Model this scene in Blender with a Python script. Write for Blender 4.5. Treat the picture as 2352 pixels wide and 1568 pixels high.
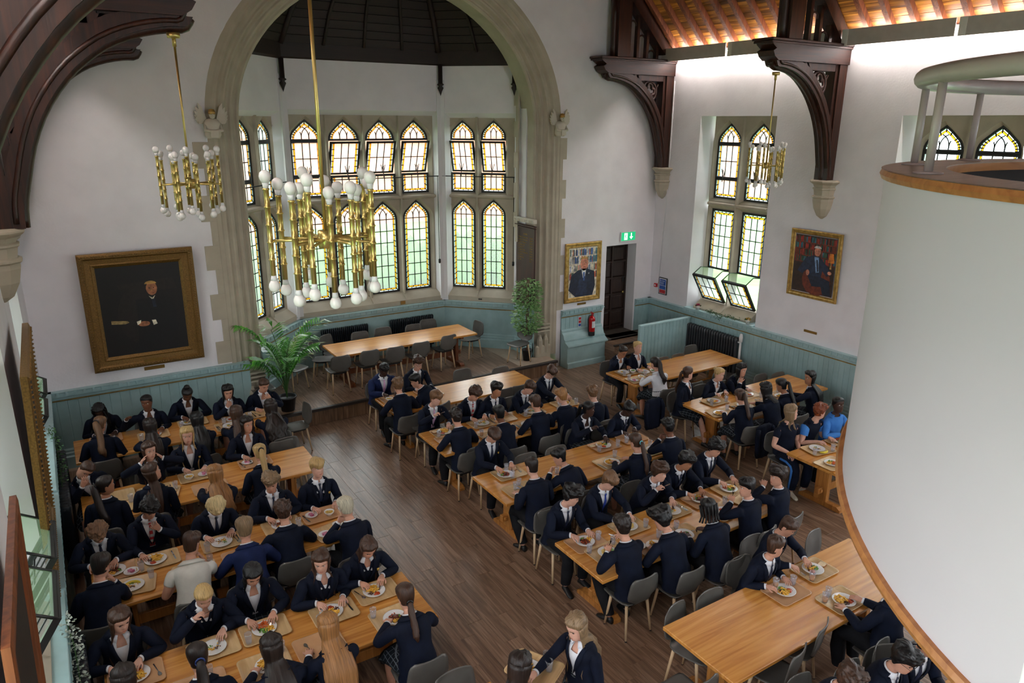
import bpy, math, random
import numpy as np
from mathutils import Vector, Matrix
from math import sin, cos, pi, radians, sqrt, atan2
for _o in list(bpy.data.objects): bpy.data.objects.remove(_o)
SC = bpy.context.scene
COL = SC.collection
# ------------------------------------------------------------------ camera
FOC, PITCH, YAW, ROLL, CH = 1667.5, radians(16.887), radians(32.478), radians(.36), 5.6
_f = Vector((sin(YAW)*cos(PITCH), cos(YAW)*cos(PITCH), -sin(PITCH)))
_r0 = Vector((cos(YAW), -sin(YAW), 0)); _u0 = _r0.cross(_f)
CR = _r0*cos(ROLL)+_u0*sin(ROLL); CU = -_r0*sin(ROLL)+_u0*cos(ROLL); CF = _f
cam_d = bpy.data.cameras.new('camera'); cam = bpy.data.objects.new('camera', cam_d); COL.objects.link(cam)
cam_d.sensor_width = 36; cam_d.lens = FOC*36/2352; cam_d.clip_start = .05; cam_d.clip_end = 300
cam.matrix_world = Matrix(((CR.x, CU.x, -CF.x, 0), (CR.y, CU.y, -CF.y, 0), (CR.z, CU.z, -CF.z, CH), (0, 0, 0, 1)))
SC.camera = cam
# ------------------------------------------------------------------ world: flat overcast daylight
wd = bpy.data.worlds.new('overcast'); SC.world = wd; wd.use_nodes = True
_bg = wd.node_tree.nodes['Background']; _bg.inputs[0].default_value = (.90, .945, 1, 1); _bg.inputs[1].default_value = 8.6
wd.cycles.sampling_method = 'MANUAL'; wd.cycles.sample_map_resolution = 256
vs = SC.view_settings; vs.view_transform = 'Standard'; vs.look = 'None'; vs.gamma = 1; vs.use_curve_mapping = False
vs.exposure = 0.25
SC.display_settings.display_device = 'sRGB'
cy = SC.cycles; cy.use_denoising = True; cy.max_bounces = 7; cy.diffuse_bounces = 4; cy.glossy_bounces = 3
cy.transparent_max_bounces = 12; cy.transmission_bounces = 4; cy.sample_clamp_indirect = 6; cy.caustics_reflective = False; cy.caustics_refractive = False
try: cy.denoiser = 'OPENIMAGEDENOISE'
except Exception: pass
def portal(loc, sx, sy, rot):
    l = bpy.data.lights.new('window_daylight', 'AREA'); l.shape = 'RECTANGLE'; l.size = sx; l.size_y = sy; l.cycles.is_portal = True
    o = bpy.data.objects.new('window_daylight', l); COL.objects.link(o); o.location = loc; o.rotation_euler = rot
def at_z(x, y, z):
    d = CR*((x-1176)/FOC)-CU*((y-784)/FOC)+CF; t = (z-CH)/d.z
    return Vector((d.x*t, d.y*t, z))
def at_y(x, y, Y):
    d = CR*((x-1176)/FOC)-CU*((y-784)/FOC)+CF; t = Y/d.y
    return Vector((d.x*t, Y, CH+d.z*t))
def at_x(x, y, X):
    d = CR*((x-1176)/FOC)-CU*((y-784)/FOC)+CF; t = X/d.x
    return Vector((X, d.y*t, CH+d.z*t))
# ------------------------------------------------------------------ materials
MATS = {}
def nm(name):
    m = bpy.data.materials.new(name); m.use_nodes = True; MATS[name] = m
    return m, m.node_tree.nodes, m.node_tree.links, m.node_tree.nodes['Principled BSDF']
def lin(c):
    return tuple(((v/255)/12.92 if v/255 <= .04045 else ((v/255+.055)/1.055)**2.4) for v in c)+(1,)
def setp(b, rough=.5, metal=0, spec=.5, sheen=0, coat=0):
    b.inputs['Roughness'].default_value = rough; b.inputs['Metallic'].default_value = metal
    b.inputs['Specular IOR Level'].default_value = spec
    if sheen: b.inputs['Sheen Weight'].default_value = sheen
    if coat: b.inputs['Coat Weight'].default_value = coat; b.inputs['Coat Roughness'].default_value = .15
def noisy(name, c1, c2, scale=3, rough=.6, bump=0, bscale=40, detail=4, stretch=(1, 1, 1), lo=.35, hi=.65, coords='Object', **k):
    m, n, l, b = nm(name); setp(b, rough, **k)
    tc = n.new('ShaderNodeTexCoord'); mp = n.new('ShaderNodeMapping'); mp.inputs['Scale'].default_value = stretch
    l.new(tc.outputs[coords], mp.inputs[0])
    t = n.new('ShaderNodeTexNoise'); t.inputs['Scale'].default_value = scale; t.inputs['Detail'].default_value = detail
    l.new(mp.outputs[0], t.inputs['Vector'])
    r = n.new('ShaderNodeValToRGB'); r.color_ramp.elements[0].color = lin(c1); r.color_ramp.elements[1].color = lin(c2)
    r.color_ramp.elements[0].position = lo; r.color_ramp.elements[1].position = hi
    l.new(t.outputs['Fac'], r.inputs[0]); l.new(r.outputs[0], b.inputs['Base Color'])
    if bump:
        t2 = n.new('ShaderNodeTexNoise'); t2.inputs['Scale'].default_value = bscale; t2.inputs['Detail'].default_value = 3
        l.new(mp.outputs[0], t2.inputs['Vector'])
        bp = n.new('ShaderNodeBump'); bp.inputs['Strength'].default_value = bump; bp.inputs['Distance'].default_value = .01
        l.new(t2.outputs['Fac'], bp.inputs['Height']); l.new(bp.outputs[0], b.inputs['Normal'])
    return m
def plain(name, c, rough=.5, **k):
    d = [max(0, v-7) for v in c]; return noisy(name, d, c, scale=9, rough=rough, **k)
def wood(name, c1, c2, c3, axis=0, scale=2.2, rough=.4, bump=.1, per_obj=0, **k):
    """grain stretched along axis"""
    m, n, l, b = nm(name); setp(b, rough, **k)
    tc = n.new('ShaderNodeTexCoord'); mp = n.new('ShaderNodeMapping')
    s = [9, 9, 9]; s[axis] = .55; mp.inputs['Scale'].default_value = s
    oi = n.new('ShaderNodeObjectInfo'); add = n.new('ShaderNodeVectorMath'); add.operation = 'ADD'
    mul = n.new('ShaderNodeMath'); mul.operation = 'MULTIPLY'; mul.inputs[1].default_value = 37.0
    l.new(oi.outputs['Random'], mul.inputs[0]); l.new(tc.outputs['Object'], add.inputs[0]); l.new(mul.outputs[0], add.inputs[1])
    l.new(add.outputs[0], mp.inputs[0])
    t = n.new('ShaderNodeTexNoise'); t.inputs['Scale'].default_value = scale; t.inputs['Detail'].default_value = 6; t.inputs['Distortion'].default_value = 1.2
    l.new(mp.outputs[0], t.inputs['Vector'])
    r = n.new('ShaderNodeValToRGB'); e = r.color_ramp.elements
    e[0].position = .3; e[1].position = .72; e[0].color = lin(c1); e[1].color = lin(c3); q = e.new(.5); q.color = lin(c2)
    l.new(t.outputs['Fac'], r.inputs[0])
    if per_obj:
        hs = n.new('ShaderNodeHueSaturation'); mr = n.new('ShaderNodeMapRange'); mr.inputs[3].default_value = 1-per_obj; mr.inputs[4].default_value = 1+per_obj
        l.new(oi.outputs['Random'], mr.inputs[0]); l.new(mr.outputs[0], hs.inputs['Value']); l.new(r.outputs[0], hs.inputs['Color']); l.new(hs.outputs[0], b.inputs['Base Color'])
    else: l.new(r.outputs[0], b.inputs['Base Color'])
    if bump:
        bp = n.new('ShaderNodeBump'); bp.inputs['Strength'].default_value = bump; bp.inputs['Distance'].default_value = .004
        l.new(t.outputs['Fac'], bp.inputs['Height']); l.new(bp.outputs[0], b.inputs['Normal'])
    return m
def glow(name, c, s):
    m, n, l, b = nm(name); b.inputs['Base Color'].default_value = lin(c); b.inputs['Emission Color'].default_value = lin(c); b.inputs['Emission Strength'].default_value = s
    return m
def pane_mat(name, c, clear=.6, rough=.25):
    m, n, l, b = nm(name); n.remove(b); out = n['Material Output']
    tr = n.new('ShaderNodeBsdfTransparent'); tl = n.new('ShaderNodeBsdfTranslucent'); gl = n.new('ShaderNodeBsdfGlossy')
    tr.inputs[0].default_value = lin(c); tl.inputs[0].default_value = lin(c); gl.inputs['Roughness'].default_value = rough
    tx = n.new('ShaderNodeTexNoise'); tx.inputs['Scale'].default_value = 60; bp = n.new('ShaderNodeBump'); bp.inputs['Strength'].default_value = .4; bp.inputs['Distance'].default_value = .01
    l.new(tx.outputs['Fac'], bp.inputs['Height']); l.new(bp.outputs[0], gl.inputs['Normal'])
    a = n.new('ShaderNodeMixShader'); a.inputs[0].default_value = clear; l.new(tl.outputs[0], a.inputs[1]); l.new(tr.outputs[0], a.inputs[2])
    g = n.new('ShaderNodeMixShader'); g.inputs[0].default_value = .05; l.new(a.outputs[0], g.inputs[1]); l.new(gl.outputs[0], g.inputs[2])
    l.new(g.outputs[0], out.inputs[0]); return m
noisy('plaster', (224, 221, 224), (232, 229, 232), 2, .8, bump=.25, bscale=28)
noisy('reveal_paint', (222, 221, 222), (228, 227, 228), 2, .7)
noisy('stone_paint', (168, 158, 140), (180, 171, 152), 3, .65, bump=.05)
noisy('stone_pale', (196, 188, 172), (208, 200, 184), 3, .6, bump=.05)
noisy('teal', (150, 180, 182), (162, 192, 194), 4, .34)
noisy('teal_ledge', (156, 186, 188), (166, 196, 198), 4, .42)
noisy('gold_line', (150, 118, 60), (178, 142, 78), 10, .4, metal=.4)
wood('dark_beam', (24, 11, 6), (46, 21, 11), (68, 33, 18), axis=2, rough=.4, bump=.25)
wood('dark_beam_x', (24, 11, 6), (46, 21, 11), (68, 33, 18), axis=0, rough=.4, bump=.25)
wood('vault_wood', (20, 9, 6), (30, 14, 9), (40, 20, 13), axis=0, rough=.6, bump=.2)
wood('roof_board', (62, 34, 12), (140, 88, 30), (214, 150, 62), axis=1, scale=1.0, rough=.45, per_obj=.4)
wood('rafter', (84, 40, 22), (120, 66, 38), (140, 84, 52), axis=2, rough=.55, per_obj=.15)
wood('floor_oak', (92, 68, 52), (128, 100, 80), (162, 134, 112), axis=1, scale=2.6, rough=.31, spec=.55, bump=.08, per_obj=.13)
wood('floor_oak_z', (78, 56, 40), (108, 80, 58), (138, 110, 86), axis=2, scale=2.2, rough=.5, per_obj=.1)
plain('grout', (176, 158, 140), .7)
plain('nosing', (44, 38, 36), .45)
noisy('stone_step', (58, 52, 46), (74, 66, 58), 4, .6, bump=.2)
wood('table_oak', (170, 108, 46), (198, 136, 64), (216, 158, 84), axis=0, scale=1.3, rough=.26, bump=.03, per_obj=.05, spec=.8)
wood('table_edge', (150, 94, 40), (178, 118, 56), (196, 138, 70), axis=0, rough=.4)
wood('table_leg', (148, 94, 42), (176, 118, 58), (196, 138, 72), axis=2, rough=.4)
wood('table_leg_dark', (86, 42, 20), (110, 58, 28), (128, 72, 36), axis=2, rough=.4)
wood('door_wood', (28, 17, 13), (42, 26, 20), (54, 36, 28), axis=2, rough=.5)
wood('board_wood', (44, 20, 18), (58, 27, 24), (72, 35, 30), axis=2, rough=.4)
wood('chair_wood', (178, 148, 112), (202, 174, 138), (216, 190, 156), axis=2, scale=1.5, rough=.5, bump=.02)
plain('chair_plastic', (92, 90, 86), .34)
plain('chair_black', (22, 22, 24), .5)
plain('black_metal', (20, 22, 22), .45)
plain('radiator_dark', (30, 36, 44), .4)
plain('radiator_grey', (54, 56, 60), .4)
noisy('brass', (186, 164, 96), (216, 196, 124), 4, .3, metal=.85)
plain('bulb', (236, 234, 232), .25)
plain('bulb_base', (222, 222, 224), .4)
noisy('gilt', (104, 78, 38), (136, 102, 50), 60, .38, metal=.5, bump=.4, bscale=90)
noisy('gilt_bright', (150, 116, 56), (196, 160, 90), 14, .35, metal=.5, bump=.1)
plain('brass_plate', (146, 116, 60), .35, metal=.6)
plain('white_light', (232, 232, 230), .5)
plain('fascia', (196, 190, 188), .6)
plain('rail_paint', (160, 150, 146), .35)
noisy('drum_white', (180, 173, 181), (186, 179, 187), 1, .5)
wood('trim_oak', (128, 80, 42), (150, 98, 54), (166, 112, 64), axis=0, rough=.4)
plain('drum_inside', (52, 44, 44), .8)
pane_mat('glass_clear', (222, 228, 226), .8)
pane_mat('glass_green', (206, 230, 220), .45)
pane_mat('glass_amber', (232, 146, 16), .35)
pane_mat('glass_hood', (232, 240, 236), .8)
plain('lead', (16, 20, 20), .5)
glow('tube', (255, 246, 240), 85)
glow('exit_green', (20, 170, 110), .9)
glow('exit_white', (235, 255, 245), 1.3)
# ------------------------------------------------------------------ mesh builder
class MB:
    def __init__(s): s.v = []; s.f = []; s.m = []; s.s = []
    def add(s, vs, fs, mi=0, smooth=False):
        o = len(s.v); s.v += [tuple(p) for p in vs]; s.f += [tuple(i+o for i in f) for f in fs]; s.m += [mi]*len(fs); s.s += [smooth]*len(fs)
    def box(s, x0, x1, y0, y1, z0, z1, mi=0, M=None):
        vs = [Vector((x, y, z)) for z in (z0, z1) for y in (y0, y1) for x in (x0, x1)]
        if M is not None: vs = [M @ p for p in vs]
        s.add(vs, [(0, 2, 3, 1), (4, 5, 7, 6), (0, 1, 5, 4), (2, 6, 7, 3), (0, 4, 6, 2), (1, 3, 7, 5)], mi)
    def bbox(s, x0, x1, y0, y1, z0, z1, b=.005, mi=0, M=None):
        """box with chamfered vertical and top edges"""
        def ring(i, z): return [(x0+i, y0, z), (x1-i, y0, z), (x1, y0+i, z), (x1, y1-i, z), (x1-i, y1, z), (x0+i, y1, z), (x0, y1-i, z), (x0, y0+i, z)]
        def inn(z): return [(x0+b, y0+b, z), (x1-b, y0+b, z), (x1-b, y0+b, z), (x1-b, y1-b, z), (x1-b, y1-b, z), (x0+b, y1-b, z), (x0+b, y1-b, z), (x0+b, y0+b, z)]
        s.loft([ring(b, z0), ring(b, z1-b), inn(z1)], cap=True, mi=mi, M=M)
    def loft(s, rings, cap=True, closed=True, mi=0, smooth=False, M=None, loop=False):
        n = len(rings[0]); vs = [Vector(p) for r in rings for p in r]
        if M is not None: vs = [M @ p for p in vs]
        fs = []
        R = len(rings)
        for i in range(R if loop else R-1):
            a = i*n; b = ((i+1) % R)*n
            for j in range(n if closed else n-1):
                k = (j+1) % n; fs.append((a+j, a+k, b+k, b+j))
        if cap and not loop and closed: fs.append(tuple(range(n))[::-1]); fs.append(tuple((R-1)*n+j for j in range(n)))
        s.add(vs, fs, mi, smooth)
    def tube(s, pts, r, n=8, mi=0, smooth=True, cap=True, loop=False, flat=1.0):
        pts = [Vector(p) for p in pts]; R = []; up = None
        rr = r if isinstance(r, (list, tuple)) else [r]*len(pts)
        for i, p in enumerate(pts):
            a = pts[i-1] if (i > 0 or loop) else p; b = pts[(i+1) % len(pts)] if (i < len(pts)-1 or loop) else p
            t = (b-a)
            if t.length < 1e-9: t = Vector((0, 0, 1))
            t.normalize()
            if up is None:
                up = Vector((0, 0, 1)) if abs(t.z) < .9 else Vector((0, 1, 0))
            x = up.cross(t); x.normalize(); y = t.cross(x); up = y
            R.append([p+x*(cos(2*pi*k/n)*rr[i])+y*(sin(2*pi*k/n)*rr[i]*flat) for k in range(n)])
        s.loft(R, cap=cap, mi=mi, smooth=smooth, loop=loop)
    def lathe(s, prof, c=(0, 0, 0), n=16, mi=0, smooth=True, sx=1, sy=1, rot=0):
        s.loft([[(c[0]+cos(2*pi*k/n+rot)*r*sx, c[1]+sin(2*pi*k/n+rot)*r*sy, c[2]+z) for k in range(n)] for r, z in prof], mi=mi, smooth=smooth)
    def prism(s, poly, ax, a0, a1, mi=0):
        """poly of 2d points extruded along axis ax from a0 to a1"""
        def p3(p, a): return {0: (a, p[0], p[1]), 1: (p[0], a, p[1]), 2: (p[0], p[1], a)}[ax]
        n = len(poly); s.add([p3(p, a0) for p in poly]+[p3(p, a1) for p in poly], [tuple(range(n)), tuple(range(n, 2*n))[::-1]]+[(i, (i+1) % n, n+(i+1) % n, n+i) for i in range(n)], mi)
    def mesh(s, name, mats):
        me = bpy.data.meshes.new(name); me.from_pydata(s.v, [], s.f)
        for m in mats: me.materials.append(MATS[m] if isinstance(m, str) else m)
        me.polygons.foreach_set('material_index', s.m); me.polygons.foreach_set('use_smooth', s.s); me.update(); return me
    def build(s, name, mats, parent=None, fix=False):
        if isinstance(mats, str): mats = [mats]
        me = s.mesh(name, mats)
        if fix:
            import bmesh
            bm = bmesh.new(); bm.from_mesh(me); bmesh.ops.recalc_face_normals(bm, faces=bm.faces); bm.to_mesh(me); bm.free()
        o = bpy.data.objects.new(name, me); COL.objects.link(o)
        if parent is not None: o.parent = parent
        return o
def tag(o, label=None, cat=None, group=None, kind=None):
    if label: o['label'] = label
    if cat: o['category'] = cat
    if group: o['group'] = group
    if kind: o['kind'] = kind
    return o
def empty(name, loc=(0, 0, 0), rz=0, label=None, cat=None, group=None, kind=None):
    o = bpy.data.objects.new(name, None); COL.objects.link(o); o.location = loc; o.rotation_euler = (0, 0, rz); o.empty_display_size = .1
    return tag(o, label, cat, group, kind)
def clone(o, parent=None):
    c = o.copy(); COL.objects.link(c); c.parent = parent
    for ch in o.children: clone(ch, c)
    return c
def inst(name, me, parent=None, loc=(0, 0, 0), rot=(0, 0, 0), sc=None):
    o = bpy.data.objects.new(name, me); COL.objects.link(o); o.location = loc; o.rotation_euler = rot
    if sc is not None: o.scale = sc
    if parent is not None: o.parent = parent
    return o
def struct(o): o['kind'] = 'structure'; return o
# ------------------------------------------------------------------ room shell
XL, XR, YE, YB = -.5, 12.6, 13.3, -5.0
XC, ARA, ARB, SPR = 6.06, 3.05, 2.6, 5.5       # arch centre, inner half width, inner rise, spring height
RIDGE, EAVE = 13.6, 7.1
def zroof(x): return EAVE+(RIDGE-EAVE)*(1-abs(x-6.05)/6.55)
def arch_z(x, a, b):
    t = 1-((x-XC)/a)**2
    return SPR+b*sqrt(max(0, t))
# end wall: strips around arch (outer moulding edge) and the door
w = MB()
AO, BO = ARA+.58, ARB+.58
xs = sorted(set([XL, XR, XC-AO, XC+AO, 11.12, 12.06]+[XC-AO*cos(pi*i/32) for i in range(33)]))
for a, b in zip(xs, xs[1:]):
    m = (a+b)/2
    def lo(x, m=m):
        if abs(m-XC) < AO: return arch_z(x, AO, BO)
        if 11.12 < m < 12.06: return 2.76
        return -.05
    for Y, fl in ((YE, 0), (YE+.45, 1)):
        q = [(a, Y, lo(a)), (b, Y, lo(b)), (b, Y, zroof(b)), (a, Y, zroof(a))]
        w.add(q, [(0, 1, 2, 3) if not fl else (3, 2, 1, 0)])
for x in (11.12, 12.06): w.add([(x, YE, 0), (x, YE+.45, 0), (x, YE+.45, 2.76), (x, YE, 2.76)], [(0, 1, 2, 3)], 1)
w.add([(11.12, YE, 2.76), (12.06, YE, 2.76), (12.06, YE+.45, 2.76), (11.12, YE+.45, 2.76)], [(0, 1, 2, 3)], 1)
struct(w.build('wall_end', ['plaster', 'reveal_paint']))
# side walls with window openings (z0, z1 and list of y ranges)
WZ0, WZ1 = 1.38, 5.73
WR = [(9.98, 12.02), (5.35, 7.4), (.9, 2.95), (-3.6, -1.5)]
WL = [(9.4, 11.45), (5.1, 7.15), (.9, 2.95), (-3.6, -1.5)]
def side_wall(name, X, out, wins, z0=WZ0, z1=WZ1):
    w = MB(); ys = sorted([YB, YE]+[y for q in wins for y in q])
    for a, b in zip(ys, ys[1:]):
        if (a, b) in wins:
            w.add([(X, a, 0), (X, b, 0), (X, b, z0), (X, a, z0)], [(0, 1, 2, 3)]); w.add([(X, a, z1), (X, b, z1), (X, b, EAVE), (X, a, EAVE)], [(0, 1, 2, 3)])
            a2, b2 = a+.2, b-.2; X2 = X+out*.36
            w.add([(X, a, z0), (X, a, z1), (X2, a2, z1), (X2, a2, z0), (X, b, z0), (X, b, z1), (X2, b2, z1), (X2, b2, z0)], [(0, 1, 2, 3), (4, 7, 6, 5), (1, 5, 6, 2), (0, 3, 7, 4)], 1)
        else: w.add([(X, a, 0), (X, b, 0), (X, b, EAVE), (X, a, EAVE)], [(0, 1, 2, 3)])
    # outer skin
    X3 = X+out*.6
    for a, b in zip(ys, ys[1:]):
        if (a, b) in wins:
            a, b = a+.2, b-.2
            w.add([(X3, a-.2, 0), (X3, b+.2, 0), (X3, b+.2, z0), (X3, a-.2, z0)], [(0, 1, 2, 3)]); w.add([(X3, a-.2, z1), (X3, b+.2, z1), (X3, b+.2, EAVE), (X3, a-.2, EAVE)], [(0, 1, 2, 3)])
        else: w.add([(X3, a-.2, 0), (X3, b+.2, 0), (X3, b+.2, EAVE), (X3, a-.2, EAVE)], [(0, 1, 2, 3)])
    return struct(w.build(name, ['plaster', 'reveal_paint']))
side_wall('wall_right', XR, 1, WR); side_wall('wall_left', XL, -1, WL)
w = MB(); w.add([(XL, YB, 0), (XR, YB, 0), (XR, YB, 2.2), (XL, YB, 2.2), (XL, YB, EAVE), (XR, YB, EAVE), (6.05, YB, RIDGE), (4.7, YB, 2.2), (4.7, YB, EAVE), (7.4, YB, 2.2), (7.4, YB, EAVE)], [(0, 1, 2, 3), (4, 5, 6), (3, 7, 8, 4), (9, 2, 5, 10)]); struct(w.build('wall_back', 'plaster'))
w = MB(); w.add([(4.7, YB, 2.2), (7.4, YB, 2.2), (7.4, YB, EAVE), (4.7, YB, EAVE)], [(0, 1, 2, 3)]); WB = struct(w.build('window_20', 'glass_clear'))  # unseen window added behind the camera to let in fill daylight
m = MB()
for i in range(4): m.box(4.7+i*.9-.06, 4.7+i*.9+.06, YB-.1, YB+.1, 2.2, EAVE)
m.box(4.7, 7.4, YB-.1, YB+.1, 4.5, 4.7); m.build('mullion', 'stone_paint', WB)
portal((6.05, YB-.2, 4.65), 2.7, 4.9, (radians(90), 0, 0))
# ---- floor planks
fb = MB(); fb.box(XL, XR, YB, YE+.4, -.1, -.003); FLOOR = struct(fb.build('floor', 'grout'))
rnd = random.Random(5)
PW, PL = .195, 1.22
pk = []
x = XL+.0
while x < XR:
    y = YB-rnd.random()*PL
    while y < 13.1:
        pk.append((x, min(x+PW, XR), max(y, YB), min(y+PL, 13.1))); y += PL
    x += PW
def in_view(X, Y, Z=0):
    v = Vector((X, Y, Z-CH)); d = v.dot(CF)
    if d < .2: return None
    px, py = 1176+FOC*v.dot(CR)/d, 784-FOC*v.dot(CU)/d
    return (px, py) if -60 < px < 2412 and -60 < py < 1640 else None
def plank_score(p):
    X, Y = (p[0]+p[1])/2, (p[2]+p[3])/2
    q = in_view(X, Y)
    if not q: return 0
    s = 1
    if 3.0 < X < 4.35: s = 3          # the aisle between the tables
    if 8.1 < X < 9.0 and Y > 5: s = 2
    if X > 7.8 and Y > 11: s = 2
    return s/(X*X+Y*Y+25)
pk.sort(key=plank_score, reverse=True)
rest = MB(); cache = {}
def plank(mb, x0, x1, y0, y1, z=0, g=.0014):
    mb.bbox(x0+g, x1-g, y0+g, y1-g, z-.006, z, .0009)
for i, (x0, x1, y0, y1) in enumerate(pk):
    if x1-x0 < .02 or y1-y0 < .02: continue
    if i < 290:
        k = (round(x1-x0, 3), round(y1-y0, 3))
        if k not in cache:
            mb = MB(); plank(mb, -k[0]/2, k[0]/2, -k[1]/2, k[1]/2); cache[k] = mb.mesh('plank', ['floor_oak'])
        inst('plank', cache[k], FLOOR, ((x0+x1)/2, (y0+y1)/2, 0))
    else: plank(rest, x0, x1, y0, y1)
o = rest.build('plank_field', 'floor_oak', FLOOR); o['kind'] = 'stuff'
# ---- stage
SZ, SY = .33, 12.86
b = MB(); b.box(2.6, 9.4, SY+.02, 15.6, 0, SZ-.003); STAGE = struct(b.build('floor_stage', 'grout'))
for i in range(30):
    x0 = 2.6+i*.195; x0 += 0; x1 = min(x0+.195, 9.4)
    if x0 > 9.39: break
    y = SY+.03-rnd.random()*PL
    while y < 15.55:
        y0, y1 = max(y, SY+.03), min(y+PL, 15.55); y += PL
        if y1-y0 < .03: continue
        k = (round(x1-x0, 3), round(y1-y0, 3))
        if k not in cache:
            mb = MB(); plank(mb, -k[0]/2, k[0]/2, -k[1]/2, k[1]/2); cache[k] = mb.mesh('plank', ['floor_oak'])
        inst('plank', cache[k], STAGE, ((x0+x1)/2, (y0+y1)/2, SZ))
k = MB(); k.bbox(0, .2, -.012, .012, .006, SZ-.05, .0015); km = k.mesh('plank', ['floor_oak_z'])
for i in range(34): inst('plank', km, STAGE, (2.6+i*.2, SY, 0))
k = MB(); k.bbox(2.6, 9.42, SY-.045, SY+.03, SZ-.05, SZ+.004, .006); k.build('nosing', 'nosing', STAGE)
# ---- door recess, stone threshold, wooden steps
b = MB(); b.bbox(11.12, 12.06, 13.0, 13.72, .38, .55, .02); b.bbox(10.95, 12.5, 13.0, 13.3, .2, .55, .02); struct(b.build('trim_1', 'stone_step'))
ST = empty('steps', (11.7, 12.6, 0)); struct(ST)
for i in range(3):
    y0 = 12.03+i*.3; zt = .165*(i+1)
    a = MB(); a.bbox(-.75-.0, .8, y0+.02-12.6, 13.02-12.6, .165*i, zt, .004); a.build('tread', 'floor_oak', ST)
    a = MB(); a.bbox(-.76, .8, y0-12.6, y0+.05-12.6, zt-.035, zt+.004, .004); a.build('nosing', 'nosing', ST)
# door
D = empty('door_1', (11.59, 13.64, .55)); struct(D)
a = MB(); a.box(-.47, .47, 0, .05, 0, 2.21); a.build('leaf', 'door_wood', D)
fr = MB()
for cx in range(2):
    for rz in range(5):
        x0 = -.41+cx*.42; z0 = .12+rz*.41
        p = MB(); p.loft([[(x0, -.004, z0), (x0+.37, -.004, z0), (x0+.37, -.004, z0+.35), (x0, -.004, z0+.35)], [(x0+.03, -.02, z0+.03), (x0+.34, -.02, z0+.03), (x0+.34, -.02, z0+.32), (x0+.03, -.02, z0+.32)]]); p.build('door_panel', 'door_wood', D, fix=True)
for z0 in [0]+[.08+.41*k for k in range(6)]: fr.box(-.47, .47, -.03, 0, z0, z0+.035)
for x0 in (-.47, -.025, .42): fr.box(x0, x0+.05, -.032, 0, 0, 2.21)
fr.build('frame', 'door_wood', D)
a = MB(); a.lathe([(.0, 0), (.028, .005), (.03, .03), (0, .045)], n=12); h = a.build('door_knob', 'brass', D); h.rotation_euler = (pi/2, 0, 0); h.location = (.36, -.03, .95)
a = MB(); a.box(-.03, .03, -.035, -.03, 1.15, 1.3); a.build('lock_plate', 'black_metal', D).location = (.36, 0, .05)
# ---- arch: moulded stone from floor to crown
prof = [(.58, -.012), (.5, -.012), (.47, .02), (.44, .03), (.41, .02), (.39, .07), (.37, .12), (.33, .13), (.30, .10), (.27, .12), (.25, .2), (.23, .26), (.2, .27), (.17, .24), (.14, .26), (.12, .34), (.1, .41), (.075, .43), (.045, .4), (.02, .43), (0, .5), (0, .66)]
rings = []
path = [(-1, z) for z in (SZ, 1.2, 2.5, 4)]+[(t, None) for t in [i/48 for i in range(49)]]+[(2, z) for z in (4, 2.5, 1.2, SZ)]
for t, z in path:
    r = []
    for d, y in prof:
        if z is not None: r.append((XC+(-1 if t < 0 else 1)*(ARA+d), YE+y*(.4 if y < .6 else 1), z))
        else: a = pi*(1-t); r.append((XC+(ARA+d)*cos(a), YE+y*(.4 if y < .6 else 1), SPR+(ARB+d)*sin(a)))
    rings.append(r)
m = MB(); m.loft(rings, closed=False, cap=False, smooth=False); AR = struct(m.build('trim_2', 'stone_paint'))
# jamb feet: chamfered base block with two little stops
for s in (-1, 1):
    a = MB(); x0, x1 = sorted((XC+s*(ARA-.01), XC+s*(ARA+.42))); a.bbox(x0, x1, YE-.05, YE+.3, 0, .6, .03)
    for kx in (.12, .28): a.lathe([(.07, 0), (.07, .3), (.035, .4), (.035, .43), (0, .44)], c=(XC+s*(ARA+kx), YE-.0, .42), n=8, smooth=False)
    for zz in (.92, 1.0, 1.08): a.bbox(x0+.01, x1-.01, YE-.02, YE+.2, zz, zz+.03, .008)
    a.build('jamb_base', 'stone_paint', AR)
# quoins: long and short blocks either side
for s in (-1, 1):
    z = 1.38; i = 0
    while z < 5.2:
        h = .4+.06*rnd.random(); wd_ = (.1 if i % 2 else .24)
        if s > 0: wd_ *= .72
        x0, x1 = sorted((XC+s*(AO-.01), XC+s*(AO+wd_)))
        a = MB(); a.bbox(x0-1e-3, x1, YE-.012, YE+.02, z, min(z+h, 5.25), .002); a.build('quoin', 'stone_paint', AR); z += h; i += 1
# inner quoins on return of bay (right side)
for i in range(11):
    z = 2.95+i*.33; wd_ = .1 if i % 2 else .02
    a = MB(); a.bbox(8.99, 9.03, 13.93, 14.0+wd_, z, z+.33, .002); a.build('quoin', 'stone_paint', AR)
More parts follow.
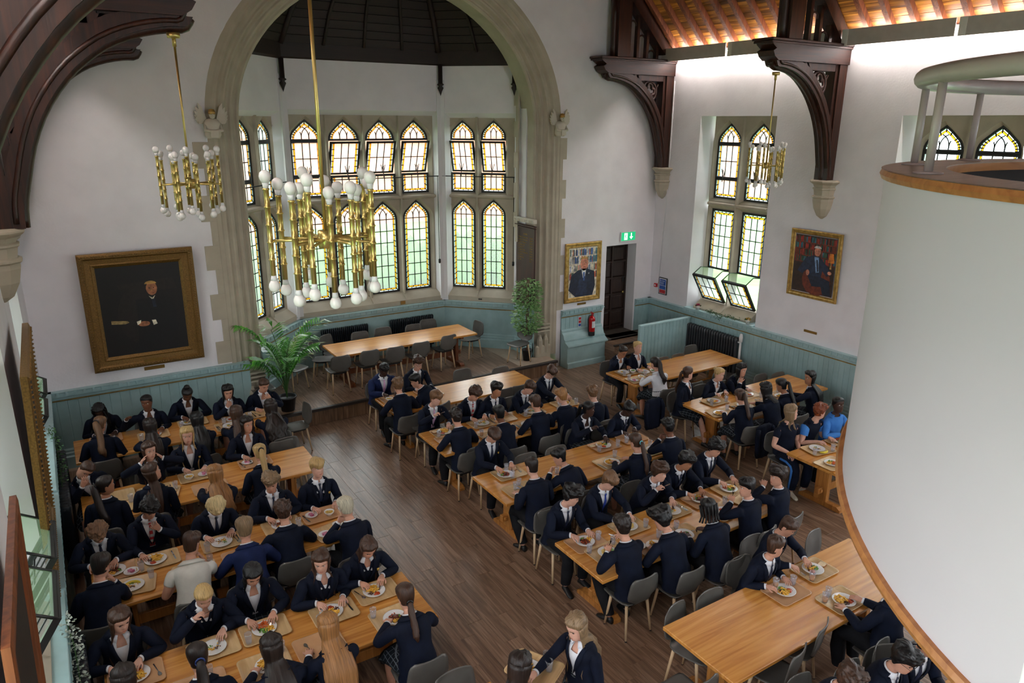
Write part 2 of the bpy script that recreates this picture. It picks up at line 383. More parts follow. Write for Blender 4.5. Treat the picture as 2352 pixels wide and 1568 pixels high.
# ---- bay: facets
BX0, BX1, BY = 4.28, 7.82, 15.35
BP = [(3.02, 13.72), (3.02, 14.1), (BX0, BY), (BX1, BY), (9.08, 14.1), (9.08, 13.72)]
BZ = 6.46
class Facet:
    def __init__(s, A, B):
        s.A = Vector((*A, 0)); s.B = Vector((*B, 0)); s.d = (s.B-s.A).normalized(); s.n = Vector((-s.d.y, s.d.x, 0)); s.L = (s.B-s.A).length
    def p(s, u, v, z): q = s.A+s.d*u+s.n*v; return (q.x, q.y, z)     # v outward positive
FC, FR, FL = Facet(BP[2], BP[3]), Facet(BP[3], BP[4]), Facet(BP[1], BP[2])
def facet_wall(name, F, u0, u1, z0, z1):
    w = MB(); L = F.L
    def q(a, b, c, d, v=0, mi=0): w.add([F.p(a, v, c), F.p(b, v, c), F.p(b, v, d), F.p(a, v, d)], [(0, 1, 2, 3)], mi)
    for v in (0, .55):
        e = .25 if v else 0
        q(-e, u0, 0, BZ+.3, v); q(u1, L+e, 0, BZ+.3, v); q(u0, u1, 0, z0, v); q(u0, u1, z1, BZ+.3, v)
    P = F.p; i = .07
    w.add([P(u0, 0, z0), P(u0, 0, z1), P(u0+i, .16, z1-.1), P(u0+i, .16, z0), P(u1, 0, z0), P(u1, 0, z1), P(u1-i, .16, z1-.1), P(u1-i, .16, z0)], [(0, 1, 2, 3), (4, 7, 6, 5), (1, 5, 6, 2)], 1)
    return struct(w.build(name, ['plaster', 'reveal_paint']))
facet_wall('wall_bay_centre', FC, .02, FC.L-.06, 1.45, 5.8)
facet_wall('wall_bay_right', FR, .1, FR.L-.02, 1.45, 5.76)
facet_wall('wall_bay_left', FL, .02, FL.L-.1, 1.45, 5.76)
for nme, X in (('wall_bay_return_left', 3.02), ('wall_bay_return_right', 9.08)):
    w = MB(); s = -1 if X < 6 else 1
    w.box(min(X, X+s*.5), max(X, X+s*.5), 13.74, 14.12, 0, BZ+.3); struct(w.build(nme, 'plaster'))
# slim pilasters in the bay corners
for F, us in ((FC, (-.02, FC.L-.1)), (FR, (-.02,)), (FL, (FL.L-.1,))):
    for u in us:
        w = MB(); P = F.p; w.loft([[P(u, -.03, z), P(u+.12, -.03, z), P(u+.12, .03, z), P(u, .03, z)] for z in (1.5, BZ)]); struct(w.build('trim_3', 'reveal_paint'))
# ---- bay vault (dark timber)
V = empty('ceiling_bay', (6.05, 14, BZ)); struct(V)
def bp(i, k):            # inset polygon point i of bay at level k 0..1
    x, y = BP2[i]; return (XC+(x-XC)*(1-k), 13.6+(y-13.6)*(1-k))
BP2 = [(3.0, 13.6), (3.0, 14.1), (BX0, BY+.02), (BX1, BY+.02), (9.1, 14.1), (9.1, 13.6)]
w = MB()
lev = [(0, BZ), (.0, BZ+.28), (.03, BZ+.33), (.03, BZ+.6), (.13, BZ+1.15), (.28, BZ+1.7), (.48, BZ+2.15), (.72, BZ+2.45), (.98, BZ+2.55)]
for (k0, z0), (k1, z1) in zip(lev, lev[1:]):
    for i in range(5):
        a, b, c, d = bp(i, k0), bp(i+1, k0), bp(i+1, k1), bp(i, k1)
        w.add([(*a, z0), (*b, z0), (*c, z1), (*d, z1)], [(3, 2, 1, 0)])
w.build('vault_shell', 'vault_wood', V).location = (-6.05, -14, -BZ)
# boards on the vault: thin courses between the ribs
def vpt(i, t, f):       # point on facet i (0..1 along t), height param f in 0..1 over levels 3..8
    g = 3+f*5; j = min(int(g), 7); u = g-j; k0, z0 = lev[j]; k1, z1 = lev[j+1]; k = k0+(k1-k0)*u; z = z0+(z1-z0)*u
    a, b = bp(i, k), bp(i+1, k); return Vector((a[0]+(b[0]-a[0])*t, a[1]+(b[1]-a[1])*t-.0, z))
for i in range(1, 4):
    for f in range(18):
        f0, f1 = f/18+.003, (f+1)/18-.003; a = MB()
        r = [vpt(i, .01, f0), vpt(i, .99, f0), vpt(i, .99, f1), vpt(i, .01, f1)]; off = Vector((0, -.02, -.012))
        a.loft([[q+off*0 for q in r], [q+off for q in r]]); o = a.build('board', 'vault_wood', V); o.location = (-6.05, -14, -BZ)
for i, ts in ((1, (0, .5)), (2, (0, .25, .5, .75, 1)), (3, (.5, 1))):
    for t in ts:
        a = MB(); a.tube([vpt(i, t, f/10)+Vector((0, -.03, -.03)) for f in range(11)], .035 if 0 < t < 1 else .06, n=6); a.build('rib', 'vault_wood', V).location = (-6.05, -14, -BZ)
a = MB(); a.tube([vpt(i, t, .45)+Vector((0, -.03, -.03)) for i in (1, 2, 3) for t in (0, .5, 1)], .03, n=6); a.build('purlin', 'vault_wood', V).location = (-6.05, -14, -BZ)
for x, y in ((BX0+.03, BY-.09), (BX1-.03, BY-.09), (8.98, 14.08), (3.12, 14.08)):
    a = MB(); a.lathe([(0, -.34), (.035, -.24), (.07, -.17), (.04, -.13), (.085, -.1), (.05, -.07), (.05, .3)], n=8); a.build('pendant', 'vault_wood', V).location = (x-6.05, y-14, 0)
# ---- windows
def outline(w_, z0, z1, arched, n=8):
    """closed outline (u,z) of a light of width w_ centred on u=0; pointed four-centred head when arched"""
    h = w_/2
    if not arched: return [(-h, z0), (h, z0), (h, z1), (-h, z1)]
    rise = h*1.22; zs = z1-rise; right = [(h, zs)]
    for i in range(1, 5): a = radians(54)*i/4; right.append((h*(.2+.8*cos(a)), zs+h*.8*sin(a)))
    u, z = right[-1]; right.append((u*.48, z+(z1-z)*.57)); right.append((0, z1))
    return [(-h, z0), (h, z0)]+right+[(-u, z) for u, z in right[-2::-1]]
def shrink(w_, z0, z1, arched, d): return outline(w_-2*d, z0+d, z1-d*1.15, arched)
def hw(z, w_, z0, z1, arched):
    """half width available at height z"""
    if not arched: return w_/2
    o = outline(w_, z0, z1, True)[2:]; right = [p for p in o if p[0] >= 0]
    right.sort(key=lambda p: p[1])
    if z <= right[0][1]: return w_/2
    for a, b in zip(right, right[1:]):
        if a[1] <= z <= b[1]: return a[0]+(b[0]-a[0])*(z-a[1])/max(1e-6, b[1]-a[1])
    return 0
class Pl:      # plane adapter: u, v(out), z -> world
    def __init__(s, fn): s.fn = fn
def ring_band(mb, P, o1, o2, v0, v1, mi=0):
    """flat band between two matching outlines with depth"""
    n = len(o1)
    for i in range(n):
        j = (i+1) % n
        a, b, c, d = o1[i], o1[j], o2[j], o2[i]
        vs = [P(a[0], v0, a[1]), P(b[0], v0, b[1]), P(c[0], v0, c[1]), P(d[0], v0, d[1]), P(a[0], v1, a[1]), P(b[0], v1, b[1]), P(c[0], v1, c[1]), P(d[0], v1, d[1])]
        mb.add(vs, [(0, 1, 2, 3), (4, 7, 6, 5), (0, 4, 5, 1), (3, 2, 6, 7)], mi)
def bar(mb, P, u0, z0, u1, z1, wd_, v, dv=.012):
    du, dz = u1-u0, z1-z0; L = sqrt(du*du+dz*dz) or 1; nx, nz = -dz/L*wd_/2, du/L*wd_/2
    q = [(u0+nx, z0+nz), (u1+nx, z1+nz), (u1-nx, z1-nz), (u0-nx, z0-nz)]
    mb.add([P(a, v-dv/2, b) for a, b in q]+[P(a, v+dv/2, b) for a, b in q], [(0, 1, 2, 3), (4, 7, 6, 5), (0, 4, 5, 1), (1, 5, 6, 2), (2, 6, 7, 3), (3, 7, 4, 0)])
def glaze(root, P, w_, z0, z1, arched, bars=(), ncol=3, bt=True, bb=True, pitch=.27):
    """leaded light: iron frame, clear and amber border strips, clear quarries, lead cames. P(u,v,z)->world"""
    fr = MB(); o0 = outline(w_+.02, z0-.01, z1+.01, arched); o1 = shrink(w_, z0, z1, arched, .032); ring_band(fr, P, o0, o1, -.02, .03)
    for zb in bars: fr.add([], []); bar(fr, P, -hw(zb, w_, z0, z1, arched), zb, hw(zb, w_, z0, z1, arched), zb, .034, 0, .04)
    fr.build('window_frame', 'black_metal', root)
    d1, d2, d3 = .034, .058, .092
    def sh(d): return outline(w_-2*d, z0+(d if bb else .034), z1-(d*1.15 if (arched or bt) else .034), arched)
    oa, ob, oc = sh(d1), sh(d2), sh(d3)
    g = MB(); 
    def strip(oo, oi, mi):
        # split the band into short pieces with a gap
        n = len(oo)
        for i in range(n):
            j = (i+1) % n
            if (not bb and i == 0) or (not arched and not bt and i == 2): continue
            L = sqrt((oo[j][0]-oo[i][0])**2+(oo[j][1]-oo[i][1])**2); m = max(1, round(L/.13))
            for s in range(m):
                t0, t1 = s/m, (s+1)/m; e = .0045/max(L, .02)
                t0 += e; t1 -= e
                A = [(oo[i][0]+(oo[j][0]-oo[i][0])*t, oo[i][1]+(oo[j][1]-oo[i][1])*t) for t in (t0, t1)]
                B = [(oi[i][0]+(oi[j][0]-oi[i][0])*t, oi[i][1]+(oi[j][1]-oi[i][1])*t) for t in (t0, t1)]
                mb = g if mi == 0 else g2
                mb.add([P(A[0][0], 0, A[0][1]), P(A[1][0], 0, A[1][1]), P(B[1][0], 0, B[1][1]), P(B[0][0], 0, B[0][1])], [(0, 1, 2, 3)])
    g2 = MB()
    strip(oa, [(a*.15+b*.85, c*.15+d*.85) for (a, c), (b, d) in zip(oa, ob)], 0)
    strip([(a*.15+b*.85, c*.15+d*.85) for (a, c), (b, d) in zip(oc, ob)] if False else [(b*.9+a*.1, d*.9+c*.1) for (a, c), (b, d) in zip(oc, ob)], [(a*.85+b*.15, c*.85+d*.15) for (a, c), (b, d) in zip(oc, ob)], 1)
    o = g.build('pale_border', 'glass_green', root); o['kind'] = 'stuff'
    o = g2.build('amber_border', 'glass_amber', root); o['kind'] = 'stuff'
    # lead cames between border strips (backing sheets with holes replaced by slim bands)
    ld = MB(); ring_band(ld, P, [(a*.2+b*.8, c*.2+d*.8) for (a, c), (b, d) in zip(oa, ob)], [(a*.12+b*.88, c*.12+d*.88) for (a, c), (b, d) in zip(oc, ob)], -.006, .006)
    ring_band(ld, P, [(a*.84+b*.16, c*.84+d*.16) for (a, c), (b, d) in zip(oc, ob)], oc, -.006, .006)
    for oo, oi in ((oa, ob), (ob, oc)):
        n = len(oo)
        for i in range(n):
            if (not bb and i == 0) or (not arched and not bt and i == 2): continue
            j = (i+1) % n; L = sqrt((oo[j][0]-oo[i][0])**2+(oo[j][1]-oo[i][1])**2); m = max(1, round(L/.13))
            for s in range(m):
                t = s/m; bar(ld, P, oo[i][0]+(oo[j][0]-oo[i][0])*t, oo[i][1]+(oo[j][1]-oo[i][1])*t, oi[i][0]+(oi[j][0]-oi[i][0])*t, oi[i][1]+(oi[j][1]-oi[i][1])*t, .018, 0)
    wi = w_-2*d3; cw = wi/ncol; zlo = z0+(d3 if bb else .034); ztop = z1-(d3*1.15 if (arched or bt) else .034)
    zs = (z1-w_/2*1.22) if arched else ztop
    ztopq = zs if arched else ztop
    nr = max(1, round((ztopq-zlo)/pitch)) if ztopq-zlo > .09 else 0; rh = (ztopq-zlo)/max(nr, 1)
    for r in range(nr):
        for c in range(ncol):
            u0 = -wi/2+c*cw; za = zlo+r*rh; zb_ = za+rh
            p = MB(); e = .003; p.add([P(u0+e, 0, za+e), P(u0+cw-e, 0, za+e), P(u0+cw-e, 0, zb_-e), P(u0+e, 0, zb_-e)], [(0, 1, 2, 3)])
            p.build('pane', 'glass_clear', root)
    for c in range(1, ncol): bar(ld, P, -wi/2+c*cw, zlo, -wi/2+c*cw, ztopq+(.06 if arched else 0), .018, 0)
    for r in range(1, nr+(1 if arched else 0)): bar(ld, P, -wi/2, zlo+r*rh, wi/2, zlo+r*rh, .018, 0)
    if arched:
        # head: intersecting small arches
        hp = MB(); oc2 = [q for q in oc if q[1] >= zs-1e-6]
        oc2 = [(wi/2, zs)]+oc2+[(-wi/2, zs)]
        n = len(oc2); hp.add([P(0, 0, zs)]+[P(a, 0, b_) for a, b_ in oc2], [(0, i+1, i+2) for i in range(n-1)]); hp.build('head_pane', 'glass_clear', root)
        h0 = .06
        for k in range(ncol+1):
            u0 = -wi/2+k*cw
            if 0 < k < ncol: bar(ld, P, u0, zs, u0, zs+h0, .016, 0)
            for sgn in (1, -1):
                pts = []
                for t in range(7):
                    a = t/6*radians(80); u = u0+sgn*cw*1.35*(1-cos(a)); z = zs+h0+cw*1.35*sin(a)
                    if abs(u) <= hw(z, wi, zlo, ztop, True)+.004 and z < ztop: pts.append((u, z))
                for a, b_ in zip(pts, pts[1:]): bar(ld, P, *a, *b_, .016, 0)
    ld.build('lead_came', 'lead', root)
def stone_light_grid(root, P, U0, U1, lights, w_, rows, ztop, zbot, mat='stone_paint', depth=.2, sp=True):
    """stone frame plate in front of glass with cut lights; rows = [(z0,z1,arched)]"""
    m = MB(); v0, v1 = -.13, .05
    # vertical divisions
    edges = [U0]+[ (lights[i]+lights[i+1])/2 for i in range(len(lights)-1)]+[U1]
    zcuts = [zbot]+[(rows[i][1]+rows[i+1][0])/2 for i in range(len(rows)-1)]+[ztop]
    for i, cu in enumerate(lights):
        for (z0, z1, ar), za, zb_ in zip(rows, zcuts, zcuts[1:]):
            a, b = edges[i], edges[i+1]
            def PP(u, v, z, cu=cu): return P(cu+u, v, z)
            # outer rect sampled to match outline
            for v_o, v_i, dd in ((-.1, .0, .075),):
                oi = outline(w_, z0, z1, ar); om = outline(w_+2*dd, z0-dd*.9, z1+dd, ar)
                n = len(oi)
                for q in range(n):
                    r = (q+1) % n
                    m.add([PP(oi[q][0], 0, oi[q][1]), PP(oi[r][0], 0, oi[r][1]), PP(om[r][0], v_o, om[r][1]), PP(om[q][0], v_o, om[q][1])], [(0, 1, 2, 3)], 0, ar)
                # flat front from om outline to cell rectangle
                A, B = a-cu, b-cu
                def ext(p):
                    u, z = p
                    u2 = A if u < 0 else B
                    return (u2, z)
                for q in range(n):
                    r = (q+1) % n; p1, p2 = om[q], om[r]
                    if q == 0:   # bottom
                        m.add([PP(p1[0], v_o, p1[1]), PP(p2[0], v_o, p2[1]), PP(B, v_o, za), PP(A, v_o, za)], [(0, 1, 2, 3)]); m.add([PP(p1[0], v_o, p1[1]), PP(A, v_o, za), PP(A, v_o, p1[1])], [(0, 1, 2)]); m.add([PP(p2[0], v_o, p2[1]), PP(B, v_o, p2[1]), PP(B, v_o, za)], [(0, 1, 2)])
                    elif ar:
                        s1 = 1 if (p1[0]+p2[0]) > 0 else -1; X_ = B if s1 > 0 else A
                        vf = v_o+.0
                        m.add([PP(p1[0], vf, p1[1]), PP(X_, vf, p1[1]), PP(X_, vf, p2[1]), PP(p2[0], vf, p2[1])], [(0, 1, 2, 3)])
                    elif q in (1, 3):
                        X_ = B if q == 1 else A; m.add([PP(p1[0], v_o, p1[1]), PP(X_, v_o, p1[1]), PP(X_, v_o, p2[1]), PP(p2[0], v_o, p2[1])], [(0, 1, 2, 3)])
                zt = max(z for _, z in om)
                m.add([PP(A, v_o, zt), PP(B, v_o, zt), PP(B, v_o, zb_), PP(A, v_o, zb_)], [(0, 1, 2, 3)])
                if ar and sp:   # sunk spandrels: recessed dark triangles shown as raised fillets
                    for s1, X_ in ((-1, A), (1, B)):
                        h = w_/2+dd; zz = z1+dd
                        tri = [(s1*h*.55, zz+.0), (X_-s1*.03, zz+.0), (X_-s1*.03, zz-.3)]
                        c = (sum(p[0] for p in tri)/3, sum(p[1] for p in tri)/3)
                        arc = [p for p in om if p[0]*s1 > h*.5 and zz-.34 < p[1] < zz-.02]
                        f2 = [(p[0]+s1*.022, p[1]+.02) for p in arc]
                        for g1, g2 in zip(f2, f2[1:]):
                            m.add([PP(g1[0], v_o-.012, g1[1]), PP(g2[0], v_o-.012, g2[1]), PP(g2[0]+s1*.018, v_o-.012, g2[1]+.014), PP(g1[0]+s1*.018, v_o-.012, g1[1]+.014)], [(0, 1, 2, 3)])
    # top & outer edges thickness
    m.add([P(U0, -.1, ztop), P(U1, -.1, ztop), P(U1, .1, ztop), P(U0, .1, ztop)], [(0, 1, 2, 3)])
    # mullion rolls
    for e in edges[1:-1]:
        for za, zb_ in zip(zcuts, zcuts[1:]):
            m.loft([[P(e-.035, -.1, z), P(e-.018, -.155, z), P(e+.018, -.155, z), P(e+.035, -.1, z)] for z in (za+(.02), zb_-.02)])
    for zc in zcuts[1:-1]:
        m.loft([[P(u, -.1, zc-.05), P(u, -.16, zc-.02), P(u, -.16, zc+.02), P(u, -.1, zc+.05)] for u in (U0, U1)])
    return m.build('stone_tracery', mat, root, fix=False)
def window(name, P, lights, w_, rows, U0, U1, ztop, zbot, sill=None, opens=(), hoppers=False):
    root = empty(name); struct(root)
    stone_light_grid(root, P, U0, U1, lights, w_, rows, ztop, zbot)
    for li, cu in enumerate(lights):
        for ri, (z0, z1, ar) in enumerate(rows):
            def PP(u, v, z, cu=cu): return P(cu+u, v, z)
            if ri == len(rows)-1:
                # upper light: head, pivoting middle leaf, bottom panel
                za, zb_ = z0+.43, z1-.42
                glaze(root, PP, w_, zb_, z1, True, (), bb=False)
                glaze(root, PP, w_, z0, za, False, (), pitch=.34, bt=False)
                th = radians(19) if li in opens else 0; zc = (za+zb_)/2
                def PC(u, v, z, cu=cu, th=th, zc=zc): dz = z-zc; return P(cu+u, v*cos(th)-dz*sin(th), zc+dz*cos(th)+v*sin(th)*0)
                glaze(root, PC, w_, za+.01, zb_-.01, False, (), pitch=.27, bt=False, bb=False)
                st = MB(); bar(st, PP, 0, za+.03, .05, za+.22, .012, -.14, .012); bar(st, PP, 0, za+.03, -.05, za+.22, .012, -.14, .012); bar(st, PP, 0, za-.06, 0, za+.2, .014, -.16, .012); st.build('stay', 'black_metal', root)
            elif hoppers:
                zh = z0+.72
                glaze(root, PP, w_, zh, z1, False, (), bb=False)
                th = radians(33)
                def PH(u, v, z, cu=cu): dz = z-z0; return P(cu+u, v*cos(th)-.1-dz*sin(th), z0+dz*cos(th)+v*sin(th))
                glaze(root, PH, w_, z0, zh-.0, False, (), bt=False)
                # glass cheek hood
                g = MB(); tp = [PH(-w_/2, 0, zh), PH(w_/2, 0, zh), PP(w_/2, -.02, zh), PP(-w_/2, -.02, zh)]
                mid = [tuple((Vector(tp[0])+Vector(tp[3]))/2+Vector((0, 0, .09))), tuple((Vector(tp[1])+Vector(tp[2]))/2+Vector((0, 0, .09)))]
                g.add([tp[0], tp[1], mid[1], mid[0], tp[2], tp[3]], [(0, 1, 2, 3), (3, 2, 4, 5)]); 
                g.build('hood_glass', 'glass_hood', root)
                fr = MB(); fr.tube([tp[0], mid[0], tp[3]], .012, n=6); fr.tube([tp[1], mid[1], tp[2]], .012, n=6); fr.tube([tp[0], tp[1]], .012, n=6); fr.build('hood_frame', 'black_metal', root)
            else: glaze(root, PP, w_, z0, z1, ar, ())
    if sill:
        zs0, zs1, vout = sill; s = MB()
        s.loft([[P(u, -.02, rows[0][0]-.06), P(u, .0, zs0), P(u, vout+.0, zs0), P(u, vout, zs1), P(u, -.1, rows[0][0]-.03)] for u in (U0, U1)]); s.build('sill', 'stone_paint', root, fix=True)
        cuts = [(a+b)/2 for a, b in zip(lights, lights[1:])]
        for e in cuts:
            q = MB(); q.loft([[P(e-.04, -.1, rows[0][0]), P(e+.04, -.1, rows[0][0]), P(e+.04, 0, rows[0][0]), P(e-.04, 0, rows[0][0])], [P(e-.02, vout, zs1+.02), P(e+.02, vout, zs1+.02), P(e+.02, 0, zs1), P(e-.02, 0, zs1)]]); q.build('mullion_stop', 'stone_paint', root)
    return root
rows_b = [(1.74, 3.83, True), (4.01, 5.6, True)]
def mkP(F, off): return lambda u, v, z: F.p(u, off+v, z)
pc = mkP(FC, .26); L_ = [6.02+k*.825-BX0 for k in (-1.5, -.5, .5, 1.5)]
window('window_1', pc, L_, .655, rows_b, .02, FC.L-.06, 5.72, 1.6, sill=(1.45, 1.56, -.26), opens=(1, 2, 3))
window('window_2', mkP(FR, .26), [.44, 1.17], .56, rows_b, .1, FR.L-.02, 5.7, 1.6, sill=(1.45, 1.56, -.26), opens=(0, 1))
window('window_3', mkP(FL, .26), [FL.L-1.17, FL.L-.44], .56, rows_b, .02, FL.L-.1, 5.7, 1.6, sill=(1.45, 1.56, -.26))
rows_r = [(1.62, 3.7, False), (3.96, 5.57, True)]
for k, (a, b) in enumerate(WR[:2]):
    a2, b2 = a+.2, b-.2
    P = (lambda a2, b2: (lambda u, v, z: (XR+.36+v, b2-u, z)))(a2, b2); L = b2-a2
    n_ = 2; w_ = .655
    window('window_%d' % (4+k), P, [L/2-.435, L/2+.435], w_, rows_r, 0, L, 5.73, 1.45, sill=(1.38, 1.42, -.34), hoppers=True)
for k, (a, b) in enumerate(WL[:2]):
    a2, b2 = a+.2, b-.2; L = b2-a2
    P = (lambda a2, b2: (lambda u, v, z: (XL-.36-v, a2+u, z)))(a2, b2)
    window('window_%d' % (6+k), P, [L/2-.435, L/2+.435], .655, rows_r, 0, L, 5.73, 1.45, sill=(1.38, 1.42, -.34), hoppers=True)
for F in (FC, FR, FL):
    c = F.p(F.L/2, .62, 3.65); portal(c, F.L-.1, 4.5, (radians(-90), 0, atan2(F.d.y, F.d.x)))
for a, b in WR: portal((XR+.66, (a+b)/2, 3.6), 4.6, b-a, (0, radians(90), 0))
for a, b in WL: portal((XL-.66, (a+b)/2, 3.6), 4.6, b-a, (0, radians(-90), 0))
# opening rods
for F, a, b in ((FC, .5, FC.L-.1), (FR, .0, FR.L-.05), (FL, .2, FL.L+.1)):
    r = MB(); r.tube([F.p(a, -.02, 4.38), F.p(b, -.02, 4.38)], .012, n=6); r.tube([F.p(b-.02, -.02, 4.38), F.p(b-.02, -.02, 2.4)], .008, n=6)
    r.lathe([(0, 0), (.03, .02), (.03, .1), (0, .12)], c=F.p(b-.02, -.03, 2.35), n=8)
    o = r.build('window_rod', 'black_metal'); tag(o, {id(FC): 'long black iron opening rod across the four-light centre bay window', id(FR): 'black iron opening rod across the right-hand canted bay window', id(FL): 'black iron opening rod across the left-hand canted bay window'}[id(F)], 'rod')
# ---- outdoors: lawn, hedge and brick buildings beyond the glass
g = MB(); g.box(-60, 80, 13, 90, -.9, -.5); g.box(13.6, 80, -30, 13, -.9, -.5); g.box(-60, -1.6, -30, 13, -.9, -.5); noisy('lawn', (74, 128, 56), (112, 156, 84), .6, .9); o = g.build('lawn', 'lawn'); tag(o, kind='structure')
noisy('far_brick', (176, 112, 92), (196, 132, 110), 2, .9)
noisy('leafage', (52, 92, 40), (86, 128, 62), 3, .9)

t = empty('brick_building', (30, 42, -.5), 0, 'pink brick building outside, beyond the bay and hall windows', 'building')
g = MB(); g.box(-45, 30, 0, 12, 0, 9.5); g.build('wall', 'far_brick', t)
g = MB(); g.prism([(-.4, 9.5), (12.4, 9.5), (6, 13)], 0, -45, 30); g.build('roof', 'nosing', t)
t = empty('hedge', (4, 24, -.5), 0, 'long green hedge outside behind the bay windows', 'hedge')
g = MB()
for i in range(60):
    x = -14+i*.62; g.lathe([(0, 1.9+rnd.random()*.3), (.5, 1.6), (.62, .9), (.5, 0)], c=(x, rnd.random()*.5, 0), n=7)
o = g.build('foliage', 'leafage', t); o['kind'] = 'stuff'
# ------------------------------------------------------------------ dado panelling
DZ = 1.355
def dado(name, P, L, z0=0, boards=True, plinth=True, bw=.115, x_start=0, skip=(), stage=0, top=DZ):
    """P(u, v, z): v positive into the room"""
    R = empty(name); struct(R)
    if boards:
        n = max(1, round(L/bw)); b = L/n
        for i in range(n):
            m = MB(); m.loft([[P(i*b+.003, .02, z), P(i*b+.008, .028, z), P((i+1)*b-.008, .028, z), P((i+1)*b-.003, .02, z), P((i+1)*b-.003, 0, z), P(i*b+.003, 0, z)] for z in (z0, top-.14)])
            m.build('board', 'teal', R)
        m = MB(); m.loft([[P(0, .021, z), P(L, .021, z), P(L, -.0, z), P(0, -.0, z)] for z in (z0, top-.13)]); m.build('backing', 'teal', R)
    else:
        m = MB(); m.loft([[P(0, .025, z), P(L, .025, z), P(L, -.02, z), P(0, -.02, z)] for z in (z0, top-.13)]); m.build('panel', 'teal', R)
    # cap moulding profile
    m = MB(); pr = [(-.02, top-.16), (.03, top-.16), (.035, top-.14), (.055, top-.135), (.055, top-.115), (.075, top-.1), (.075, top-.085), (.095, top-.08), (.095, top-.02), (.11, top-.012), (.11, top), (-.02, top)]
    m.loft([[P(u, v, z) for v, z in pr] for u in (0, L)]); m.build('cap_rail', 'teal', R, fix=True)
    # dentils: little proud blocks below the top fillet
    m = MB(); n = max(1, round(L/.13)); b = L/n
    for i in range(n):
        u = (i+.5)*b; m.loft([[P(u-.016, .09, z), P(u-.016, .112, z), P(u+.016, .112, z), P(u+.016, .09, z)] for z in (top-.075, top-.012)])
        m.loft([[P(u+.03, .09, z), P(u+.03, .102, z), P(u+b-.03, .102, z), P(u+b-.03, .09, z)] for z in (top-.05, top-.036)])
    o = m.build('dentil_course', 'teal', R); o['kind'] = 'stuff'
    m = MB(); m.loft([[P(0, .034, top-.18), P(0, .048, top-.172), P(0, .048, top-.165), P(0, .03, top-.158)], [P(L, .034, top-.18), P(L, .048, top-.172), P(L, .048, top-.165), P(L, .03, top-.158)]]); m.build('gold_bead', 'gold_line', R, fix=True)
    if plinth:
        m = MB(); d = plinth if plinth > .01 and plinth is not True else .06
        zt = z0+.34 if plinth is True else z0+.62
        pr = [(0, z0), (d+.03, z0), (d+.03, zt-.14), (d, zt-.12), (d, zt-.08), (d-.015, zt-.06), (d-.015, zt-.03), (.03, zt), (0, zt)]
        if plinth is not True and plinth > .2: pr = [(0, 0), (.33, 0), (.33, .12), (.3, .14), (.3, .5), (.325, .52), (.325, .55), (.27, .58), (.2, .62), (.2, .66), (.16, .68), (.12, .78), (.07, .82), (.07, .86), (.03, .89), (0, .89)]
        m.loft([[P(u, v, z) for v, z in pr] for u in (0, L)]); m.build('plinth', 'teal', R, fix=True)
    return R
dado('trim_4', lambda u, v, z: (XL+u, YE-v, z), 2.42-XL+.3, bw=.15)
dado('trim_5', lambda u, v, z: (9.82+u, YE-v, z), 1.2, plinth=.3, bw=.12)
dado('trim_6', lambda u, v, z: (12.1+u, YE-v, z), .5, plinth=0, bw=.12)
dado('trim_7', lambda u, v, z: (XR-v, YE-u, z), 10.5)
dado('trim_8', lambda u, v, z: (XL+v, 3+u, z), 10.3)
for nme, F, a, b in (('trim_9', FC, 0, FC.L), ('trim_10', FR, 0, FR.L), ('trim_11', FL, 0, FL.L)):
    dado(nme, (lambda F, a: lambda u, v, z: F.p(a+u, -v, z))(F, a), b-a, z0=SZ, boards=False, top=1.45)
dado('trim_12', lambda u, v, z: (9.08-v, 14.1-u, z), .75, z0=SZ, boards=False, top=1.45)
dado('trim_13', lambda u, v, z: (3.02+v, 13.35+u, z), .75, z0=SZ, boards=False, top=1.45)
# sill ledges of hall windows (painted like the dado)
for k, (a, b) in enumerate(WR[:2]):
    m = MB(); m.bbox(XR-.1, XR+.3, a, b, 1.355, 1.385, .006); struct(m.build('trim_%d' % (14+k), 'teal_ledge'))
for k, (a, b) in enumerate(WL[:3]):
    m = MB(); m.bbox(XL-.3, XL+.1, a, b, 1.355, 1.385, .006); struct(m.build('trim_%d' % (16+k), 'teal_ledge'))
# T&G screen beside the steps
S = empty('partition', (10.95, 11.8, 0), 0, 'low teal tongue and groove screen beside the door steps', 'partition')
L = 1.55; n = 14; b = L/n
for i in range(n):
    for s in (-1, 1):
        m = MB(); y = -.02 if s < 0 else .02
        m.loft([[(i*b+.004, y, z), (i*b+.009, y+s*.01, z), ((i+1)*b-.009, y+s*.01, z), ((i+1)*b-.004, y, z)] for z in (0, 1.16)]); m.build('board', 'teal', S)
m = MB(); m.box(0, L, -.02, .02, 0, 1.16); m.build('core', 'teal', S)
m = MB(); m.bbox(-.03, L, -.045, .045, 1.16, 1.2, .01); m.build('cap_rail', 'teal_ledge', S)
m = MB(); m.bbox(-.03, .02, -.035, .035, 0, 1.16, .006); m.build('end_post', 'teal', S)
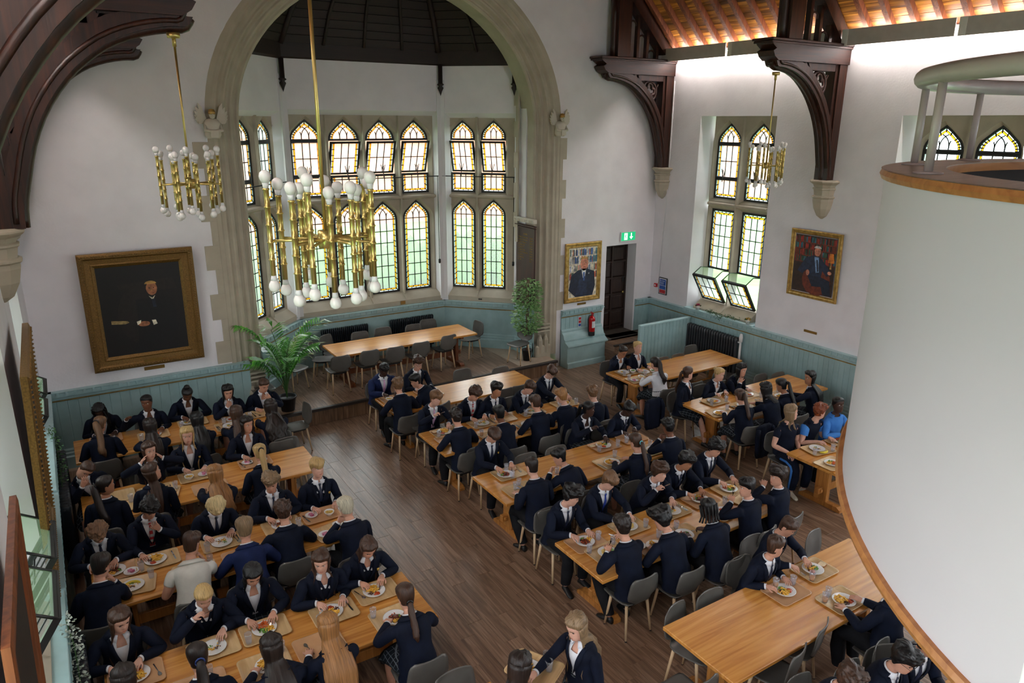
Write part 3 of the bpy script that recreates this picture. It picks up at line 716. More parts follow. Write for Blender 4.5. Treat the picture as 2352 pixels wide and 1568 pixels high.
# ------------------------------------------------------------------ hall roof
ang = atan2(RIDGE-EAVE, 6.55)
RF = empty('ceiling', (6.05, 4, EAVE)); struct(RF)
for s in (1, -1):
    m = MB(); X0 = 6.05+s*6.75
    m.add([(X0-6.05, YB-4, -.1), (X0-6.05, YE+1-4, -.1), (0, YE+1-4, RIDGE-EAVE+.2), (0, YB-4, RIDGE-EAVE+.2)], [(0, 1, 2, 3)]); m.build('roof_deck', 'rafter', RF)
for s in (1,):
    # boards near the eave on the right slope, lit from below; the part in view board by board
    slope = Vector((-cos(ang), 0, sin(ang)))
    for r in range(12):
        for y0, y1 in ((2.0, 4.7), (4.72, 7.3), (7.32, 8.6), (8.62, 10.4), (10.42, 13.25)):
            c0 = Vector((6.62-.0, 0, .0))+slope*(r*.16+.02+.14); c1 = c0+slope*.15; nrm = Vector((-sin(ang), 0, -cos(ang)))*.02
            m = MB(); jig = rnd.random()*.006
            m.loft([[(c0.x, y0-4, c0.z), (c1.x, y0-4, c1.z), (c1.x, y1-4, c1.z), (c0.x, y1-4, c0.z)], [tuple(Vector((c0.x, y0-4+.003, c0.z))+nrm*(1+jig*50)), tuple(Vector((c1.x, y0-4+.003, c1.z))+nrm), tuple(Vector((c1.x, y1-4-.003, c1.z))+nrm), tuple(Vector((c0.x, y1-4-.003, c0.z))+nrm*(1+jig*50))]])
            m.build('board', 'roof_board', RF)
    m = MB(); yy = 2.0
    for i in range(27):
        yc = 2.3+i*.42
        if abs(yc-8.7) < .16 or yc > 13.1: continue
        m = MB(); M = Matrix.Translation((6.6, yc-4, .02)) @ Matrix.Rotation(-(pi/2-ang), 4, 'Y')
        m.box(-.13, -.015, -.045, .045, 0, 8.5, M=M); m.build('rafter', 'rafter', RF)
# light fascia along the right wall top
for i, (y0, y1) in enumerate(((-3, -.6), (-.55, 1.9), (1.95, 4.0), (4.3, 6.55), (6.6, 8.55), (8.85, 11.15), (11.2, 13.2))):
    Lt = empty('wall_light', (12.3, (y0+y1)/2, 6.9), 0, None, 'light')
    tag(Lt, {3: 'long grey light trough on the right wall top, nearest, above the white drum', 4: 'grey light trough on the right wall between the drum and the second timber bracket', 5: 'grey light trough right of the window-side bracket, above the tall window', 6: 'short grey light trough in the far right corner under the roof boards'}.get(i, 'grey light trough high on the right wall, %s behind the camera' % ('first', 'second', 'third')[min(i, 2)]))
    h = (y1-y0)/2
    m = MB(); m.bbox(-.01, .01, -h, h, 0, .27, .003); m.build('fascia', 'fascia', Lt)
    m = MB(); m.bbox(-.014, .012, h-.12, h-.005, -.002, .272, .003); m.build('joint_cover', 'white_light', Lt)
    m = MB(); m.tube([(.14, -h+.05, .12), (.14, h-.05, .12)], .02, n=8); m.build('lamp_tube', 'tube', Lt)
Lt = empty('wall_light', (-.2, 4, 6.9), 0, 'row of added fill light troughs along the top of the left wall, outside the picture', 'light')  # unseen troughs added on this side to brighten the hall
for y0, y1 in ((-6.5, -.05), (.45, 4.4), (5.1, 8.6)):
    m = MB(); m.bbox(-.01, .01, y0, y1, 0, .27, .003); m.build('fascia', 'fascia', Lt); m = MB(); m.tube([(-.14, y0+.05, .12), (-.14, y1-.05, .12)], .02, n=8); m.build('lamp_tube', 'tube', Lt)
# ------------------------------------------------------------------ trusses with hammer beams, braces and corbels
def brace_pts(n=26, sh=0):
    """intrados curve from the corbel (x=.0 wall side) to the tip; x measured from the wall inwards, z absolute"""
    K = [(.30, 4.56), (.32, 4.78), (.38, 5.02), (.48, 5.36), (.63, 5.68), (.84, 5.97), (1.05, 6.17), (1.3, 6.34), (1.59, 6.45), (1.85, 6.5), (2.0, 6.51), (2.06, 6.6)]
    K = [(q-sh, z) for q, z in K]
    P = []
    for i in range(n+1):
        t = i/n*(len(K)-1); a = min(int(t), len(K)-2); u = t-a; p0, p1, p2, p3 = K[max(a-1, 0)], K[a], K[a+1], K[min(a+2, len(K)-1)]
        P.append(tuple(.5*(2*p1[c]+(p2[c]-p0[c])*u+(2*p0[c]-5*p1[c]+4*p2[c]-p3[c])*u*u+(3*p1[c]-p0[c]-3*p2[c]+p3[c])*u**3) for c in (0, 1)))
    return P
def truss(name, label, wx, s, Y, detail=True):
    """s = +1: right wall (x grows toward the wall). local coordinate q = distance from the wall into the room"""
    T = empty(name, (wx, Y, 4.55), 0, label, 'roof truss')
    def X(q): return -s*q
    th = .17
    def pr(poly, a0, a1, nme, mt='dark_beam', holes=None):
        m = MB(); m.prism([(X(q), z-4.55) for q, z in poly], 1, a0, a1); return m.build(nme, mt, T, fix=True)
    # wall post
    pr([(.0, 4.55), (.20, 4.55), (.22, 6.4), (.22, 6.62), (.0, 6.62)], -th*.8, th*.8, 'wall_post')
    # hammer beam
    pr([(-.08, 6.6), (1.95, 6.6), (2.05, 6.66), (2.1, 6.74), (2.02, 6.78), (2.12, 6.84), (2.16, 6.9), (-.1, 6.9)], -th, th, 'hammer_beam', 'dark_beam_x')
    m = MB()
    for z, e in ((6.9, .05), (6.86, .03)): m.bbox(min(X(-.1), X(2.2+e-.05)), max(X(-.1), X(2.2+e-.05)), -th-e, th+e, z-4.55-.0, z+.04-4.55, .01)
    m.build('beam_moulding', 'dark_beam_x', T)
    # curved brace: outer edge to straight strut leaving a triangular spandrel
    ip = brace_pts(sh=.12 if s > 0 else 0)
    op = []
    k = len(ip)
    for i, (q, z) in enumerate(ip):
        f = i/(k-1); op.append((max(.04, q-.17*(1-f)-.03), min(6.6, z+.2*min(1, f*1.6))))
    m = MB(); m.loft([[(X(a[0]), -th*.75, a[1]-4.55), (X(a[0]), th*.75, a[1]-4.55), (X(b[0]), th*.75, b[1]-4.55), (X(b[0]), -th*.75, b[1]-4.55)] for a, b in zip(ip, op)]); m.build('curved_brace', 'dark_beam', T, fix=True)
    m = MB(); m.tube([(X(q-.02), 0, z-4.55) for q, z in ip], .06, n=8, flat=1)
    m.tube([(X(q-.07), -th*.75, z-4.55+.05) for q, z in ip], .025, n=6); m.tube([(X(q-.07), th*.75, z-4.55+.05) for q, z in ip], .025, n=6); m.build('brace_moulding', 'dark_beam', T)
    # diagonal strut from the brace foot to the beam
    def strut(a, b, w, nme):
        dx, dz = b[0]-a[0], b[1]-a[1]; L_ = sqrt(dx*dx+dz*dz); nx, nz = -dz/L_*w/2, dx/L_*w/2
        return pr([(a[0]+nx, a[1]+nz), (b[0]+nx, b[1]+nz), (b[0]-nx, b[1]-nz), (a[0]-nx, a[1]-nz)], -th*.6, th*.6, nme)
    strut((.19, 5.42), (1.16, 6.6), .13, 'diagonal_strut')
    strut((.24, 5.3), (.24, 6.6), .1, 'inner_post')
    pr([(.3, 6.48), (1.1, 6.48), (1.1, 6.6), (.3, 6.6)], -th*.6, th*.6, 'top_rail')
    # solid web between the brace and the strut
    wp = [(a[0]-.05, a[1]+.06) for a in ip if 5.2 < a[1] < 6.5]; wn = len(wp)-1
    wl = [(.24+.98*t/wn, 5.28+1.3*t/wn) for t in range(wn+1)]
    m = MB(); y_ = th*.4; m.loft([[(X(a[0]), -y_, a[1]-4.55), (X(a[0]), y_, a[1]-4.55), (X(b[0]), y_, b[1]-4.55), (X(b[0]), -y_, b[1]-4.55)] for a, b in zip(wp, wl)]); m.build('brace_web', 'dark_beam', T, fix=True)
    pr([(1.2, 6.52), (1.95, 6.52), (1.95, 6.6), (1.2, 6.6)], -y_, y_, 'soffit_board')
    # pierced quatrefoil in the spandrel
    qc, zc = .62, 6.26
    m = MB()
    for k4 in range(4):
        a = k4*pi/2; c = (qc+.1*cos(a), zc+.1*sin(a))
        m.tube([(X(c[0]+.07*cos(t)), 0, c[1]+.07*sin(t)-4.55) for t in [a+radians(-125)+radians(250)*i/10 for i in range(11)]], .024, n=6, flat=1.6)
    m.tube([(X(qc+.215*cos(2*pi*i/24)), 0, zc+.215*sin(2*pi*i/24)-4.55) for i in range(24)], .03, n=6, loop=True)
    for (a, b) in (((.36, 5.78), (.46, 5.72)), ((.38, 5.6), (.44, 5.66)), ((.36, 6.42), (.4, 6.34)), ((.86, 6.42), (.78, 6.3)), ((.92, 6.4), (.86, 6.3)), ((.4, 5.5), (.38, 5.62))):
        m.tube([(X(a[0]), 0, a[1]-4.55), (X(b[0]), 0, b[1]-4.55)], .022, n=5)
    m.build('quatrefoil', 'dark_beam', T)['kind'] = 'stuff'
    # post and principal above the beam, with mullioned infill
    pr([(1.35, 6.9), (1.7, 6.9), (1.72, 9.6), (1.35, 9.6)], -th*.8, th*.8, 'hammer_post')
    m = MB(); m.tube([(X(1.72+.0*i+.0), 0, 6.9+.3*i-4.55) for i in range(5)], .07, n=8); m.build('post_shaft', 'dark_beam', T)
    # upper brace curving into the room above the hammer post
    m = MB(); up = [(1.7+2.6*(1-cos(i/10*pi/2)), 7.6+3.0*sin(i/10*pi/2)) for i in range(11)]
    m.loft([[(X(a[0]), -th*.7, a[1]-4.55), (X(a[0]), th*.7, a[1]-4.55), (X(a[0]-.25*cos(i/10*pi/2)), th*.7, a[1]+.25*sin(i/10*pi/2)-4.55), (X(a[0]-.25*cos(i/10*pi/2)), -th*.7, a[1]+.25*sin(i/10*pi/2)-4.55)] for i, a in enumerate(up)]); m.build('upper_brace', 'dark_beam', T, fix=True)
    # principal rafter following the slope
    t_ = math.tan(ang)
    pr([(-.1, 6.95), (.22, 6.95), (.22+5.8, 6.95+5.8*t_), (-.1+5.8, 7.15+5.8*t_)], -th*.8, th*.8, 'principal_rafter')
    for q in (.48, .78, 1.06):
        zt = 6.93+(q-.1)*t_
        pr([(q-.035, 6.92), (q+.035, 6.92), (q+.035, zt), (q-.035, zt)], -.05, .05, 'infill_mullion')
        m = MB(); zz = zt-.28
        if zz > 7.0: m.tube([(X(q+.035+.11+.1*cos(a_)), 0, zz-4.55+.1*sin(a_)) for a_ in [pi*i/8 for i in range(9)]], .02, n=5); m.build('infill_cusp', 'dark_beam', T)
    # corbel
    c = MB()
    def oct(r, z):
        return [(X(r*1.0*max(0, cos(a)*1.0) if False else 0)+0, 0, z)]
    rings = []
    for rr, z in ((.02, -.72), (.1, -.66), (.17, -.52), (.2, -.38), (.2, -.33), (.225, -.31), (.225, -.29), (.19, -.27), (.2, -.2), (.205, -.17), (.225, -.155), (.225, -.135), (.2, -.12), (.225, -.07), (.27, -.04), (.29, -.02), (.29, .0), (.24, .02)):
        a8 = [radians(a_) for a_ in (-90, -58, -22, 22, 58, 90)]
        rings.append([(X(rr*cos(a_)*1.05), rr*sin(a_), z) for a_ in a8])
    c.loft(rings, closed=True); o = c.build('corbel', 'stone_paint', T, fix=True); tag(o, 'painted stone corbel')
    return T
truss('roof_truss', 'dark timber roof truss against the far end wall, right side, with quatrefoil spandrel', XR, 1, 13.08)
truss('roof_truss', 'dark timber roof truss between the right window and white drum, small chandelier on it', XR, 1, 8.7)
truss('roof_truss', 'dark timber roof truss at far left, against the end wall behind the other left truss', XL, -1, 13.08)
truss('roof_truss', 'dark timber roof truss on the left wall carrying the left chandelier', XL, -1, 8.7)
truss('roof_truss', 'nearest dark timber truss crossing the top left corner, its corbel at the left edge', XL-.2, -1, 4.2)
# ------------------------------------------------------------------ furniture
def tab_mesh(L, W):
    m = MB(); m.bbox(0, L, 0, W, .708, .75, .006); return m
_tm = {}
def table(label, x0, x1, y0, y1, z=0, dark=False, group='long oak refectory tables'):
    L, W = x1-x0, y1-y0; T = empty('dining_table', (x0, y0, z), 0, label, 'table', group)
    m = MB(); m.bbox(0, L, 0, W, .71, .748, .006); m.build('table_top', 'table_oak', T)
    wl = 'table_leg_dark' if dark else 'table_leg'; c = W/2
    for s, x in ((0, .34), (1, L-.34)):
        m = MB(); m.bbox(x-.04, x+.04, c-.11, c+.11, .07, .64, .008); m.build('leg', wl, T)
        m = MB(); m.bbox(x-.045, x+.045, c-.36, c+.36, .64, .71, .012); m.build('bearer', wl, T)
        m = MB(); m.prism([(c-.36, 0), (c-.36, .04), (c-.3, .075), (c+.3, .075), (c+.36, .04), (c+.36, 0)], 0, x-.05, x+.05); m.build('foot', wl, T)
        m = MB(); xo = x-.09 if s == 0 else x+.09; m.bbox(xo-.05, xo+.05, c-.035, c+.035, .2, .29, .006); m.bbox(xo-.02, xo+.02, c-.06, c+.06, .23, .27, .004); m.build('tenon_wedge', wl, T)
    m = MB(); m.bbox(.38, L-.38, c-.022, c+.022, .18, .3, .006); m.build('stretcher', wl, T)
    return T
TB = {}
def addt(k, label, *a, **kw): TB[k] = (a[0], a[1], a[2], a[3]); return table(label, *a, **kw)
addt('L1', 'oak table under the big dark portrait, five girls along the panelling behind it', -.2, 2.8, 11.6, 12.5)
addt('L2', 'second oak table on the left, with a bare stretch at its right end', -.2, 2.82, 9.55, 10.45)
addt('L3', 'third oak table on the left, boys in ties and one in a white sports shirt', -.2, 2.62, 7.6, 8.48)
addt('L4', 'fourth oak table on the left, bottom of the picture, girls eating around it', -.2, 2.76, 5.7, 6.62)
addt('L5', 'oak table below the bottom left edge, only its corner in the picture', -.2, 2.75, 3.75, 4.65)
addt('B1', 'oak table just below the platform, half bare, man in pink tie at its end', 4.53, 7.55, 10.86, 11.76)
addt('B2', 'oak table in the middle block, second from the platform', 4.54, 7.56, 9.0, 9.94)
addt('B3', 'oak table in the middle block, third from the platform, middle stretch bare', 4.55, 7.6, 7.26, 8.18)
addt('B4', 'oak table in the middle block, fourth from the platform, ten boys around it', 4.56, 7.62, 5.27, 6.18)
addt('B5', 'large bare golden oak table at lower right beside the white drum', 4.6, 7.68, 3.45, 4.37)
addt('B6', 'oak table below the bottom right edge, hidden mostly by the white drum', 5.95, 7.7, 1.55, 2.46)
addt('C1', 'oak table beside the screen and radiator on the right, mostly bare', 9.05, 12.05, 9.77, 10.68)
addt('C2', 'oak table on the right with five girls in blazers, second from the steps', 9.13, 12.12, 7.76, 8.68)
addt('C3', 'oak table cut off by the white drum, with sports kit girls', 9.05, 12.05, 5.42, 6.33)
addt('S1', 'pale empty oak table on the platform in the bay', 4.45, 7.68, 13.5, 14.4, z=SZ, dark=True)
# ---- chair
def make_chair():
    T = empty('chair', (0, 0, 0)); 
    def shell(pts, name, th=.009):
        M = MB(); M.loft(pts, closed=False, cap=False, smooth=True); o = M.build(name, 'chair_plastic', T); d = o.modifiers.new('thick', 'SOLIDIFY'); d.thickness = th; d.offset = 0; return o
    R = []
    for y, w, z in ((.245, .14, .425), (.235, .185, .438), (.2, .205, .448), (.1, .212, .444), (0, .21, .438), (-.1, .2, .438), (-.16, .17, .443), (-.185, .12, .455)):
        R.append([(w*u, y+(.0 if abs(u) < .9 else -.006), z+.016*abs(u)**3) for u in (-1, -.85, -.5, 0, .5, .85, 1)])
    shell(R, 'seat')
    R = []
    for y, z, w in ((-.185, .455, .105), (-.208, .485, .10), (-.222, .52, .16), (-.23, .55, .2), (-.24, .6, .218), (-.25, .68, .212), (-.258, .76, .2), (-.262, .8, .18), (-.264, .818, .14)):
        R.append([(w*u, y+.03*abs(u)**2*(1 if z > .5 else 0), z) for u in (-1, -.8, -.4, 0, .4, .8, 1)])
    shell(R, 'backrest')
    m = MB(); m.bbox(-.15, .15, -.14, .14, .405, .43, .01); m.build('bracket', 'chair_black', T)
    for sx in (-1, 1):
        for sy in (-1, 1):
            m = MB(); m.tube([(sx*.15, sy*.13, .425), (sx*.185, sy*.185, .012)], [.019, .0125], n=8); m.build('leg', 'chair_wood', T)
            m = MB(); m.tube([(sx*.1855, sy*.186, .014), (sx*.186, sy*.187, 0)], .0125, n=8); m.build('glide', 'chair_black', T.children[-1])
    return T
CH0 = make_chair(); ch_used = [0]
def chair(x, y, rz, label, z=0, group='grey shell chairs in the dining hall'):
    c = CH0 if not ch_used[0] else clone(CH0); ch_used[0] += 1
    c.location = (x, y, z); c.rotation_euler = (0, 0, rz); tag(c, label, 'chair', group); return c
# ---- tableware
def rrect(w, d, r, n=4):
    o = []
    for cx, cy, a0 in ((w/2-r, d/2-r, 0), (-w/2+r, d/2-r, 90), (-w/2+r, -d/2+r, 180), (w/2-r, -d/2+r, 270)):
        for i in range(n+1): a = radians(a0+90*i/n); o.append((cx+r*cos(a), cy+r*sin(a)))
    return o
def tray_mesh(mat):
    m = MB(); R = []
    for w, d, z in ((.40, .29, .0), (.445, .335, .016), (.46, .35, .018), (.46, .35, .021), (.44, .33, .02), (.41, .30, .006)): R.append([(x, y, z) for x, y in rrect(w, d, .045)])
    m.loft(R, smooth=True); return m.mesh('tray', [mat])
wood('tray_wood', (186, 152, 106), (202, 170, 124), (214, 184, 140), axis=1, scale=1.5, rough=.35, bump=.02)
noisy('tray_tan', (186, 142, 102), (198, 154, 114), 5, .4)
noisy('china', (222, 222, 222), (230, 230, 230), 5, .18, coat=.5)
noisy('chip', (206, 152, 48), (236, 190, 84), 30, .5); noisy('beans', (150, 48, 18), (186, 74, 30), 40, .35); noisy('stew', (54, 24, 14), (92, 40, 20), 30, .35)
noisy('greens', (60, 110, 34), (104, 150, 60), 30, .5); noisy('carrot', (206, 92, 30), (226, 116, 44), 20, .5); noisy('bread', (214, 190, 150), (230, 208, 172), 30, .8); noisy('crust', (132, 78, 38), (156, 98, 52), 20, .7)
noisy('pasta', (206, 174, 92), (226, 198, 122), 40, .45); noisy('berry', (150, 40, 80), (210, 150, 176), 24, .4); noisy('banana', (206, 186, 44), (222, 204, 70), 8, .5); noisy('steel', (176, 178, 182), (196, 198, 202), 5, .2, metal=1); noisy('juice', (214, 130, 20), (230, 148, 32), 5, .2); noisy('cucumber', (120, 166, 80), (176, 206, 130), 20, .4)
m_, n_, l_, b_ = nm('tumbler'); n_.remove(b_); o_ = n_['Material Output']; t_ = n_.new('ShaderNodeBsdfTransparent'); t_.inputs[0].default_value = (.93, .94, .98, 1); g_ = n_.new('ShaderNodeBsdfGlossy'); g_.inputs[1].default_value = .08; d_ = n_.new('ShaderNodeBsdfDiffuse'); d_.inputs[0].default_value = (.8, .82, .88, 1)
x1_ = n_.new('ShaderNodeMixShader'); x2_ = n_.new('ShaderNodeMixShader'); fr_ = n_.new('ShaderNodeFresnel'); fr_.inputs[0].default_value = 1.5; x1_.inputs[0].default_value = .12; l_.new(t_.outputs[0], x1_.inputs[1]); l_.new(d_.outputs[0], x1_.inputs[2]); x2_.inputs[0].default_value = .09; l_.new(x1_.outputs[0], x2_.inputs[1]); l_.new(g_.outputs[0], x2_.inputs[2]); l_.new(x2_.outputs[0], o_.inputs[0])
ME = {'tray_wood': tray_mesh('tray_wood'), 'tray_tan': tray_mesh('tray_tan')}
_m = MB(); _m.lathe([(0, 0), (.06, 0), (.072, .004), (.118, .018), (.12, .021), (.115, .021), (.074, .009), (0, .007)], n=28); ME['plate'] = _m.mesh('plate', ['china'])
_m = MB(); _m.lathe([(0, 0), (.04, 0), (.045, .004), (.078, .014), (.08, .017), (.075, .016), (.046, .008), (0, .007)], n=24); ME['side_plate'] = _m.mesh('plate', ['china'])
_m = MB(); _m.lathe([(0, 0), (.03, 0), (.032, .006), (.058, .035), (.065, .055), (.062, .056), (.052, .034), (0, .014)], n=20); ME['bowl'] = _m.mesh('bowl', ['china'])
_m = MB(); _R = [[(r*cos(2*pi*j/24)*(1+(.03 if j % 2 else 0)), r*sin(2*pi*j/24)*(1+(.03 if j % 2 else 0)), z) for j in range(24)] for r, z in ((.026, 0), (.029, .03), (.033, .075), (.035, .11), (.0325, .11), (.030, .07), (.0265, .03), (.022, .008))]
_m.loft(_R, smooth=True); ME['glass'] = _m.mesh('glass', ['tumbler'])
_m = MB(); _m.lathe([(0, .008), (.024, .008), (.029, .05), (0, .05)], n=12); ME['drink'] = _m.mesh('drink', ['juice'])
def food_mesh(kind, seed):
    r = random.Random(seed); m = MB(); mats = ['chip', 'beans', 'stew', 'greens', 'carrot', 'pasta', 'berry', 'bread', 'crust', 'cucumber', 'banana']; ix = {k: i for i, k in enumerate(mats)}
    def sticks(cx, cy, R, n, mt, L=.055, w=.0045, h=.02):
        for i in range(n):
            a = r.random()*6.28; q = R*sqrt(r.random()); M = Matrix.Translation((cx+q*cos(a), cy+q*sin(a), .012+r.random()*h)) @ Matrix.Rotation(r.random()*3.14, 4, 'Z') @ Matrix.Rotation((r.random()-.5)*.7, 4, 'Y'); l = L*(.6+.6*r.random())/2
            m.box(-l, l, -w, w, -w, w, ix[mt], M)
    def blob(cx, cy, R, h, mt):
        R_ = []
        for k, z in ((1, 0), (.86, h*.6), (.5, h), (.05, h*1.02)): R_.append([(cx+R*k*cos(2*pi*j/12)*(1+.2*sin(j*2.1+seed)), cy+R*k*sin(2*pi*j/12)*(1+.2*cos(j*1.7+seed)), .009+z*(1+.25*r.random())) for j in range(12)])
        m.loft(R_, mi=ix[mt], smooth=True)
    def bits(cx, cy, R, n, mt, s=.006):
        for i in range(n):
            a = r.random()*6.28; q = R*sqrt(r.random()); M = Matrix.Translation((cx+q*cos(a), cy+q*sin(a), .014+r.random()*.014)) @ Matrix.Rotation(r.random()*3, 4, 'Z') @ Matrix.Rotation(r.random()*3, 4, 'X'); m.box(-s, s, -s*.7, s*.7, -s*.6, s*.6, ix[mt], M)
    if kind == 'chips': sticks(.02, .02, .055, 42, 'chip'); blob(-.05, -.04, .035, .012, 'beans'); bits(-.05, .03, .025, 14, 'stew')
    elif kind == 'stew': blob(0, 0, .06, .016, 'stew'); bits(0, 0, .06, 30, 'beans'); sticks(.05, .03, .03, 12, 'chip', .035); bits(-.03, .05, .02, 10, 'greens')
    elif kind == 'salad': sticks(-.04, .02, .045, 60, 'carrot', .04, .002, .03); bits(.02, -.03, .04, 20, 'greens', .008); sticks(.05, .02, .03, 14, 'chip')
    elif kind == 'pasta': bits(0, 0, .07, 110, 'pasta', .008); blob(0, 0, .06, .01, 'pasta'); sticks(-.05, .03, .02, 4, 'cucumber', .07, .008)
    elif kind == 'mixed': bits(.03, .0, .035, 30, 'greens'); sticks(-.01, .03, .05, 26, 'chip'); blob(-.04, -.03, .035, .014, 'beans'); blob(.02, .05, .03, .02, 'stew')
    elif kind == 'crumbs': bits(0, 0, .06, 10, 'chip', .004); bits(.03, .02, .02, 8, 'greens', .005); sticks(-.02, .02, .03, 4, 'chip', .03); bits(-.03, -.02, .03, 8, 'stew', .005)
    elif kind == 'pudding': m.bbox(-.035, .035, -.022, .022, .008, .03, .006, ix['berry']); bits(0, 0, .045, 18, 'berry', .005)
    elif kind == 'bowl': bits(0, 0, .045, 50, 'pasta', .007); bits(0, 0, .04, 12, 'chip', .007)
    elif kind == 'greenbowl': bits(0, 0, .045, 50, 'greens', .008); bits(0, 0, .045, 16, 'pasta', .007)
    return m.mesh('food', mats)
for k_ in ('chips', 'stew', 'salad', 'pasta', 'mixed', 'crumbs', 'pudding', 'bowl', 'greenbowl'): ME['f_'+k_] = food_mesh(k_, len(k_))
_m = MB(); _R = []
for y, w, h in ((-.09, .008, .004), (-.02, .005, .003), (.03, .0035, .002), (.045, .009, .002), (.06, .011, .002), (.062, .011, .002)): _R.append([(-w, y, 0), (w, y, 0), (w, y, h), (-w, y, h)])
_m.loft(_R)
for i in range(4): _m.box(-.0105+i*.006, -.0075+i*.006, .062, .1, 0, .002)
ME['fork'] = _m.mesh('fork', ['steel'])
_m = MB(); _m.loft([[(-w, y, 0), (w, y, 0), (w, y, h), (-w, y, h)] for y, w, h in ((-.1, .007, .005), (-.01, .006, .005), (0, .009, .0015), (.08, .009, .0012), (.1, .003, .001))]); ME['knife'] = _m.mesh('knife', ['steel'])
_m = MB(); _m.loft([[(-w, y, 0+b), (w, y, 0+b), (w*.8, y, h+b), (-w*.8, y, h+b)] for y, w, h, b in ((-.1, .007, .003, 0), (.03, .004, .003, .003), (.04, .009, .003, .003), (.06, .018, .006, 0), (.08, .018, .006, 0), (.095, .008, .004, .002))]); ME['spoon'] = _m.mesh('spoon', ['steel'])
_m = MB(); _R = [[(x, y, z) for x, y in rrect(.1, .085, .025)] for z in (0, .014)]; _m.loft(_R, mi=1); _m.loft([[(x, y, .0145) for x, y in rrect(.09, .075, .022)], [(x, y, .0155) for x, y in rrect(.09, .075, .022)]], mi=0); ME['bread'] = _m.mesh('bread', ['bread', 'crust'])
_m = MB(); _m.tube([(.09*cos(a), .09*sin(a)-.05, .018) for a in [radians(30+120*i/8) for i in range(9)]], [.004, .012, .016, .018, .018, .018, .016, .012, .004], n=7); ME['banana'] = _m.mesh('banana', ['banana'])
FOODN = {'chips': 'chips and beans', 'stew': 'dark stew', 'salad': 'carrot salad', 'pasta': 'pasta and cucumber', 'mixed': 'peas and chips', 'crumbs': 'leftovers', 'pudding': 'pink pudding', 'bowl': 'pasta salad', 'greenbowl': 'green salad'}
def put(key, name, x, y, z, rz, label, cat, group=None, kind=None):
    o = inst(name, ME[key], None, (x, y, z), (0, 0, rz)); tag(o, label, cat, group, kind); return o
def meal(x, y, rz, who, tray='tray_wood', dishes=(('plate', 'chips', 0, 0),), glasses=((.17, .1),), extra=(), z=.75, jit=0):
    """lay a tray and what stands on it; local x right of the eater, y away from the eater"""
    def W(a, b): return (x+a*cos(rz)-b*sin(rz), y+a*sin(rz)+b*cos(rz))
    put(tray, 'tray', x, y, z-.001, rz+jit, ('pale wood-grain' if tray == 'tray_wood' else 'plain tan')+' tray before '+who, 'tray', 'canteen trays on the tables')
    for d, f, a, b in dishes:
        X, Y = W(a, b); nmn = 'bowl' if d == 'bowl' else 'plate'
        put(d, nmn, X, Y, z+.006, rz, ('small ' if d == 'side_plate' else '')+'white '+nmn+' of '+FOODN.get(f, 'food')+' before '+who if f else 'empty white '+nmn+' before '+who, nmn, 'white china on the trays')
        if f: put('f_'+f, 'food', X, Y, z+.006+(.02 if d == 'bowl' else 0), rz+a*9+x*7, FOODN[f]+' on the '+nmn+' of '+who, 'food', None, 'stuff')
    for i, g in enumerate(glasses):
        X, Y = W(*g[:2]); fl = len(g) > 2
        put('glass', 'glass', X, Y, z+.006, 0, ('orange juice' if fl else 'ribbed clear')+' tumbler '+('on the left ' if i == 1 else '')+'near '+who, 'glass', 'ribbed tumblers on the tables')
        if fl: put('drink', 'drink', X, Y, z+.006, 0, 'orange juice in the tumbler near '+who, 'drink')
    for e in extra:
        X, Y = W(e[1], e[2]); zz = z+.007+(e[4] if len(e) > 4 else 0); put(e[0], {'bread': 'bread_slice'}.get(e[0], e[0]), X, Y, zz, rz+(e[3] if len(e) > 3 else 0), {'fork': 'steel fork lying on the tray of ', 'knife': 'steel knife lying on the tray of ', 'spoon': 'steel spoon lying on the tray of ', 'bread': 'slice of bread on the tray of ', 'banana': 'yellow banana on the tray of '}[e[0]]+who, {'bread': 'bread'}.get(e[0], e[0]))
# ------------------------------------------------------------------ chandeliers
def chandelier(loc, ztop, label, seed):
    T = empty('chandelier', loc, 0, label, 'chandelier', 'brass rod chandeliers'); r = random.Random(seed)
    m = MB(); m.lathe([(0, -.05), (.045, -.05), (.05, 0), (.045, .05), (0, .05)], n=12); m.build('hub', 'brass', T)
    m = MB(); m.tube([(0, 0, .05), (0, 0, ztop-loc[2]-.12)], .011, n=8); m.build('suspension_rod', 'brass', T)
    m = MB(); m.lathe([(0, 0), (.06, 0), (.065, .02), (.065, .05), (0, .05)], c=(0, 0, ztop-loc[2]-.05), n=14); m.tube([(0, 0, ztop-loc[2]-.13), (0, 0, ztop-loc[2]-.04)], .02, n=8); m.build('ceiling_rose', 'brass', T)
    n = 15
    for i in range(n):
        a = 2*pi*i/n+seed*.37; R = (.31, .19, .27)[i % 3]; x, y = R*cos(a), R*sin(a); dz = (.05, -.03, .0)[i % 3]; h = .25
        m = MB(); m.tube([(0, 0, 0), (x, y, 0)], .0085, n=6); arm = m.build('arm', 'brass', T)
        m = MB(); prof = []
        for k in range(5):
            z0 = -h+2*h*k/5; z1 = z0+2*h/5; prof += [(.0155, z0), (.0155, z1-.012), (.0205, z1-.009), (.0205, z1-.003)]
        m.lathe([(.01, -h)]+prof+[(.0155, h)], c=(x, y, dz), n=8); m.build('rod', 'brass', T)
        for s in (-1, 1):
            m = MB(); pr = [(.013, h-.005), (.017, h+.012), (.020, h+.03)]; m.lathe([(q, s*z) for q, z in pr], c=(x, y, dz), n=10); b = m.build('bulb_base', 'bulb_base', T)
            m = MB(); pr = [(.020, h+.03), (.031, h+.05), (.034, h+.066), (.029, h+.085), (.015, h+.097), (.001, h+.1)]; m.lathe([(q, s*z) for q, z in pr], c=(x, y, dz), n=12); m.build('bulb', 'bulb', T)
    return T
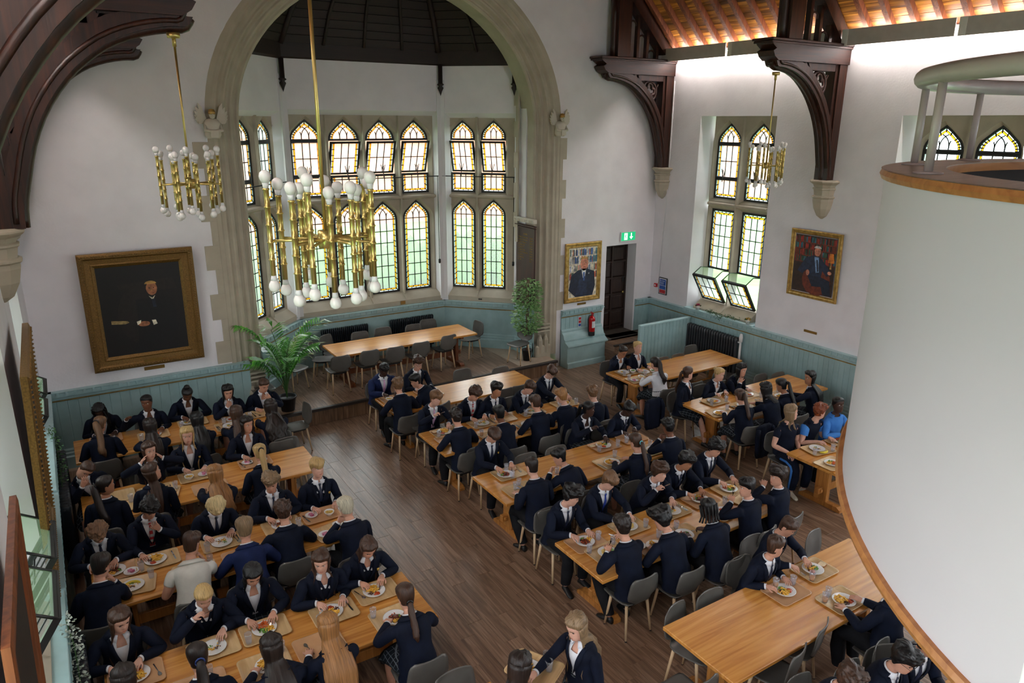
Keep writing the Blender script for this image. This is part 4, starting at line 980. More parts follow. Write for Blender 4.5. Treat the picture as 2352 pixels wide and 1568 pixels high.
chandelier((1.36, 4.18, 4.93), 6.6, 'largest brass chandelier with white globe bulbs, hanging in front of the bay windows', 1)
chandelier((1.36, 8.62, 4.93), 6.44, 'brass chandelier hanging from the left timber truss above the big dark portrait', 2)
chandelier((10.78, 8.66, 4.88), 6.42, 'smallest brass chandelier, hanging before the tall window on the right wall', 3)
# ------------------------------------------------------------------ framed portraits
def band(m, P, rects, mi):
    for (a, va), (b, vb) in zip(rects, rects[1:]):
        A = [(-a[0], -a[1]), (a[0], -a[1]), (a[0], a[1]), (-a[0], a[1])]; B = [(-b[0], -b[1]), (b[0], -b[1]), (b[0], b[1]), (-b[0], b[1])]
        for i in range(4):
            j = (i+1) % 4; m.add([P(A[i][0], va, A[i][1]), P(A[j][0], va, A[j][1]), P(B[j][0], vb, B[j][1]), P(B[i][0], vb, B[i][1])], [(0, 1, 2, 3)], mi)
def disk(m, P, cu, cz, ru, rz, v, mi, n=14, a0=0, a1=2*pi):
    m.add([P(cu, v, cz)]+[P(cu+ru*cos(a0+(a1-a0)*i/n), v, cz+rz*sin(a0+(a1-a0)*i/n)) for i in range(n+1)], [(0, i+1, i+2) for i in range(n)], mi)
def poly(m, P, pts, v, mi): m.add([P(u, v, z) for u, z in pts], [tuple(range(len(pts)))], mi)
def frame(name, label, P, w, h, fw, mats, depth=.07, ornate=False, cat='painting'):
    T = empty(name, P(0, 0, 0), 0, label, cat); o = Vector(P(0, 0, 0))
    def Q(u, v, z): return tuple(Vector(P(u, v, z))-o)
    m = MB(); W, H = w/2, h/2
    band(m, Q, [((W, H), 0), ((W, H), depth*.8), ((W-fw*.12, H-fw*.12), depth), ((W-fw*.3, H-fw*.3), depth), ((W-fw*.4, H-fw*.4), depth*.7), ((W-fw*.7, H-fw*.7), depth*.62), ((W-fw*.78, H-fw*.78), depth*.72), ((W-fw*.86, H-fw*.86), depth*.6), ((W-fw, H-fw), depth*.3)], 0)
    m.build('picture_frame', mats, T)
    if ornate:
        m = MB(); n1 = int(2*(W+H)*2/.045)
        for i in range(n1):
            s = i/n1*4*(W+H); a, b = W-fw*.2, H-fw*.2; L = 4*(a+b); s = i/n1*L
            if s < 2*a: u, z = -a+s, b
            elif s < 2*a+2*b: u, z = a, b-(s-2*a)
            elif s < 4*a+2*b: u, z = a-(s-2*a-2*b), -b
            else: u, z = -a, -b+(s-4*a-2*b)
            c = Q(u, depth, z); m.lathe([(0, -.014), (.016, -.006), (.018, .004), (0, .014)], c=c, n=6)
        o2 = m.build('gilt_beading', mats, T); o2['kind'] = 'stuff'
    return T, Q
def paint(name, c): noisy(name, [int(v*.72) for v in c], [min(255, int(v*1.22)) for v in c], 16, .5, detail=6, lo=.3, hi=.7)
for n_, c_ in dict(p_dark=(14, 12, 12), p_dark2=(26, 20, 18), p_black=(10, 10, 12), p_skin=(150, 96, 66), p_skin2=(196, 128, 104), p_hair=(170, 130, 70), p_white=(214, 210, 204), p_grey=(186, 184, 182), p_paper=(150, 128, 84), p_navy=(24, 32, 52), p_navy2=(32, 42, 66), p_blue=(60, 96, 160), p_sky=(120, 150, 190), p_red=(150, 44, 32), p_leather=(104, 44, 26), p_shelf=(196, 186, 168), p_brownbg=(52, 32, 24), p_lamp=(206, 120, 44), p_green=(44, 78, 62), p_cream=(206, 198, 176), p_teal=(52, 104, 120), p_orange=(190, 96, 50), p_lip=(150, 70, 60)).items(): paint(n_, c_)
PM = ['p_dark', 'p_dark2', 'p_black', 'p_skin', 'p_skin2', 'p_hair', 'p_white', 'p_grey', 'p_paper', 'p_navy', 'p_navy2', 'p_blue', 'p_sky', 'p_red', 'p_leather', 'p_shelf', 'p_brownbg', 'p_lamp', 'p_green', 'p_cream', 'p_teal', 'p_orange', 'p_lip']
pi_ = {k[2:]: i for i, k in enumerate(PM)}
# big dark portrait, far left end wall: X .26..1.97, z 1.57..3.54; leaning forward at the top
lean_ = .05
P = lambda u, v, z: (1.115+u, YE-.03-v-(z+.985)*lean_*.6, 2.56+z)
T, Q = frame('painting', 'very large dark portrait of a standing man in an ornate gilt frame, left end wall', P, 1.70, 1.97, .24, ['gilt'], .09, True)
m = MB(); W, H = .62, .75; v = .035
poly(m, Q, [(-W, -H), (W, -H), (W, H), (-W, H)], v, pi_['dark'])
poly(m, Q, [(-.35, .45), (.5, .5), (.55, .3), (-.3, .32)], v+.001, pi_['dark2']); poly(m, Q, [(-.1, .18), (.4, .18), (.5, -.1), (.45, -.75), (-.15, -.75), (-.1, -.1)], v+.002, pi_['black'])
disk(m, Q, -.05, -.1, .34, .5, v+.0015, pi_['dark2'], 20); disk(m, Q, .16, .34, .085, .115, v+.003, pi_['skin']); disk(m, Q, .15, .42, .09, .05, v+.004, pi_['hair'], a0=0, a1=pi)
for du in (-.03, .035): disk(m, Q, .155+du, .35, .012, .008, v+.005, pi_['black'], 6)
poly(m, Q, [(.15, .35), (.17, .3), (.145, .3)], v+.005, pi_['hair']); poly(m, Q, [(.125, .268), (.19, .268), (.19, .262), (.125, .262)], v+.005, pi_['leather'])
poly(m, Q, [(.1, .22), (.155, .18), (.2, .22), (.17, .16), (.14, .16)], v+.005, pi_['cream']); poly(m, Q, [(.14, .17), (.19, .17), (.2, .02), (.15, .02)], v+.004, pi_['navy'])
disk(m, Q, -.02, -.25, .09, .045, v+.005, pi_['skin']); poly(m, Q, [(-.13, -.2), (-.06, -.18), (-.07, -.23), (-.12, -.26)], v+.006, pi_['cream']); poly(m, Q, [(.1, -.2), (.16, -.2), (.18, -.27), (.12, -.29)], v+.006, pi_['cream'])
poly(m, Q, [(-.5, -.14), (-.26, -.17), (-.24, -.2), (-.3, -.22), (-.5, -.2)], v+.004, pi_['paper'])
m.build('canvas', PM, T)
m = MB(); m.add([Q(-.1, .085, -.93), Q(.18, .085, -.93), Q(.18, .085, -.86), Q(-.1, .085, -.86)], [(0, 1, 2, 3)]); m.build('name_plate', 'brass_plate', T)
def shelves(m, Q, W, H, v, seed, y0, cols, dark=False):
    r = random.Random(seed); rows = 4
    for k in range(rows):
        z0 = y0+k*(H-y0)/rows; u = -W
        while u < W:
            b = .012+r.random()*.022; hh = (H-y0)/rows*(.72+.18*r.random()); poly(m, Q, [(u, z0), (min(W, u+b), z0), (min(W, u+b), z0+hh), (u, z0+hh)], v+.001, pi_[r.choice(cols)]); u += b+.003
        poly(m, Q, [(-W, z0-.02), (W, z0-.02), (W, z0), (-W, z0)], v+.0015, pi_['leather' if dark else 'shelf'])
# portrait beside the door: X 9.86..10.95 z 1.52..2.92
P = lambda u, v, z: (10.4+u, YE-.02-v, 2.22+z)
T, Q = frame('painting', 'gilt framed portrait of a smiling man in a dark suit before bookshelves, beside the door', P, 1.05, 1.4, .12, ['gilt_bright'], .05)
m = MB(); W, H = .41, .585; v = .02
poly(m, Q, [(-W, -H), (W, -H), (W, H), (-W, H)], v, pi_['cream']); shelves(m, Q, W, H, v, 4, -.15, ['red', 'teal', 'blue', 'cream', 'green', 'orange', 'grey', 'navy2', 'cream', 'grey'])
poly(m, Q, [(-.41, -.4), (-.34, -.05), (-.14, .06), (.1, .08), (.33, .0), (.37, -.35), (.3, -.58), (-.2, -.58)], v+.004, pi_['navy']); poly(m, Q, [(-.2, -.52), (-.06, .05), (.08, .05), (.14, -.54)], v+.005, pi_['navy2'])
poly(m, Q, [(-.05, .08), (.09, .08), (.06, -.1), (.0, -.14)], v+.006, pi_['white']); poly(m, Q, [(.0, .0), (.05, .0), (.045, -.2), (.01, -.2)], v+.007, pi_['blue'])
disk(m, Q, .03, .2, .115, .165, v+.006, pi_['skin2']); disk(m, Q, .03, .31, .11, .06, v+.007, pi_['hair'], a0=0, a1=pi)
for du in (-.04, .045): disk(m, Q, .03+du, .22, .014, .008, v+.008, pi_['navy2'], 8); disk(m, Q, .03+du, .243, .022, .005, v+.008, pi_['hair'], 8)
poly(m, Q, [(.03, .23), (.045, .17), (.018, .17)], v+.008, pi_['skin']); disk(m, Q, .032, .125, .035, .01, v+.008, pi_['lip'], 8); disk(m, Q, .17, -.04, .018, .018, v+.008, pi_['grey'], 8)
m.build('canvas', PM, T)
m = MB(); m.bbox(-.13, .13, -.004, .004, -.025, .025, .002); tag(m.build('brass_plaque', 'brass_plate'), 'small brass plaque below the smiling portrait beside the door', 'plaque').location = (10.42, YE-.005, 1.45)
# portrait on the right wall: y 9.25..8.14, z 2.27..3.6
P = lambda u, v, z: (XR-.02-v-(z+.66)*.04, 8.69-u, 2.93+z)
T, Q = frame('painting', 'gilt framed portrait of a seated grey-haired man in an armchair, on the right wall', P, 1.12, 1.34, .09, ['gilt_bright'], .05)
m = MB(); W, H = .455, .565
poly(m, Q, [(-W, -H), (W, -H), (W, H), (-W, H)], v, pi_['brownbg']); shelves(m, Q, W, H, v, 9, .05, ['red', 'green', 'leather', 'teal', 'leather', 'red', 'dark2', 'green'], True)
disk(m, Q, .08, -.3, .32, .3, v+.003, pi_['leather']); poly(m, Q, [(-.36, -.15), (-.2, .12), (-.02, .2), (.12, .18), (.32, .0), (.38, -.12), (.3, -.18), (.2, -.08), (.18, -.22), (-.1, -.25), (-.16, -.1), (-.24, -.2)], v+.005, pi_['navy2'])
poly(m, Q, [(-.12, -.22), (.16, -.2), (.38, -.26), (.42, -.54), (.25, -.54), (.2, -.4), (.0, -.42)], v+.006, pi_['navy']); poly(m, Q, [(0, .17), (.1, .17), (.13, -.12), (.06, -.14)], v+.007, pi_['sky']); poly(m, Q, [(.05, .12), (.08, .12), (.12, -.1), (.09, -.12)], v+.008, pi_['navy'])
disk(m, Q, .06, .28, .07, .095, v+.008, pi_['skin2']); disk(m, Q, .06, .34, .08, .05, v+.009, pi_['grey'], a0=0, a1=pi)
for du in (-.025, .028): disk(m, Q, .06+du, .29, .01, .006, v+.01, pi_['black'], 8)
disk(m, Q, .062, .235, .02, .006, v+.01, pi_['lip'], 8); disk(m, Q, -.12, -.16, .04, .06, v+.009, pi_['skin2']); disk(m, Q, .36, -.1, .045, .035, v+.009, pi_['skin2'])
poly(m, Q, [(.3, .1), (.44, .1), (.41, .28), (.33, .28)], v+.006, pi_['lamp']); poly(m, Q, [(.36, .1), (.38, .1), (.39, -.02), (.35, -.02)], v+.005, pi_['hair'])
m.build('canvas', PM, T)
m = MB(); m.bbox(-.004, .004, -.15, .15, -.025, .025, .002); tag(m.build('brass_plaque', 'brass_plate'), 'small brass plaque on the white right wall below the seated portrait', 'plaque').location = (XR-.005, 8.62, 1.58)
# paintings seen edge-on on the left wall
for (yc, zc, w, h, ln, dk, lb) in ((7.65, 2.57, 1.9, 2.1, .05, .8, 'ornate gilt framed painting seen edge-on on the left wall, chain behind it'), (3.7, 2.7, 1.4, 1.9, .045, .5, 'plain brown framed painting seen edge-on at the lower left edge')):
    P = lambda u, v, z, yc=yc, zc=zc, h=h, ln=ln, dk=dk: (XL+.01+v*dk+(z+h/2)*ln, yc+u, zc+z)
    T, Q = frame('painting', lb, P, w, h, .2, ['gilt'] if yc > 5 else ['table_leg_dark'], .08, yc > 5)
    m = MB(); poly(m, Q, [(-w/2+.19, -h/2+.19), (w/2-.19, -h/2+.19), (w/2-.19, h/2-.19), (-w/2+.19, h/2-.19)], .03, pi_['dark']); m.build('canvas', PM, T)
    m = MB(); m.add([Q(-w/2+.02, 0, -h/2), Q(w/2-.02, 0, -h/2), Q(w/2-.02, 0, h/2-.02), Q(-w/2+.02, 0, h/2-.02)], [(0, 1, 2, 3)]); m.build('backing_board', 'board_wood', T)
# ------------------------------------------------------------------ text helper
def text(s, size, mat, M, parent, name='lettering', align='LEFT', ext=.0015):
    c = bpy.data.curves.new(name, 'FONT'); c.body = s; c.size = size; c.align_x = align; c.extrude = ext; c.materials.append(MATS[mat])
    o = bpy.data.objects.new(name, c); COL.objects.link(o)
    me = bpy.data.meshes.new_from_object(o); bpy.data.objects.remove(o); o = bpy.data.objects.new(name, me); COL.objects.link(o); o.parent = parent; o.matrix_local = M; return o
RX = Matrix.Rotation(pi/2, 4, 'X')
# honours board on the bay return wall facing -X : text plane
HB = empty('honours_board', (9.06, 13.63, 1.6), 0, 'tall dark wooden honours board with gold lettering inside the bay arch', 'board')
m = MB(); m.bbox(-.04, 0, -.36, .38, -.1, 1.75, .006); m.build('board', 'board_wood', HB)
m = MB(); m.bbox(-.06, 0, -.38, .4, 1.7, 1.73, .01); m.bbox(-.075, 0, -.39, .41, 1.75, 1.78, .01); m.build('cornice', 'board_wood', HB)
m = MB(); m.bbox(-.1, 0, -.4, .42, 1.84, 1.93, .012)
for i in range(12): m.bbox(-.115, -.09, -.38+i*.067, -.345+i*.067, 1.85, 1.9, .003)
m.build('crest_rail', 'stone_pale', HB)
MT = Matrix.Translation((-.042, .3, 1.55)) @ Matrix.Rotation(-pi/2, 4, 'Z') @ RX
text('HEADS', .05, 'gilt_bright', Matrix.Translation((0, -.22, 0)) @ MT, HB)
for i, (a, b) in enumerate((('The Rev. J. C. Walker M.A.', '1871-88'), ('The Rev. H. L. Dixon M.A.', '1888-97'), ('The Rev. F. S. Williams', '1897-12'), ('R. H. Kingsley M.A.', '1912-22'), ('H. Stanwix M.A.', '1922-38'), ('T. Jansen M.A., B.D.', '1938-51'), ('The Rev. E. G. Wright M.A.', '1951-64'), ('B. Palmer B.A.', '1964-79'), ('G. J. Marsh M.A.', '1979-97'), ('The Staff', '1997-'))):
    text(a, .036, 'gilt_bright', Matrix.Translation((0, 0, -.07-i*.058)) @ MT, HB); text(b, .034, 'gilt_bright', Matrix.Translation((0, -.47, -.07-i*.058)) @ MT, HB)
# plaques on the bay sills
for (F, u, lb, mt, w_, h_) in ((FC, 1.95+.5, 'brass plaque on the stone sill of the four-light bay window', 'brass_plate', .12, .08), (FR, .9, 'small bronze plaque under the right-hand canted bay window', 'nosing', .09, .03)):
    m = MB(); P = F.p; m.loft([[P(u-w_/2, -.003, z), P(u+w_/2, -.003, z), P(u+w_/2, -.012, z), P(u-w_/2, -.012, z)] for z in (1.51-h_/2, 1.51+h_/2)]); tag(m.build('brass_plaque', mt), lb, 'plaque')
m = MB(); m.bbox(-.16, .16, -.004, .004, -.03, .03, .002); tag(m.build('brass_plaque', 'brass_plate'), 'dark brass plaque on the wall just below the huge left portrait', 'plaque').location = (1.16, YE-.005, 1.5)
# ------------------------------------------------------------------ exit sign
E_ = empty('exit_sign', (11.74, YE-.03, 2.96), 0, 'green illuminated exit sign with running figure and arrow above the dark door', 'sign')
m = MB(); m.bbox(-.23, .23, -.02, .02, -.115, .115, .006); m.build('sign_case', 'white_light', E_)
m = MB(); m.add([(-.22, -.021, -.1), (.22, -.021, -.1), (.22, -.021, .1), (-.22, -.021, .1)], [(0, 1, 2, 3)]); m.build('sign_face', 'exit_green', E_)
m = MB(); y = -.023
def pp(pts, yy=y): m.add([(u, yy, z) for u, z in pts], [tuple(range(len(pts)))])
pp([(-.13, -.08), (-.03, -.08), (-.03, .08), (-.13, .08)]); m.build('doorway_pictogram', 'exit_white', E_)
m = MB(); disk(m, lambda u, v, z: (u, v, z), -.09, .05, .014, .014, -.0245, 0, 10)
for pts in ([(-.1, .03), (-.075, .035), (-.085, -.01), (-.105, -.005)], [(-.09, -.005), (-.06, -.02), (-.07, -.06), (-.085, -.055), (-.08, -.025), (-.1, -.01)], [(-.105, -.01), (-.12, -.05), (-.1, -.05), (-.09, -.01)], [(-.08, .03), (-.05, .01), (-.055, .0), (-.085, .018)], [(-.1, .03), (-.12, .01), (-.112, .0), (-.09, .02)]): pp(pts, -.0245)
m.build('running_figure', 'exit_green', E_)
m = MB(); pp([(.075, .075), (.105, .075), (.105, -.01), (.145, -.01), (.09, -.075), (.035, -.01), (.075, -.01)]); m.build('arrow_pictogram', 'exit_white', E_)
# fire action notice and call point on the right wall near the corner
N_ = empty('notice', (XR-.02, 12.83, 1.72), 0, 'framed blue and red fire action notice on the right wall near the corner', 'notice')
m = MB(); m.bbox(-.012, .012, -.14, .14, -.21, .21, .004); m.build('notice_frame', 'black_metal', N_)
plain('blue_sign', (40, 90, 170), .4); plain('red_sign', (190, 40, 44), .4); plain('white_sign', (226, 228, 230), .4); noisy('red_paint', (170, 12, 18), (190, 18, 24), 4, .2, coat=.6)
m = MB(); m.box(-.0135, -.0125, -.12, .12, -.19, .19); m.build('paper', 'white_sign', N_)
for z0, z1, mt in ((.02, .17, 'blue_sign'), (-.08, .01, 'blue_sign'), (-.18, -.09, 'red_sign')):
    m = MB(); m.box(-.015, -.0138, -.105, .105, z0, z1); m.build('printed_panel', mt, N_)
MN = Matrix.Translation((-.0155, .09, 0)) @ Matrix.Rotation(-pi/2, 4, 'Z') @ RX
text('Fire Action', .035, 'white_sign', Matrix.Translation((0, 0, .12)) @ MN, N_)
for i in range(3): text('If you discover a fire', .015, 'white_sign', Matrix.Translation((0, 0, .09-i*.022)) @ MN, N_)
m = MB(); m.bbox(-.05, 0, -.045, .045, -.045, .045, .006); c_ = m.build('call_point', 'red_sign'); c_.location = (XR, 13.08, 1.7); tag(c_, 'small red fire alarm call point left of the fire notice', 'alarm')
m = MB(); m.box(-.052, -.0505, -.02, .02, -.02, .02); m.build('call_glass', 'white_sign', c_)
# fire extinguisher on the pier panelling
FX = empty('fire_extinguisher', (10.62, YE-.17, .68), 0, 'red fire extinguisher hanging on the teal panelling beside the door', 'extinguisher')
m = MB(); m.lathe([(0, .0), (.07, .0), (.08, .02), (.08, .4), (.07, .44), (.04, .475), (.02, .49), (0, .49)], n=20); m.build('cylinder', 'red_paint', FX)
m = MB(); m.lathe([(.0805, .0), (.0815, .01), (.0815, .09), (.0805, .1)], n=20); m.build('base_band', 'chair_black', FX)
m = MB(); m.lathe([(.0, .485), (.022, .485), (.022, .53), (0, .535)], n=10); m.box(-.012, .012, -.06, .03, .53, .545); m.tube([(0, -.05, .545), (0, .02, .57), (0, .06, .56)], .009, n=6); m.build('valve_handle', 'red_sign', FX)
m = MB(); m.tube([(-.02, 0, .5), (-.09, 0, .49), (-.115, 0, .4), (-.105, -.0, .25), (-.095, -.0, .1)], .012, n=7); m.build('hose', 'chair_black', FX)
m = MB(); m.add([(.0818*sin(a), -.0818*cos(a), z) for z in (.2, .36) for a in (-.6, -.3, 0, .3, .6)], [(i, i+1, i+6, i+5) for i in range(4)]); m.build('instruction_label', 'white_sign', FX)
m = MB(); m.bbox(-.045, .045, -.003, .003, -.13, .13, .002); s_ = m.build('sign_plate', 'white_sign'); s_.location = (10.36, YE-.036, 1.02); tag(s_, 'small white and green information sign left of the fire extinguisher', 'sign')
for z0, mt in ((-.11, 'exit_green'), (-.03, 'red_sign'), (.05, 'red_sign')):
    m = MB(); m.box(-.035, .035, -.0045, -.0032, z0, z0+.06); m.build('printed_panel', 'blue_sign' if mt == 'exit_green' else mt, s_)
# ------------------------------------------------------------------ radiators
def radiator(label, P, L, n, h, d, mat, z0=.1):
    T = empty('radiator', P(0, 0, 0), 0, label, 'radiator'); o = Vector(P(0, 0, 0))
    w = L/n; m0 = MB()
    def ring(u, z, rw, rd): return [tuple(Vector(P(u+rw*cos(a), d/2+.05+rd*sin(a), z))-o) for a in [2*pi*i/10 for i in range(10)]]
    m0.loft([ring(w/2, z, w*.44*k, d*.5*k2) for z, k, k2 in ((z0, .4, .5), (z0+.03, .9, .9), (z0+.1, .8, .92), (z0+h-.1, .8, .92), (z0+h-.03, .95, 1), (z0+h, .5, .7))], smooth=True)
    me = m0.mesh('column', [mat]); dv = Vector(P(w, 0, 0))-o
    for i in range(n): inst('column', me, T, tuple(dv*i))
    m = MB(); m.tube([tuple(Vector(P(-.02, d/2+.05, z0+.06))-o), tuple(Vector(P(L+.02, d/2+.05, z0+.06))-o)], .02, n=8); m.tube([tuple(Vector(P(-.0, d/2+.05, z0+h-.06))-o), tuple(Vector(P(L, d/2+.05, z0+h-.06))-o)], .02, n=8)
    for u in (.08, L-.08): m.tube([tuple(Vector(P(u, d/2+.05, z0+.05))-o), tuple(Vector(P(u, d/2+.05, 0))-o)], .018, n=6)
    m.build('pipework', mat, T); return T
radiator('large charcoal column radiator on the right wall between the screen and white pipe', lambda u, v, z: (XR-v, 11.78-u, z), 1.5, 20, .95, .16, 'radiator_grey', .1)
m = MB(); m.tube([(XR-.12, 10.22, 0), (XR-.12, 10.22, .95)], .025, n=8); m.tube([(XR-.12, 10.22, .95), (XR-.12, 10.3, .95)], .02, n=8); m.lathe([(0, 0), (.04, .02), (.045, .12), (.03, .2), (0, .21)], c=(XR-.12, 10.22, .95), n=10); o = m.build('valve_pipe', 'reveal_paint'); tag(o, 'white radiator valve and teal pipe at the right end of the wall radiator', 'pipe')
radiator('dark column radiator under the left half of the four-light bay window', lambda u, v, z: FC.p(.42+u, -v, z+SZ), 1.1, 24, .75, .12, 'radiator_dark', .08)
radiator('dark column radiator under the right half of the four-light bay window', lambda u, v, z: FC.p(2.05+u, -v, z+SZ), 1.12, 24, .75, .12, 'radiator_dark', .08)
radiator('black column radiator against the left wall beside the second row of tables', lambda u, v, z: (XL+v, 9.6+u, z), 1.9, 24, .95, .16, 'radiator_dark', .1)
radiator('black column radiator against the left wall at the bottom of the picture', lambda u, v, z: (XL+v, 5.0+u, z), 1.9, 24, .95, .16, 'radiator_dark', .1)
# ------------------------------------------------------------------ plants
noisy('leaf_palm', (50, 128, 44), (104, 180, 66), 6, .35, coat=.3); noisy('leaf_ficus', (84, 140, 70), (168, 200, 140), 20, .45); noisy('leaf_ivy', (34, 72, 34), (70, 110, 60), 12, .5); noisy('leaf_silver', (140, 150, 140), (176, 184, 172), 12, .5); plain('stem_green', (48, 84, 34), .5); noisy('trunk', (84, 56, 40), (110, 78, 56), 10, .7); plain('pot_black', (24, 24, 26), .5); plain('pot_white', (222, 222, 218), .5); plain('flower_pink', (176, 40, 90), .5)
def pot(T, r, h, mat='pot_black'):
    m = MB(); m.lathe([(0, 0), (r*.72, 0), (r*.95, h*.9), (r*1.03, h*.9), (r*1.03, h), (r*.92, h), (r*.9, h*.85), (0, h*.85)], n=18); m.build('pot', mat, T)
def palm():
    b = at_z(632, 925, SZ); T = empty('potted_palm', (3.3, 13.08, SZ), 0, 'tall potted palm with long green fronds beside the left pier of the arch', 'plant'); r = random.Random(3); pot(T, .17, .28)
    for i in range(13):
        a = i*2.4; out = .3+.42*r.random(); H = .75+.95*r.random(); K = 14; pts = []
        for k in range(K):
            t = k/(K-1); px_, py_ = out*cos(a)*t**1.8*1.25, out*sin(a)*t**1.8*1.25; pts.append(Vector((px_, min(py_, .12) if px_ < -.1 else py_, .25+H*(t*1.15-.28*t**3.2))))
        m = MB(); m.tube(pts, [.012*(1-.8*k/K) for k in range(K)], n=5); m.build('stem', 'stem_green', T)
        m = MB()
        for k in range(5, K):
            for q in (0, .5):
                if k == K-1 and q: continue
                c = pts[k]*(1-q)+(pts[k+1] if k < K-1 else pts[k])*q; tg = (pts[k]-pts[k-1]).normalized(); side = tg.cross(Vector((0, 0, 1))).normalized(); L = .36*sin(pi*(k+q-4)/(K-3.2))**.6*(1 if k < K-1 else .7)+.07
                for s in (-1, 1):
                    d = (side*s*.85+tg*.75).normalized(); up = Vector((0, 0, 1)); w = d.cross(up).normalized()*.021
                    p0 = c; p1 = c+d*L*.5+up*.02; p2 = c+d*L-up*(.06+.05*r.random())
                    if c.x < -.05: p1.y = min(p1.y, .16); p2.y = min(p2.y, .17)
                    m.add([p0-w*.3, p0+w*.3, p1+w, p1-w, p2], [(0, 1, 2, 3), (3, 2, 4)])
        o = m.build('frond', 'leaf_palm', T)
palm()
def ficus():
    T = empty('potted_fig_tree', (8.83, 13.23, SZ), 0, 'variegated potted fig tree with braided stem beside the right pier of the arch', 'plant'); r = random.Random(8); pot(T, .12, .26)
    m = MB(); 
    for q in (0, pi): m.tube([(.02*cos(q+z*7), .02*sin(q+z*7), .2+z) for z in [i*.08 for i in range(22)]], .014, n=6)
    m.build('trunk', 'trunk', T); m = MB()
    for i in range(1500):
        z = .72+1.2*r.random(); R = .30*(1-abs((z-.72)/1.2-.5)**1.5*1.0)*(.75+.5*abs(sin((z-.7)*4.6))); a = r.random()*6.28; q = R*r.random()**.4; c = Vector((q*cos(a), q*sin(a), z-q*.35)); d = Vector((cos(a+r.random()-.5), sin(a+r.random()-.5), -.5+r.random()*.9)).normalized(); w = d.cross(Vector((r.random()-.5, r.random()-.5, 1))).normalized()*.026; L = .1
        m.add([c, c+d*L*.5+w, c+d*L, c+d*L*.5-w], [(0, 1, 2, 3)])
    o = m.build('foliage', 'leaf_ficus', T); o['kind'] = 'stuff'
    for i in range(10):
        z = .8+i*.1; a = i*2.4; m = MB(); m.tube([(0, 0, z), (.2*cos(a), .2*sin(a), z+.05)], .005, n=4); m.build('branch', 'trunk', T)
ficus()
def garland(label, pts, mat, n, spread, name='ivy_garland', cat='plant', lw=.03):
    r = random.Random(n); T = empty(name, pts[0], 0, label, cat); o = Vector(pts[0]); m = MB(); m.tube([Vector(p)-o for p in pts], .005, n=4); m.build('vine', 'stem_green', T); m = MB()
    for i in range(n):
        t = r.random()*(len(pts)-1); k = min(int(t), len(pts)-2); c = Vector(pts[k]).lerp(Vector(pts[k+1]), t-k)-o+Vector([(r.random()-.5)*spread for _ in range(3)]); d = Vector([r.random()-.5 for _ in range(3)]).normalized(); w = d.cross(Vector((.1, .2, 1))).normalized()*lw*.5
        m.add([c, c+d*lw*.5+w, c+d*lw, c+d*lw*.5-w], [(0, 1, 2, 3)])
    o2 = m.build('foliage', mat, T); o2['kind'] = 'stuff'
garland('dark ivy garland trailing over the ledge under the right-hand hall window', [(XR-.02, 11.35, 1.41), (XR-.05, 11.1, 1.42), (XR-.11, 10.9, 1.38), (XR-.04, 10.7, 1.42), (XR-.02, 10.4, 1.41)], 'leaf_ivy', 260, .12)
garland('green ivy garland draped over the left ledge near the far corner', [(XL+.05, 11.4, 1.42), (XL+.12, 11.0, 1.32), (XL+.13, 10.7, 1.1), (XL+.13, 10.2, 1.05)], 'leaf_ivy', 320, .16)
garland('silver-leaved trailing garland on the left ledge near the open window', [(XL+.1, 6.6, 1.42), (XL+.14, 6.3, 1.34), (XL+.15, 6.0, 1.15), (XL+.15, 5.8, .9)], 'leaf_silver', 300, .12)
for (x, y, lf, lb) in ((XR-.03, 11.62, 'flower_pink', 'tiny white pot with dark red flowers at the left end of the right window ledge'), (XR-.03, 10.16, 'chip', 'tiny white pot with pale yellow flowers at the right end of the right window ledge'), (XL+.04, 5.45, 'leaf_ivy', 'small white pot of green ivy on the lower left ledge'), (XL+.04, 4.95, 'flower_pink', 'small white pot with pink flowers on the lower left ledge')):
    T = empty('flower_pot', (x, y, 1.385), 0, lb, 'plant'); pot(T, .045, .07, 'pot_white'); m = MB(); r = random.Random(int(y*10))
    for i in range(40): 
        d = Vector((r.random()-.5, r.random()-.5, r.random()*.9)).normalized(); c = d*.03+Vector((0, 0, .08)); w = d.cross(Vector((0, 1, .3))).normalized()*.012; m.add([c, c+d*.02+w, c+d*.045, c+d*.02-w], [(0, 1, 2, 3)])
    o = m.build('foliage', lf, T); o['kind'] = 'stuff'; m = MB(); 
    for i in range(14):
        d = Vector((r.random()-.5, r.random()-.5, .2)).normalized(); c = d*.03+Vector((0, 0, .075)); w = d.cross(Vector((0, 1, .3))).normalized()*.014; m.add([c, c+d*.03+w, c+d*.055, c+d*.03-w], [(0, 1, 2, 3)])
    o = m.build('leaves', 'leaf_ivy', T); o['kind'] = 'stuff'
